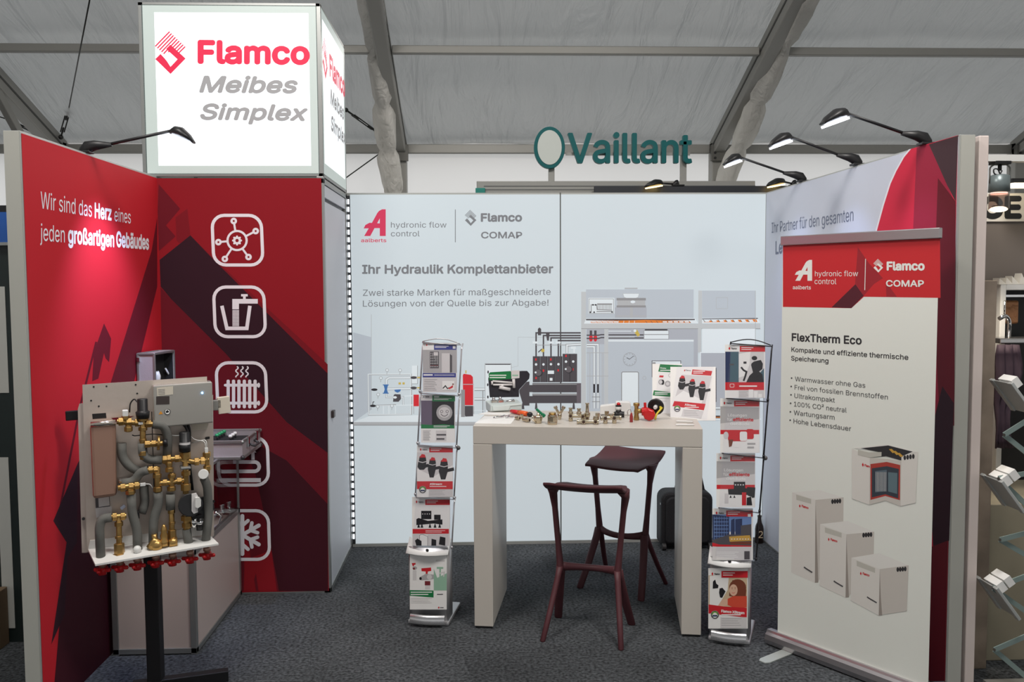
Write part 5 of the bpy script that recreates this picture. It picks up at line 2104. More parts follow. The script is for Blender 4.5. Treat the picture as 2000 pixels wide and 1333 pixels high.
def wallq(p, q, z0, z1, th, mm):
    p, q = V((*p, 0)), V((*q, 0))
    n_ = V((-(q - p).y, (q - p).x, 0)).normalized() * th
    return m.prism([p + V((0, 0, z0)), q + V((0, 0, z0)), q + V((0, 0, z1)), p + V((0, 0, z1))], n_, mm)


wallq(back[0], back[1], za, zc_, tt_, CASE)
wallq(back[2], back[3], za, zc_, tt_, CASE)
wallq(back[3], back[0], za, zc_, tt_, CASE)
m.prism([V((*b_, zc_ - tt_)) for b_ in back], V((0, 0, tt_)), CASE)
m.prism([V((*b_, za)) for b_ in back], V((0, 0, tt_)), CASE)
m.build('shell', uc)
m = MB()
for b_ in back:
    m.bar(V((*b_, za)), V((*b_, zc_ + 0.003)), 0.012, 0.012, ALU, up=(1, 0, 0))
for i in range(4):
    p, q = back[i], back[(i + 1) % 4]
    m.bar(V((*p, zc_)), V((*q, zc_)), 0.012, 0.012, ALU)
m.build('edge_trim', uc, bevel=0.002)
m = MB()
ins = [V((b_[0], b_[1], 0)) for b_ in back]
n_ = V((-(ins[1] - ins[2]).y, (ins[1] - ins[2]).x, 0)).normalized()
if n_.x > 0:
    n_ = -n_
p, q = ins[1].lerp(ins[2], 0.04) + n_ * 0.05, ins[1].lerp(ins[2], 0.96) + n_ * 0.05
m.prism([p + V((0, 0, za + .01)), q + V((0, 0, za + .01)), q + V((0, 0, zc_ - .01)), p + V((0, 0, zc_ - .01))], n_ * 0.01, CASE_IN)
cen = (ins[0] + ins[2]) / 2
for i, j in ((2, 3), (3, 0), (0, 1)):
    a_, b_ = ins[i].lerp(cen, .06), ins[j].lerp(cen, .06)
    m.prism([a_ + V((0, 0, za + .01)), b_ + V((0, 0, za + .01)), b_ + V((0, 0, zc_ - .012)), a_ + V((0, 0, zc_ - .012))], (cen - (a_ + b_) / 2).normalized() * .003, CASE_IN)
m.build('foam_insert', uc)
m = MB()
for z in (zc_ - 0.03, zc_ - 0.16):
    m.box((X0_ - 0.004, -1.372, z - 0.012), (X0_ + 0.012, -1.358, z + 0.012), CHROME)
m.build('latch', uc, bevel=0.002)
TOOLW = mat('white_tool_plastic', (225, 225, 224), 0.35)


def ctool(name, label, pts, r, lath=None):
    m = MB()
    P3 = []
    for u, v, f in pts:
        pl = Plane(ins[1] - n_ * -0.03, (ins[2] - ins[1]))
        P3.append(pl.px(u, v))
    m.tube(P3, r, TOOLW, 10)
    return tag(m.build(name), label, 'tool', 'white tools in the upright case')


ctool('press_tool', 'white rounded tool at the left inside the upright case', [(307, 756, 0), (307, 735, 0), (306, 726, 0)], [.016, .019, .012])
ctool('test_probe', 'slanting white rod inside the upright case', [(337, 742, 0), (330, 733, 0), (323, 720, 0)], [.006, .006, .005])
ctool('plastic_wrench', 'white slotted wrench at the right inside the upright case', [(331, 745, 0), (333, 728, 0), (332, 713, 0)], [.007, .007, .011])

# ------------------------------------------------------------------ samples on the table
NK = NICKEL
BRS = mat('worn_brass', (176, 146, 92), 0.35, 0.9)
BRONZE = mat('bronze_fitting', (160, 120, 80), 0.4, 0.8)
BORE = mat('dark_bore', (60, 36, 26), 0.7)
WPL = mat('white_plastic', (226, 226, 224), 0.35)
TAXI = PL_TB.u
TAXD = -PL_TB.n   # away from the viewer
UPV = V((0, 0, 1))


def tp(u, v, dz=0.0):
    p = on_table(u, v)
    return p + V((0, 0, dz))


def one(name, label, cat, m, group=None, bevel=0.0008):
    return tag(m.build(name, bevel=bevel), label, cat, group)


# open sample case: light tray base, dark lined lid standing up
b0, b1 = tp(958, 806), tp(1020, 803)
cu = (b1 - b0).normalized()
cb = UPV.cross(cu).normalized()
if cb.y < 0:
    cb = -cb
cw_ = (b1 - b0).length
sc_ = thing('fitting_case', 'open white plastic case with dark lid at the left end of the table', 'case', b0)
TRAY = mat('tray_plastic', (196, 206, 204), 0.35)
m = MB()
prof = [(0.0, 0.006), (0.012, 0.0), (0.10, 0.0), (0.11, 0.02), (0.11, 0.058), (0.0, 0.045)]
pts = [b0 + cb * d + UPV * z for d, z in prof]
m.prism(pts, cu * cw_, TRAY)
m.build('tray', sc_, bevel=0.006)
m = MB().prism([b0 + cu * (cw_ * a) - cb * 0.004 + UPV * z for a, z in ((0.08, 0.008), (0.56, 0.008), (0.62, 0.032), (0.98, 0.036), (0.98, 0.042), (0.06, 0.036))], cb * 0.005, mat('tray_latch', (212, 222, 220), 0.35))
m.build('front_latch', sc_, bevel=0.002)
LP = Plane(b0 + cb * 0.115, cu)
m = MB().prism([LP.px(*q) for q in ((957, 777), (954, 740), (958, 730), (1020, 725), (1030, 725), (1035, 731), (1034, 740), (1014, 762), (1014, 776))], -LP.n * 0.008, mat('lid_lining', (36, 34, 44), 0.6))
ld = m.build('lid', sc_, bevel=0.003)
A = Art(LP, LP.st, 0.0006)
A.off(930, 700, 9.52)
A.poly(PGREEN, (232, 290), (262, 262), (645, 240), (648, 385), (240, 410))
A.bars(PAPER, 250, 310, 560, 2, 42, 18, rag=0.05)
A.poly(PGREYL, (650, 232), (805, 225), (805, 370), (655, 385))
A.rect(PMINT, 670, 308, 780, 335)
A.build('lid_labels', ld)
m = MB()
for a_, b_ in (((962, 745), (1000, 748)), ((963, 752), (1000, 752))):
    m.cyl(LP.px(*a_, .006), LP.px(*b_, .006), 0.006, PGREYL)
m.cyl(LP.px(1003, 741, .006), LP.px(1004, 758, .006), 0.009, PGREYL)
m.cyl(LP.px(975, 757, .006), LP.px(996, 761, .006), 0.010, PGREYL)
m.cyl(LP.px(981, 751, .006), LP.px(980, 760, .006), 0.009, PGREYL)
m.cyl(LP.px(961, 745, .006), LP.px(961, 752, .006), 0.006, PGREYL)
m.build('mounted_pipe_sample', ld)
for k, (u, lb) in enumerate(((971, 'chromed valve block on the left in the white plastic case tray'), (986, 'chromed valve block second from the left in the case tray'), (1007, 'flat chromed bar at the right in the case tray'))):
    p = b0 + cu * ((u - 958) * 0.00272) + cb * 0.055 + UPV * 0.052
    m = MB()
    if k < 2:
        m.bar(p - cu * 0.018, p + cu * 0.018, 0.03, 0.026, CHROME)
        m.ball(p + UPV * 0.022, 0.010, CHROME, 10)
        m.cyl(p + UPV * 0.01, p + UPV * 0.02, 0.009, CHROME)
    else:
        m.bar(p - cu * 0.03 - UPV * 0.008, p + cu * 0.03 - UPV * 0.004, 0.03, 0.018, CHROME)
        m.cyl(p - cu * 0.02, p + cu * 0.03 + UPV * 0.006, 0.007, CHROME)
    one('valve_block', lb, 'fitting', m, 'chromed pieces in the plastic case')

# papers
def paper(pts, z, label, n=1):
    m = MB()
    m.prism([tp(u, v, z) for u, v in pts], UPV * 0.002, PAPER)
    return one('paper_sheet', label, 'paper', m, 'paper sheets on the table', 0)


paper(((934, 810), (950, 806), (1000, 808), (990, 812)), 0.0, 'white sheet lying under the open plastic case')
pp = paper(((927, 828), (946, 814), (1008, 816), (998, 829)), 0.0, 'white leaflet lying at the front left corner of the table')

# cutter with red and orange grip
a_, b_ = tp(998, 808, .014), tp(1036, 815, .014)
d_ = (b_ - a_)
t = thing('pipe_cutter', 'red and orange hand tool with black end on the table', 'tool', a_ - UPV * .014)
m = MB().tube([a_, a_ + d_ * .18, a_ + d_ * .4], [.009, .012, .012], PRED, 10)
m.build('red_grip', t)
m = MB().tube([a_ + d_ * .4, a_ + d_ * .6, a_ + d_ * .84], [.013, .015, .013], mat('orange_grip', (232, 96, 36), 0.4), 10)
m.build('orange_grip', t)
m = MB().ball(a_ + d_ * .97, .0145, BLACK, 12, (1.2, 1, 1))
m.build('black_end', t)

# little chrome wing pieces
for k, (u, v, du, lb) in enumerate(((974, 818, 9, 'small chrome wing piece lying farthest left on the white leaflet'), (987, 816, 8, 'small chrome wing piece beside the red and orange tool'), (996, 818, 7, 'small chrome wing piece right at the brass nuts'))):
    p, q = tp(u - du, v + 0.5, .006), tp(u + du, v - 1, .008)
    m = MB().tube([p, p.lerp(q, .35) + UPV * .004, p.lerp(q, .6), q], [.0035, .0055, .004, .0055], CHROME, 8)
    m.ball(p, .0065, CHROME, 8)
    one('wing_handle', lb, 'fitting', m, 'chrome wing pieces on the table')


def nut(name, label, u, v, r, h, material=NK, axis=None, bore=True, group=None):
    p = tp(u, v)
    ax = axis or UPV
    base = p if axis is None else p + UPV * r
    m = MB()
    if axis is None:
        m.lathe(base, ax, [(0, r * .85), (h * .12, r * .9), (h * .3, r * .9)], material, 16)
        m.cyl(base + ax * h * .3, base + ax * h * .75, r, material, n=6, smooth=False)
        m.lathe(base, ax, [(h * .75, r * .86), (h, r * .82)], material, 16)
        if bore:
            m.cyl(base + ax * (h * 1.0), base + ax * (h * 1.01), r * .6, BORE)
    else:
        a0_, a1_ = base - ax * h / 2, base + ax * h / 2
        m.cyl(a0_, a1_, r * .8, material)
        m.cyl(base - ax * h * .1, base + ax * h * .3, r, material, n=6, smooth=False)
        if bore:
            for e, s_ in ((a0_, -1), (a1_, 1)):
                m.cyl(e, e + ax * s_ * 0.0008, r * .55, BORE)
    return one(name, label, 'fitting', m, group, 0.001)


LD = (TAXI * 0.85 - TAXD * 0.5).normalized()
nut('hex_nut', 'small brass nut lying in front of the orange grip, leftmost of the pair', 1011, 821, .012, .03, NK, LD)
nut('union_fitting', 'small nickel union with dark bore at the right end of the leaflet', 1028, 825, .013, .045, NK, LD)
nut('hex_nut', 'small nickel nut standing behind the union near the orange grip', 1019, 818, .011, .024, NK)

# tap piece with green lever
p = tp(1051, 827)
t = thing('drain_tap', 'nickel tap body with a green lever, left of the big brass valve', 'tap', p)
m = MB().lathe(p, UPV, [(0, .019), (.012, .021), (.03, .026), (.042, .025), (.043, .020)], NK, 20)
m.tube([p + TAXI * -.026 + UPV * .044, p + TAXI * -.034 + UPV * .02 - TAXD * .01, p + TAXI * -.01 + UPV * .006 - TAXD * .022], .0028, NK, 8, bend=.02)
m.build('tap_body', t)
g0, g1 = p + UPV * .075 - TAXI * .012 + TAXD * .02, p + UPV * .045 + TAXI * .022 + TAXD * .02
m = MB().bar(g0, g1, .018, .013, mat('green_lever', (28, 124, 84), 0.3))
m.bar(g1 - UPV * .012, g1 + TAXI * .012 + UPV * .002, .02, .02, MATS['green_lever'])
m.cyl(p + UPV * .04 + TAXD * .008, p + UPV * .055 + TAXD * .02, .008, NK)
m.build('green_lever', t, bevel=0.003)

nut('ball_valve_body', 'wide nickel and brass union with open ring top near the table front', 1079, 829, .030, .052, NK)
p = tp(1079, 829, .0525)
MBr = MB().lathe(p, UPV, [(0, .019), (.010, .020), (.011, .015)], BRS, 18)
br = bpy.data.objects['ball_valve_body']
ROOTM[br.name] = Matrix.Identity(4)
MBr.build('brass_ring', br)

# Y piece
p = tp(1093, 820)
m = MB().cyl(p, p + UPV * .018, .009, NK)
m.lathe(p, UPV, [(.012, .012), (.03, .013), (.034, .010)], NK)
for s_ in (-1, 1):
    e = p + TAXI * (s_ * .022) + UPV * .066
    m.cyl(p + UPV * .026, e, .0075, NK)
    m.cyl(e - TAXI * (s_ * .002) - UPV * .004, e + TAXI * (s_ * .003) + UPV * .008, .011, NK)
one('branch_fitting', 'nickel Y-shaped branch fitting behind the wide union', 'fitting', m)


def manifold(name, label, u0, v0, u1, v1, stubs, heads, rz=.020, pr=.0105, feet=True):
    a, b = tp(u0, v0, rz), tp(u1, v1, rz)
    d = b - a
    m = MB().cyl(a, b, pr, NK)
    dn = d.normalized()
    for e, s_ in ((a, -1), (b, 1)):
        m.cyl(e - dn * (s_ * .006), e + dn * (s_ * .003), pr * 1.25, NK)
        m.cyl(e + dn * (s_ * .003), e + dn * (s_ * .0036), pr * .8, BORE)
    for f in stubs:
        c = a + d * f
        m.lathe(c, -UPV, [(0, pr * 1.05), (rz - .001, pr * 1.15)], NK)
        fr = c - TAXD * (pr * 1.5)
        m.cyl(c, fr, pr * 1.1, NK)
        m.cyl(fr, fr - TAXD * .0008, pr * .75, BORE)
    for f, h in heads:
        c = a + d * f
        m.lathe(c, UPV, [(0, pr), (pr * 1.2, pr * 1.0), (pr * 1.25, pr * 1.35), (pr * 2.1, pr * 1.35), (pr * 2.2, pr * .9), (h, pr * .8), (h + .002, pr * 1.1), (h + .008, pr * 1.1), (h + .009, pr * .4)], NK, 14)
    return one(name, label, 'fitting', m, 'nickel manifold pieces on the table', 0.0006)


manifold('manifold_piece', 'nickel manifold with two tall heads and square feet, left of the three', 1113, 823, 1140, 824, (0.06, 0.95), ((0.06, .036), (0.66, .034)), rz=.030)
manifold('manifold_piece', 'low nickel manifold with dark bores facing front, middle of the three', 1128, 829, 1168, 829, (0.30, 0.88), ((0.88, .022),), rz=.0135)
manifold('manifold_piece', 'nickel manifold on two round feet in front of the black red-capped valve', 1174, 828, 1212, 827, (0.22, 0.68), ((0.5, .014),), rz=.030)

p = tp(1147, 823)
m = MB().lathe(p, UPV, [(0, .010), (.012, .011), (.024, .013), (.032, .016), (.046, .016), (.048, .011), (.062, .009), (.092, .008), (.094, .011), (.100, .011), (.101, .004)], NK, 14)
m.cyl(p + UPV * .018, p + UPV * .018 - TAXD * .017, .010, NK)
m.cyl(p + UPV * .018 - TAXD * .017, p + UPV * .018 - TAXD * .0178, .006, BORE)
one('valve_spindle', 'tall slim nickel valve with dark cap standing among the manifolds', 'fitting', m)
for u, v, lb in ((1167, 822, 'nickel elbow with hex top right of the slim valve'), (1185, 818, 'nickel elbow with hex top behind the long manifold')):
    p = tp(u, v)
    m = MB().lathe(p, UPV, [(0, .008), (.012, .010), (.022, .010)], NK)
    m.cyl(p + UPV * .022, p + UPV * .042, .0135, NK, n=6, smooth=False)
    m.cyl(p + UPV * .01, p + UPV * .01 - TAXD * .014, .010, NK)
    m.cyl(p + UPV * .01 - TAXD * .014, p + UPV * .01 - TAXD * .0148, .006, BORE)
    one('elbow_fitting', lb, 'fitting', m)

# black valve with red dome
p = tp(1208, 816)
t = thing('safety_valve', 'black valve with white collar and red dome cap on the table', 'valve', p)
m = MB().lathe(p + UPV * .018 - TAXI * .024, TAXI, [(0, .014), (.01, .018), (.036, .020), (.05, .016), (.056, .018)], BLACK, 16)
m.lathe(p, UPV, [(.0, .012), (.02, .018), (.036, .016), (.044, .014)], BLACK, 16)
m.cyl(p + UPV * .018 - TAXI * .03, p + UPV * .018 - TAXI * .022 , .013, NK)
m.build('valve_body', t)
MB().lathe(p, UPV, [(.044, .016), (.062, .016), (.063, .014)], WPL, 18).build('white_collar', t)
MB().lathe(p, UPV, [(.063, .017), (.070, .016)], BLACK, 18).build('black_ring', t)
MB().lathe(p, UPV, [(.070, .011), (.078, .0105), (.084, .007), (.086, .002)], REDCAP, 16).build('red_dome', t)

# white housing at the back
p, q = tp(1172, 812), tp(1232, 812)
t = thing('white_housing', 'long pale plastic housing lying behind the manifolds', 'housing', p)
m = MB().prism([p + UPV * .004, p + (q - p) * .5 + UPV * .004, p + (q - p) * .5 + UPV * .066, p + UPV * .056], TAXD * .05, WPL)
m.build('narrow_end', t, bevel=0.006)
m = MB().prism([p + (q - p) * .5, q, q + UPV * .068, p + (q - p) * .94 + UPV * .078, p + (q - p) * .5 + UPV * .078], TAXD * .06, WPL)
m.build('wide_end', t, bevel=0.006)

# brass fitting with red assembly and round black gauge
p = tp(1243, 821)
t = thing('red_filter_unit', 'brass and red filter unit with large red cap and black disc', 'valve', p)
m = MB().lathe(p, UPV, [(0, .015), (.012, .016), (.03, .012), (.05, .014), (.062, .011), (.078, .012), (.08, .017), (.094, .018), (.096, .014)], BRS, 16)
m.cyl(p + UPV * .05, p + UPV * .052 + TAXI * .03, .013, BRS)
m.build('brass_body', t)
c = p + UPV * .048 + TAXI * .04
m = MB().lathe(c - TAXI * .012, TAXI, [(0, .022), (.02, .026), (.036, .022), (.05, .014)], REDCAP, 8, smooth=False)
m.bar(c + UPV * .02 + TAXI * .008, c + UPV * .05 + TAXI * .006, .015, .015, REDCAP)
m.build('red_body', t, bevel=0.002)
rc = tp(1268, 823, .036)
ax = (-TAXD * 0.85 - TAXI * 0.2 - UPV * 0.1).normalized()
m = MB().lathe(rc - ax * .02, ax, [(0, .026), (.012, .034), (.03, .034), (.036, .028), (.037, .012)], REDCAP, 8, smooth=False)
m.build('red_cap', t, bevel=0.003)
gc = tp(1281, 820, .072)
m = MB().lathe(gc - ax * .012, ax, [(0, .034), (.004, .044), (.014, .046), (.020, .044), (.021, .034), (.016, .030)], BLACK, 26)
m.build('black_disc', t)
m = MB().lathe(gc, ax, [(.0, .012), (.022, .011), (.03, .008)], WPL, 14)
m.build('white_hub', t)
m = MB().tube([gc + TAXI * .038 + ax * .012, gc + TAXI * .008 - UPV * .035 + ax * .03, gc + TAXI * .004 - UPV * .062 + ax * .04], .0055, mat('yellow_tag', (220, 200, 60), 0.4), 8, bend=.02)
m.bar(gc + TAXI * .022 + ax * .014, gc + TAXI * .045 + ax * .012, .008, .012, MATS['yellow_tag'])
m.build('yellow_pull', t)
p = tp(1233, 825)
m = MB().lathe(p, UPV, [(0, .009), (.03, .009), (.042, .006), (.052, .003)], mat('dark_red_sleeve', (150, 44, 46), 0.4), 12)
m.tube([p + UPV * .05, p + UPV * .075 - TAXI * .006, p + UPV * .06 - TAXI * .022, p + UPV * .03 - TAXI * .018], .0022, CHROME, 6, bend=.02)
one('key_tool', 'small dark red pointed tool with a wire loop beside the brass fitting', 'tool', m)

# two white pens
for k, (u0, v0, u1, v1, lb) in enumerate(((1320, 825, 1354, 826, 'white pen lying behind the other pen on the table'), (1319, 832, 1356, 832.5, 'white pen lying nearest the front right table corner'))):
    a, b = tp(u0, v0, .005), tp(u1, v1, .005)
    t = thing('pen', lb, 'pen', a, 'white pens on the table')
    MB().tube([a, a.lerp(b, .06), a.lerp(b, .94), b], [.002, .0048, .0048, .004], WPL, 10).build('barrel', t)
    MB().bar(a.lerp(b, .62) + UPV * .0055, b + UPV * .006, .003, .0015, CHROME).build('clip', t)

# acrylic leaflet holders
phi = math.radians(-34)
HU = V((math.cos(phi), math.sin(phi), 0))
HB = V((-HU.y, HU.x, 0))
HV = (UPV * math.cos(math.radians(20)) + HB * math.sin(math.radians(20)))


def holder(u, v, w, h, label, sheet_label, draw, corners, off):
    o = tp(u, v, .004)
    P = Plane(o, HU, HV)
    t = thing('leaflet_holder', label, 'leaflet holder', o - UPV * .004, 'clear leaflet holders on the table')
    ac = ACRYL
    MB().slab(P, 0, 0, w, h, 0.0, 0.002, ac).build('front_pane', t)
    MB().slab(P, 0, 0, w, h, -0.008, -0.006, ac).build('back_pane', t)
    m = MB().prism([o, o + HU * w, o + HU * w + HB * .10, o + HB * .10], -UPV * .0035, ac)
    m.build('foot', t)
    sheet('leaflet', sheet_label, 'leaflet', P, corners, off, draw, d=-0.002, thick=0.003, group='leaflets in clear holders')


Z4 = (1130, 540, 4.3)


def g_green(A):
    A.rect(PGREEN, 680, 738, 868, 806) if False else A.poly(PGREEN, (684, 738), (868, 748), (862, 812), (668, 800))
    A.text(PAPER, 'Simplex', (684, 774), (735, 778), 764, bold=0.05)
    A.bars(PAPER, 684, 786, 840, 1, 8, 7)
    A.poly(PRED, (680, 832), (714, 834), (710, 850), (676, 848))
    A.dot(PGREY, 693, 888, 24)
    A.dot(PBLACK, 706, 890, 13, 22)
    A.dot(PGREYL, 690, 888, 14)
    A.dot(PGREY, 748, 903, 26)
    A.dot(PGREYL, 748, 903, 14)
    A.ring(PGREY, 770, 832, 15, 3)
    A.poly(PGREEN, (632, 958), (812, 975), (806, 1015), (622, 1000))
    A.bars(PAPER, 640, 972, 770, 2, 14, 7)
    A.bars(PGREY, 640, 1025, 760, 2, 22, 3)


def g_sign(A):
    A.poly(PGREYL, (868, 826), (1118, 840), (1062, 1075), (800, 1050))
    A.poly(PAPER, (800, 1020), (880, 960), (1040, 1040), (1030, 1075), (795, 1050))
    A.poly(PRED, (956, 782), (1122, 796), (1112, 835), (948, 824))
    A.bars(PAPER, 962, 794, 1060, 2, 15, 7)
    A.poly(PRED, (884, 790), (890, 782), (896, 790), (888, 800))
    A.text(PDARK, 'Flamco', (898, 793), (942, 796), 784, bold=0.05)
    valve_pic(A, 870, 882, 45, 1.55)
    valve_pic(A, 955, 908, 43, 2.5)
    valve_pic(A, 1040, 928, 45, 2.5)
    A.poly(PRED, (803, 1048), (1066, 1072), (1052, 1125), (788, 1090))
    A.text(PAPER, 'XStream', (890, 1085), (985, 1094), 1070, bold=0.06, shear=0.2)
    A.bars(PAPER, 890, 1098, 1010, 1, 8, 6)
    A.poly(PGREYL, (878, 1115), (1050, 1132), (1030, 1195), (862, 1176))
    A.bars(PGREY, 885, 1125, 1010, 4, 14, 4)
    eco_badge(A, 828, 1112, 28)


holder(1276, 806, 0.205, 0.290, 'clear leaflet holder with green-topped sheet, standing farther back', 'green-topped leaflet showing silver fittings in the rear holder', g_green, (618, 735, 868, 1155), Z4)
holder(1309, 815, 0.215, 0.297, 'clear leaflet holder with red-striped sheet at the right end of the table', 'red-striped leaflet with three black valves in the front holder', g_sign, (770, 760, 1150, 1212), Z4)

# ------------------------------------------------------------------ bag and bottle at the back wall
BAGM = mat('bag_fabric', (20, 20, 24), 0.75, bump=0.25, bscale=160)
bl, brr = at(1291, 1072, y=-0.20), at(1392, 1072, y=-0.20)
bx0, bx1 = bl.x, brr.x
btop = at(1340, 962, y=-0.20).z
bag = thing('trolley_bag', 'black soft trolley bag standing behind the right table leg', 'bag', ((bx0 + bx1) / 2, -0.14, 0))


def rbox(x0, x1, z0, z1, r, y0, y1, mm, n=5):
    pts = []
    for cx, cz, a0 in ((x1 - r, z1 - r, 0), (x0 + r, z1 - r, PI / 2), (x0 + r * .5, z0 + r * .5, PI), (x1 - r * .5, z0 + r * .5, 1.5 * PI)):
        rr = r if a0 < PI else r * .5
        for i in range(n + 1):
            a = a0 + PI / 2 * i / n
            pts.append(V((cx + rr * math.cos(a), y0, cz + rr * math.sin(a))))
    return MB().prism(pts, V((0, y1 - y0, 0)), mm)


rbox(bx0, bx1, 0.02, btop, 0.06, -0.20, -0.03, BAGM).build('bag_body', bag, bevel=0.018)
rbox(bx0 + 0.03, bx1 - 0.03, 0.05, btop - 0.03, 0.05, -0.222, -0.2, BAGM).build('front_pocket', bag, bevel=0.01)
h0, h1, ht = at(1317, 965, y=-.12), at(1376, 965, y=-.12), at(1330, 917, y=-.12)
m = MB()
P0 = [h0, V((h0.x + .035, -.12, ht.z - .02)), V(((h0.x + h1.x) / 2, -.12, ht.z + .004)), V((h1.x - .035, -.12, ht.z - .02)), h1]
for i in range(4):
    m.bar(P0[i], P0[i + 1], 0.012, 0.034, BAGM, up=(0, 1, 0))
m.build('carry_handle', bag, bevel=0.004)
for x in (bx0 + 0.02, bx1 - 0.02):
    m = MB().cyl(V((x - .014, -.205, .024)), V((x + .014, -.205, .024)), .024, mat('wheel_rubber', (48, 46, 46), 0.6), n=16)
    m.build('wheel', bag, bevel=0.003)
MB().box((bx0 - .003, -.19, btop - .09), (bx0 + .006, -.18, btop - .075), CHROME).build('zip_pull', bag)

bp_ = V((at(1487, 1062, z=0).x - 0.01, -0.065, 0))
bt = thing('beer_bottle', 'dark brown glass bottle in the corner behind the right literature stand', 'bottle', bp_)
BGL = mat('dark_bottle_glass', (28, 16, 12), 0.12)
MB().lathe(bp_, UPV, [(0, .028), (.004, .031), (.10, .031), (.125, .027), (.15, .016), (.175, .0135), (.19, .0135)], BGL, 20).build('glass', bt)
MB().lathe(bp_, UPV, [(.188, .015), (.199, .015), (.201, .012)], mat('bottle_cap', (70, 66, 60), 0.35, 0.6), 16).build('cap', bt)
BP2 = Plane(bp_ + V((-.0, -.0315, 0)), (1, 0, 0))
A = Art(BP2, lambda x, y: (x, y), 0.0005)
lab = mat('bottle_label', (196, 180, 150), 0.5)
A.line(lab, .006, (-.014, .082), (-.008, .090), (.006, .090), (.012, .082), (.010, .070), (-.004, .056), (-.014, .046), (.016, .046))
A.build('label_mark', bt)

# ------------------------------------------------------------------ roll-up banner
BA, BD = V((2.393, -1.84, 0)), V((0.323, -0.47, 0)).normalized()
PBN = Plane(BA, BD)
bw = 0.853
bn = thing('rollup_banner', 'white roll-up banner with red head standing before the white wall', 'banner', BA + BD * bw / 2)
CASS = mat('cassette_aluminium', (188, 184, 186), 0.28, 0.9)
prof = [(-0.045, 0.006), (-0.052, 0.03), (-0.045, 0.055), (-0.02, 0.075), (0.012, 0.078), (0.018, 0.066), (0.030, 0.055), (0.034, 0.03), (0.028, 0.006)]
m = MB().prism([PBN.pt(-0.004, z, d) for d, z in prof], BD * (bw + 0.01), CASS)
m.build('cassette', bn, bevel=0.002)
for a in (0.13, bw - 0.13):
    m = MB()
    pts = [PBN.pt(a - .03, 0, 0.0), PBN.pt(a - .03, 0, .20), PBN.pt(a - .018, 0, .225), PBN.pt(a + .018, 0, .225), PBN.pt(a + .03, 0, .20), PBN.pt(a + .03, 0, 0.0)]
    m.prism([p + V((0, 0, .001)) for p in pts], V((0, 0, .005)), mat('foot_plate_metal', (198, 204, 200), 0.4, 0.5))
    m.build('swing_foot', bn)
BFILM = mat('banner_film', (236, 239, 231), 0.5)
a0, a1 = 0.052, 0.846
MB().slab(PBN, a0, 0.07, a1, 2.07, -0.001, 0.0, BFILM).build('film', bn)
tl, tr = PBN.st(1528, 462), PBN.st(1836, 447)
m = MB().slab(PBN, tl[0] - .004, 2.045, tr[0] + .006, 2.092, -0.012, 0.012, CASS)
m.build('top_rail', bn, bevel=0.004)
MB().cyl(PBN.pt(.43, 0.07, -0.03), PBN.pt(.43, 2.06, -0.022), 0.009, ALU).build('support_pole', bn)
A = Art(PBN, PBN.st, 0.0002)
A.off(1500, 440, 5.556)
BR1, BR2 = mat('banner_red', (205, 40, 46), 0.5), mat('banner_red_deep', (160, 36, 46), 0.5)
A.poly(BR1, (162, 140), (1866, 60), (1872, 790), (1040, 778), (905, 902), (162, 888))
A.poly(BR2, (975, 240), (945, 640), (1035, 770), (1400, 782), (1270, 600), (1100, 420))
A.poly(BR1, (1045, 760), (1150, 640), (1275, 560), (1285, 775), (1040, 775))
A.poly(mat('banner_plum', (86, 28, 40), 0.5), (948, 642), (1038, 768), (905, 902), (690, 893))
BWH = mat('banner_white', (240, 241, 236), 0.5)
aalberts_mark(A, BWH, 292, 378, 1.52)
A.text(BWH, 'aalberts', (270, 695), (465, 698), 655, bold=0.02)
A.text(BWH, 'hydronic flow', (510, 555), (978, 555), 498)
A.text(BWH, 'control', (506, 640), (742, 642), 580)
A.poly(BWH, (1056, 366), (1063, 366), (1055, 706), (1047, 706))
flamco_mark(A, BWH, 1146, 368, 0.62)
A.text(BWH, 'Flamco', (1295, 487), (1695, 487), 402, bold=0.08)
A.text(BWH, 'COMAP', (1285, 664), (1690, 668), 600, bold=0.05)
A.build('printed_head', bn)
A = Art(PBN, PBN.st, 0.0002)
A.off(1540, 620, 5.129)
BTX, BTX2 = mat('banner_text_dark', (52, 52, 54), 0.5), mat('banner_text', (78, 78, 80), 0.5)
A.text(BTX, 'FlexTherm Eco', (36, 236), (730, 272), 163, bold=0.055)
A.text(BTX, 'Kompakte und effiziente thermische', (30, 346), (1200, 428), 300, bold=0.025)
A.text(BTX, 'Speicherung', (28, 432), (400, 460), 388, bold=0.025)
for i, (s_, x0, y0, x1, y1) in enumerate((('Warmwasser ohne Gas', 66, 640, 770, 708), ('Frei von fossilen Brennstoffen', 62, 724, 996, 826), ('Ultrakompakt', 60, 808, 465, 856), ('100% CO² neutral', 56, 892, 583, 956), ('Wartungsarm', 54, 978, 462, 1028), ('Hohe Lebensdauer', 52, 1062, 628, 1142))):
    A.text(BTX2, s_, (x0, y0), (x1, y1), y0 - 46)
    A.dot(BTX2, x0 - 34, y0 - 30, 8)
A.build('lettering', bn)
A = Art(PBN, PBN.st, 0.0002)
A.off(1520, 850, 3.603)
C1, C2, C3 = mat('banner_box_front', (226, 223, 216), 0.5), mat('banner_box_side', (206, 201, 193), 0.5), mat('banner_box_top', (233, 232, 226), 0.5)
C4 = mat('banner_box_slot', (196, 194, 184), 0.5)
C5 = mat('banner_box_gap', (158, 150, 142), 0.5)
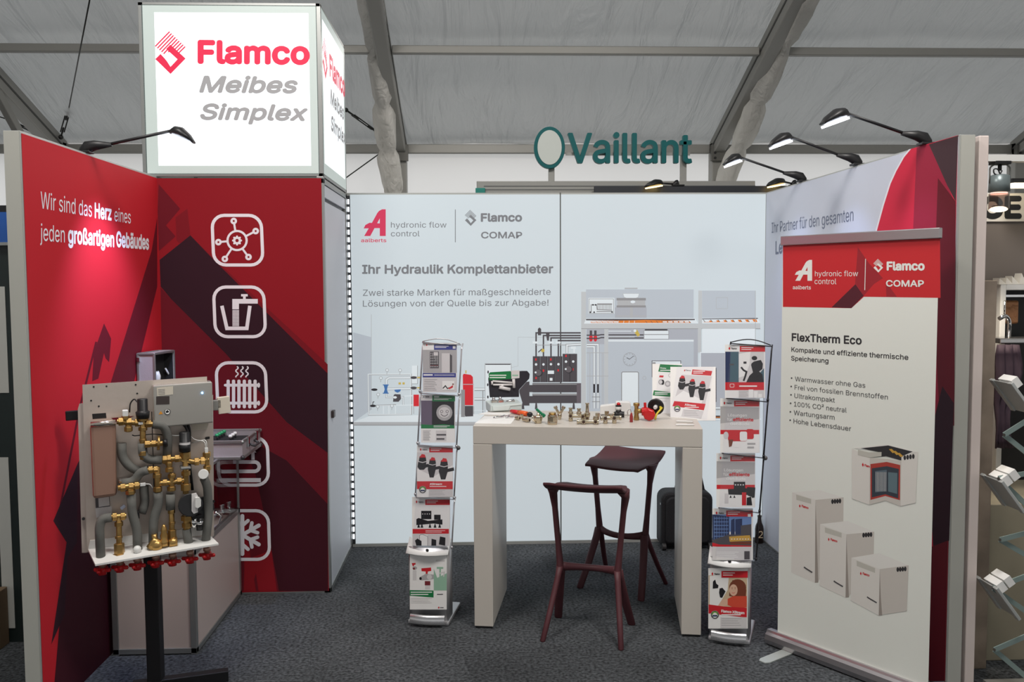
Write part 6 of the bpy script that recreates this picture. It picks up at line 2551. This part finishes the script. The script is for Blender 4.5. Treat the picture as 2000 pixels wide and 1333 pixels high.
def box_pic(A, fl_, tlp, mid_t, mid_b, tr_, br_, top_r, slot, holes, logo):
    A.poly(C5, mid_b, (mid_b[0] + 24, mid_b[1] - 2), (mid_t[0] + 30, mid_t[1] + 100), mid_t)
    A.poly(C1, tlp, mid_t, mid_b, fl_)
    A.poly(C2, mid_t, tr_, br_, (mid_b[0] + 24, mid_b[1] - 6), (mid_t[0] + 8, mid_t[1] + 200))
    A.poly(C3, tlp, top_r, tr_, mid_t)
    x, y, x2, y2 = slot
    A.poly(C4, (x, y), (x2, y2 - 34), (x2, y2), (x + 2, y + 38))
    for k in range(4):
        A.dot(BTX, holes[0] + k * 17.5, holes[1] - k * 1.5, 9, 17)
    lx, ly = logo
    A.poly(PRED, (lx, ly), (lx + 6, ly - 12), (lx + 12, ly + 2), (lx + 6, ly + 14))
    A.text(PRED, 'Flamco', (lx + 20, ly + 8), (lx + 66, ly + 22), ly - 8, bold=0.06)


box_pic(A, (92, 968), (98, 405), (262, 458), (258, 1042), (460, 440), (458, 610), (285, 388), (126, 420, 232, 486), (382, 470), (146, 500))
box_pic(A, (290, 1060), (295, 628), (480, 700), (474, 1146), (676, 682), (672, 840), (488, 606), (328, 650, 446, 724), (601, 706), (350, 735))
box_pic(A, (510, 1165), (516, 865), (715, 945), (708, 1272), (918, 918), (905, 1240), (712, 832), (552, 885, 682, 972), (842, 948), (576, 975))
for x0, y0, x1, y1 in ((182, 930, 240, 968), (392, 1028, 456, 1068), (626, 1140, 694, 1182)):
    A.line(BTX2, 9, (x0, y0), (x0 + 12, y0 + 9), (x1, y1))
A.poly(C1, (520, 95), (645, 160), (642, 492), (520, 448))
A.poly(C1, (865, 150), (985, 120), (968, 478), (860, 502))
A.poly(C3, (520, 92), (760, 66), (980, 118), (865, 152), (760, 90), (640, 105))
A.poly(BTX, (580, 94), (775, 74), (948, 118), (868, 152), (868, 180), (760, 150), (648, 160), (730, 125))
A.poly(C2, (645, 160), (770, 168), (868, 185), (862, 502), (755, 462), (642, 492))
A.poly(mat('banner_cut_red', (176, 66, 58), 0.5), (650, 205), (765, 190), (860, 212), (858, 460), (755, 430), (650, 458))
A.poly(mat('banner_cut_dark', (58, 66, 76), 0.5), (660, 235), (765, 220), (850, 240), (846, 448), (755, 418), (660, 440))
A.poly(mat('banner_cut_blue', (92, 108, 120), 0.5), (684, 255), (765, 245), (762, 395), (684, 405))
for k in range(8):
    A.rect(C2, 688 + k * 10, 262, 691 + k * 10, 398)
A.poly(mat('banner_cut_teal', (100, 122, 130), 0.5), (775, 262), (840, 268), (838, 415), (775, 398))
A.poly(C4, (562, 104), (640, 122), (728, 120), (728, 150), (640, 160), (562, 140))
for k in range(4):
    A.dot(BTX, 892 + k * 20, 160 - k * 3, 9, 17)
for k in range(3):
    A.poly(PGOLD, (780 + k * 28, 100 + k * 14), (800 + k * 28, 98 + k * 14), (826 + k * 28, 122 + k * 14), (806 + k * 28, 128 + k * 14))
A.poly(PRED, (590, 210), (597, 195), (604, 212), (597, 224))
A.text(PRED, 'Flam', (610, 220), (645, 230), 205, bold=0.06)
A.build('printed_boxes', bn)

# ------------------------------------------------------------------ neighbouring stand behind: beam, teal sign
TEAL = mat('teal_letters', (2, 96, 98), 0.5, spec=0.25)
YV = 1.2
hb = thing('header_beam', 'long grey aluminium header beam of the stand behind, over the lit back wall', 'beam', at(940, 366, y=YV).xyz * 1.0)
x0, x1 = at(931, 366, y=YV).x, at(1475, 366, y=YV).x
zt_, zb_ = at(940, 354, y=YV).z, at(940, 392, y=YV).z
m = MB().box((x0, YV, zb_), (x1, YV + .12, zt_), ALU_D)
m.build('beam', hb, bevel=0.004)
m = MB()
for f in (0.24, 0.42, 0.62):
    z = zt_ - (zt_ - zb_) * f
    m.box((x0 + .06, YV - .004, z - .006), (x1, YV, z), mat('beam_groove', (96, 98, 98), 0.5))
m.build('beam_groove', hb)
m = MB().box((x0 - .01, YV - .03, zb_), (x0 + .07, YV + .0, at(940, 368, y=YV).z), mat('teal_clip', (20, 132, 120), 0.4))
m.build('teal_corner', hb, bevel=0.004)
for x in (x0 + .06, x1 - .06):
    MB().box((x - .03, YV + .03, 0), (x + .03, YV + .09, zb_), ALU_D).build('post', hb)
dpan = MB().box((at(1161, 370, y=YV - .1).x, YV - .1, 1.9), (at(1560, 370, y=YV - .1).x, YV - .06, at(1200, 363.5, y=YV - .1).z), mat('dark_fascia', (34, 38, 46), 0.5)).build('fascia_panel', bevel=0.004)
tag(dpan, 'dark blue-grey fascia strip peeking over the lit back wall', 'panel')

vg = thing('company_sign', 'teal lettering and teal oval emblem on posts above the lit back wall', 'sign', (at(1200, 320, y=YV).x, YV + .06, zt_))
PV = Plane((0, YV, 0), (1, 0, 0))
for u in (1078, 1337):
    a_, b_ = PV.st(u, 355), PV.st(u, 300)
    MB().box((a_[0] - .025, YV + .035, zt_ - .01), (a_[0] + .025, YV + .075, b_[1]), ALU_D).build('sign_post', vg, bevel=0.003)


def oval(rx, ry, c, d0, d1, mm, n=40):
    pts = []
    cx, cz = PV.st(*c)
    s_ = (CAM - V((cx, YV, cz))).length / F_PX
    return MB().prism([PV.pt(cx + rx * s_ * math.cos(2 * PI * i / n), cz + ry * s_ * math.sin(2 * PI * i / n), d0) for i in range(n)], PV.n * (d1 - d0), mm)


oval(29.5, 39.5, (1073, 289), -0.035, 0.02, TEAL).build('oval_emblem', vg, bevel=0.003)
oval(23, 32.5, (1073, 289), 0.02, 0.026, mat('emblem_field', (206, 212, 206), 0.5)).build('emblem_field', vg)
cu_ = bpy.data.curves.new('sign_text', 'FONT')
cu_.body = 'Vaillant'
cu_.extrude = 0.05
cu_.resolution_u = 4
if FONT:
    cu_.font = FONT
ob_ = bpy.data.objects.new('sign_text', cu_)
me_ = bpy.data.meshes.new_from_object(ob_)
vv = [(v.co.x, v.co.y, v.co.z) for v in me_.vertices]
ff = [tuple(p.vertices) for p in me_.polygons]
bpy.data.objects.remove(ob_)
bpy.data.curves.remove(cu_)
bpy.data.meshes.remove(me_)
lx0, lx1 = min(p[0] for p in vv), max(p[0] for p in vv)
s0, s1, stp = PV.st(1110, 318), PV.st(1349, 319), PV.st(1110, 262)
m = MB()
sx, sy = (s1[0] - s0[0]) / (lx1 - lx0), (stp[1] - s0[1]) / CAPH
for i, (ox, oy) in enumerate(BOLD):
    bo = 0.0065
    m.add([PV.pt(s0[0] + (x - lx0) * sx + ox * bo, s0[1] + y * sy + oy * bo, z * 0.5 + i * 1.5e-4) for x, y, z in vv], ff, TEAL)
m.build('lettering', vg)
m = MB().box((s0[0] - .02, YV + .026, at(1200, 300, y=YV).z - .012), (s1[0], YV + .036, at(1200, 300, y=YV).z + .012), ALU_D)
m.build('letter_rail', vg)

a = at(1296, 358, y=YV - .08)
arm_lamp((a.x + .12, YV - .08, dpan.bound_box[1][2] - 0.0 if False else at(1200, 363.5, y=YV - .1).z), at(1292, 358, y=YV - .14), at(1262, 363, y=YV - .2), (a.x - .05, YV - .4, 1.5), 'small lamp with warm glow on the dark fascia strip, nearer the teal lettering', 2.0, 'warm lamps on the fascia strip', warm=True)
a = at(1530, 355, y=YV - .08)
arm_lamp((a.x + .10, YV - .08, at(1200, 363.5, y=YV - .1).z), at(1530, 355, y=YV - .14), at(1501, 361, y=YV - .2), (a.x - .05, YV - .4, 1.5), 'small lamp with warm glow on the dark fascia strip, behind the white wall top', 2.0, 'warm lamps on the fascia strip', warm=True)

# ------------------------------------------------------------------ neighbours at the right edge
PINKP = mat('pale_rose_panel', (228, 214, 208), 0.5)
o = MB().box((3.102, -2.42, 0), (3.146, -1.3, 2.5), PINKP).build('partition_panel', bevel=0.004)
tag(o, 'pale rose-grey partition edge right of the grey wall profile', 'panel')
xa, xb = at(1908, 900, y=-2.2).x, at(1944, 700, y=-2.2).x
o = MB().box((3.148, -2.2, 0), (xb, -2.15, at(1940, 548, y=-2.2).z), mat('glossy_brown_post', (140, 126, 112), 0.3, noise=0.35, nscale=5)).build('counter_end_board', bevel=0.004)  # brown tone mottled by noise
tag(o, 'mottled taupe upright board beside the pale partition edge', 'board')
c0, c1 = at(1935, 1290, z=0), at(1936, 985, y=-2.1)
o = MB().box((xb + .002, -2.11, 0.0), (4.3, -1.5, c1.z), mat('beige_counter', (150, 142, 122), 0.55, noise=0.1, nscale=4)).build('counter', bevel=0.004)
tag(o, 'beige counter at the right edge beyond the taupe board', 'counter')
YN = -1.45
GW = mat('taupe_wall', (112, 104, 98), 0.7)
ztop_ = at(1960, 433, y=YN).z
o = MB().box((3.2, YN, 0), (5.2, YN + .05, ztop_), GW).build('partition_wall')
tag(o, 'taupe partition wall under the black-lettered header at the right edge', 'wall panel')
t = thing('header_sign', 'white header board with black capital letters at the right edge', 'sign', (3.6, YN, ztop_))
m = MB().box((3.2, YN - .01, ztop_), (5.2, YN + .05, at(1960, 378, y=YN).z), mat('header_white', (222, 218, 210), 0.5))
m.build('board', t)
PN = Plane((0, YN - .01, 0), (1, 0, 0))
A = Art(PN, PN.st, 0.001)
A.text(BLACK, 'GE', (1919, 424.5), (1992, 424.5), 386, bold=0.09)
A.build('lettering', t)
o = MB().box((3.15, -2.0, at(1950, 315, y=-2.0).z), (4.6, -1.94, at(1950, 302, y=-2.0).z), WHITE).build('lighting_rail')
tag(o, 'pale horizontal rail holding the track spotlight at the right edge', 'rail')
zr = at(1950, 315, y=-1.97).z
t = thing('track_spotlight', 'grey track spotlight with glowing lens at the right edge', 'lamp', at(1953, 318, y=-1.97))
sl = at(1953, 318, y=-1.97)
k_ = (CAM - sl).length / F_PX
SGR = mat('spotlight_grey', (120, 132, 134), 0.35, 0.3)
pz = lambda v: sl.z - (v - 318) * k_
X = sl.x
m = MB().box((X - 14 * k_, -2.0, zr - 6 * k_), (X + 14 * k_, -1.94, zr), BLACK)
m.cyl(V((X, -1.97, zr - 6 * k_)), V((X, -1.97, zr - 16 * k_)), 3.2 * k_, BLACK)
m.build('track_adapter', t, bevel=0.002)
m = MB().tube([V((X - 17 * k_, -1.97, pz(352))), V((X - 17 * k_, -1.97, pz(326))), V((X - 10 * k_, -1.97, pz(321))), V((X + 12 * k_, -1.97, pz(321))), V((X + 18 * k_, -1.97, pz(326))), V((X + 18 * k_, -1.97, pz(352)))], 1.4 * k_, ALU_D, 8, bend=.01)
m.build('yoke', t)
MB().tube([V((X, -1.99, pz(332))), V((X - 4 * k_, -1.99, pz(340))), V((X - 14 * k_, -1.99, pz(338))), V((X - 15 * k_, -1.99, pz(329))), V((X - 7 * k_, -1.99, pz(329))), V((X - 2 * k_, -1.99, pz(342)))], 1.1 * k_, BLACK, 6, bend=.02).build('cable', t)
MB().lathe(V((X, -1.97, pz(338))), -UPV, [(0, 10 * k_), (2 * k_, 16 * k_), (29 * k_, 17 * k_), (30 * k_, 13 * k_)], SGR, 22).build('lamp_body', t)
MB().lathe(V((X, -1.97, pz(368))), -UPV, [(0, 13 * k_), (3 * k_, 13 * k_)], mat('rosy_glow', (255, 200, 180), 0.4, emit=1.4, emit_rgb=(255, 205, 190)), 20).build('reflector_glow', t)
MB().rings([(V((X, -1.97, pz(v))), V((1, 0, 0)), V((0, 1, 0)), 16 * k_, 16 * k_) for v in (370, 396)], clear_mat('smoked_lens_tube', (190, 176, 172), 0.8, 0.1), 20, cap=False).build('lens_tube', t)
MB().ball(V((X, -1.97, pz(396))), 14 * k_, mat('warm_bulb', (255, 236, 200), 0.4, emit=5, emit_rgb=(255, 232, 196)), 14, (1, 1, .35)).build('bulb', t)
lamp('track_spot_light', 'SPOT', (X, -1.97, pz(404)), (X + .1, -2.0, 0), 25, (1, .86, .66), spot=1.3)
t = thing('floodlight', 'flat floodlight with warm glowing face above the black-lettered header', 'lamp', at(1990, 352, y=-1.6))
p = at(1966, 358, y=-1.6)
m = MB().box((p.x, -1.65, p.z - .004), (p.x + .18, -1.5, p.z + .02), BLACK)
m.build('housing', t)
m = MB().box((p.x + .006, -1.656, p.z - .018), (p.x + .17, -1.51, p.z - .004), mat('warm_panel_glow', (255, 240, 205), 0.4, emit=4, emit_rgb=(255, 236, 200)))
m.build('glowing_face', t)
m = MB().box((p.x + .09, -1.52, p.z), (p.x + .12, -1.45, p.z + .02), BLACK)
m.build('bracket', t)
# bath display behind the counter
YD = -1.75
zc0 = c1.z + .001
t = thing('display_niche', 'white framed dark niche standing on the beige counter', 'display', (3.75, YD, zc0))
nx0, nx1, nz = at(1951, 700, y=YD).x, 4.25, at(1960, 556, y=YD).z
m = MB().box((nx0, YD, zc0), (nx0 + .03, YD + .2, nz), WHITE)
m.box((nx0 + .03, YD, nz - .03), (nx1, YD + .2, nz), WHITE)
m.build('white_frame', t, bevel=0.004)
MB().box((nx0 + .03, YD + .16, zc0), (nx1, YD + .19, nz - .03), mat('niche_black', (16, 14, 14), 0.4)).build('dark_back', t)
MB().bar(V((nx0 + .04, YD + .03, nz - .06)), V((nx1, YD + .03, nz - .06)), .012, .012, CHROME).build('chrome_rail', t)
m = MB()
rnd = random.Random(4)
pts = []
for k in range(14):
    x = nx0 - .01 + k * .035
    m.prism([V((x, YD, nz)), V((x + .04, YD, nz)), V((x + .018 + rnd.uniform(-.01, .01), YD + .02, nz + .03 + rnd.random() * .035))], V((0, .06, 0)), mat('tissue_white', (214, 210, 200), 0.7))
m.build('crumpled_tissue', t)
MB().box((nx0 + .05, YD + .08, nz - .21), (nx0 + .15, YD + .12, nz - .085), mat('copper_shade', (168, 120, 84), 0.35, 0.6, bump=.4, bscale=30)).build('copper_shade', t, bevel=.01)
fz = at(1960, 660, y=-1.85).z
fx = at(1962, 660, y=-1.85).x
t = thing('wash_basin', 'pale basin rim with chrome edge on the counter beside the purple cloth', 'basin', (fx + .15, -1.85, zc0))
m = MB().box((fx - .05, -1.9, fz - .028), (fx + .34, -1.76, fz), mat('basin_chrome_edge', (180, 178, 178), .15, .9))
m.build('rim', t, bevel=.006)
MB().cyl(V((fx + .2, -1.84, zc0)), V((fx + .2, -1.84, fz - .028)), .05, WHITE).build('pedestal', t)
t = thing('basin_tap', 'curved chrome tap on the basin rim at the right edge', 'tap', (fx, -1.84, fz))
MB().tube([V((fx + .022, -1.85, fz + .001)), V((fx + .022, -1.85, fz + .09)), V((fx - .005, -1.86, fz + .115)), V((fx - .042, -1.87, fz + .098))], .011, CHROME, 10, bend=.05).build('spout', t)
MB().cyl(V((fx + .0, -1.84, fz + .10)), V((fx + .002, -1.84, fz + .19)), .004, CHROME).build('lever', t)
# purple cloth
rows = []
for j in range(12):
    row = []
    z = fz - .03 - j * (fz - .03 - zc0 - .24) / 11
    for i in range(10):
        x = at(1946, 760, y=-1.93).x + i * .011 * (1 + .25 * math.sin(j * .6))
        row.append(V((x, -1.935 + .016 * math.sin(i * 1.9 + j * .4) + .006 * math.sin(j * 1.3), z)))
    rows.append(row)
o = MB().grid(rows, mat('purple_cloth', (66, 50, 62), 0.8), True, (0, .012, 0)).build('draped_cloth')
tag(o, 'dark purple cloth hanging from the basin rim at the right edge', 'cloth')
# zigzag rack
t = thing('folding_rack', 'folding zigzag leaflet rack with metal trays cut by the right edge', 'leaflet rack', (at(1990, 1300, y=-2.5).x, -2.5, 0))
YR = -2.5
TEALG = mat('greenish_strut', (150, 168, 164), 0.25, 0.3)
L_ = [(1975, 744), (2040, 800), (1961, 850), (2046, 918), (1950, 935), (2050, 1030), (1953, 1055), (2046, 1110), (1940, 1150), (2046, 1225), (1942, 1270), (2030, 1345)]
for i in (1, 3, 5, 7, 9):
    a_, b_, c_ = L_[i], L_[i + 1], L_[min(i + 2, 11)]
    m = MB().bar(at(*a_, y=YR), at(*b_, y=YR), .006, .022, TEALG)
    m.bar(at(*b_, y=YR + .012), at(*c_, y=YR + .012), .006, .022, TEALG)
    m.cyl(at(*b_, y=YR - .01), at(*b_, y=YR + .02), .006, mat('rivet_dark', (70, 66, 60), .4, .5), n=8)
    m.build('strut', t)
base = at(2030, 1345, y=YR)
MB().box((base.x - .2, YR - .08, 0), (base.x + .15, YR + .1, max(base.z, .02)), ALU_D).build('rack_foot', t)
WT = mat('rack_tray_metal', (205, 208, 206), .35, .5)
for k, (u, v) in enumerate(((1973, 748), (1954, 940), (1944, 1148))):
    a_ = at(u, v, y=YR - .02)
    m = MB()
    e1, e2 = at(u + 45, v + 62, y=YR - .02), at(u + 40, v - 30, y=YR - .02)
    m.bar(a_, e1, .03, .014, WT)
    m.bar(a_ + V((0, .14, 0)), e1 + V((0, .14, 0)), .03, .014, WT)
    m.prism([a_ + V((0, 0, -.004)), e1, e1 + V((0, .14, 0)), a_ + V((0, .14, -.004))], V((.004, 0, .004)), WT)
    m.build('tray', t, bevel=.002)
    lf = MB()
    w_ = (e2 - a_)
    for j in range(2 if k else 1):
        s_ = a_ + w_ * (.05 + .36 * j) + V((0, 0, .004))
        lf.prism([s_, s_ + w_ * .3, s_ + w_ * .3 + (e1 - a_) * .25 + V((0, .0, 0)), s_ + (e1 - a_) * .25], V((0, .10, 0)), PAPER)
    lf.build('leaflet_edge', t)

# ------------------------------------------------------------------ neighbours at the left edge
YL_ = -1.62
t = thing('neighbour_partition', 'dark green partition with blue fascia at the left edge', 'wall panel', (-1.9, YL_, 0))
zz = lambda v: at(10, v, y=YL_).z
MB().box((-3.2, YL_, 0), (-1.05, YL_ + .05, zz(480)), mat('dark_green_panel', (26, 36, 35), 0.4)).build('green_panel', t)
MB().box((-3.2, YL_ - .02, zz(474)), (-1.05, YL_ + .06, zz(415)), mat('blue_fascia', (34, 84, 160), 0.5)).build('blue_fascia', t)
MB().box((-3.2, YL_ - .03, zz(480)), (-1.05, YL_ + .06, zz(474)), ALU).build('light_rail', t)
MB().box((-3.2, YL_ - .02, zz(415)), (-1.05, YL_ + .06, zz(402)), BLACK).build('dark_cap', t)
for i, (u0, u1, v0, v1, lb) in enumerate(((-6, 9, 560, 768, 'upper white strip on the dark green partition'), (7, 16, 894, 1228, 'lower white strip on the dark green partition'))):
    p, q = at(u0, v1, y=YL_ - .003), at(u1, v0, y=YL_ - .003)
    o = MB().box((p.x, YL_ - .004, p.z), (q.x, YL_ - .0005, q.z), mat('strip_white', (190, 190, 184), .5)).build('wall_strip')
    tag(o, lb + ' at the left edge', 'strip')
p = at(-20, 1240, y=YL_ - .08)
o = MB().box((p.x - .3, YL_ - .12, 0), (at(4, 1240, y=YL_ - .08).x, YL_ - .01, at(0, 1155, y=YL_ - .08).z), mat('brown_carton', (112, 92, 70), .7)).build('carton', bevel=.004)
tag(o, 'brown carton edge on the floor at the left edge', 'box')
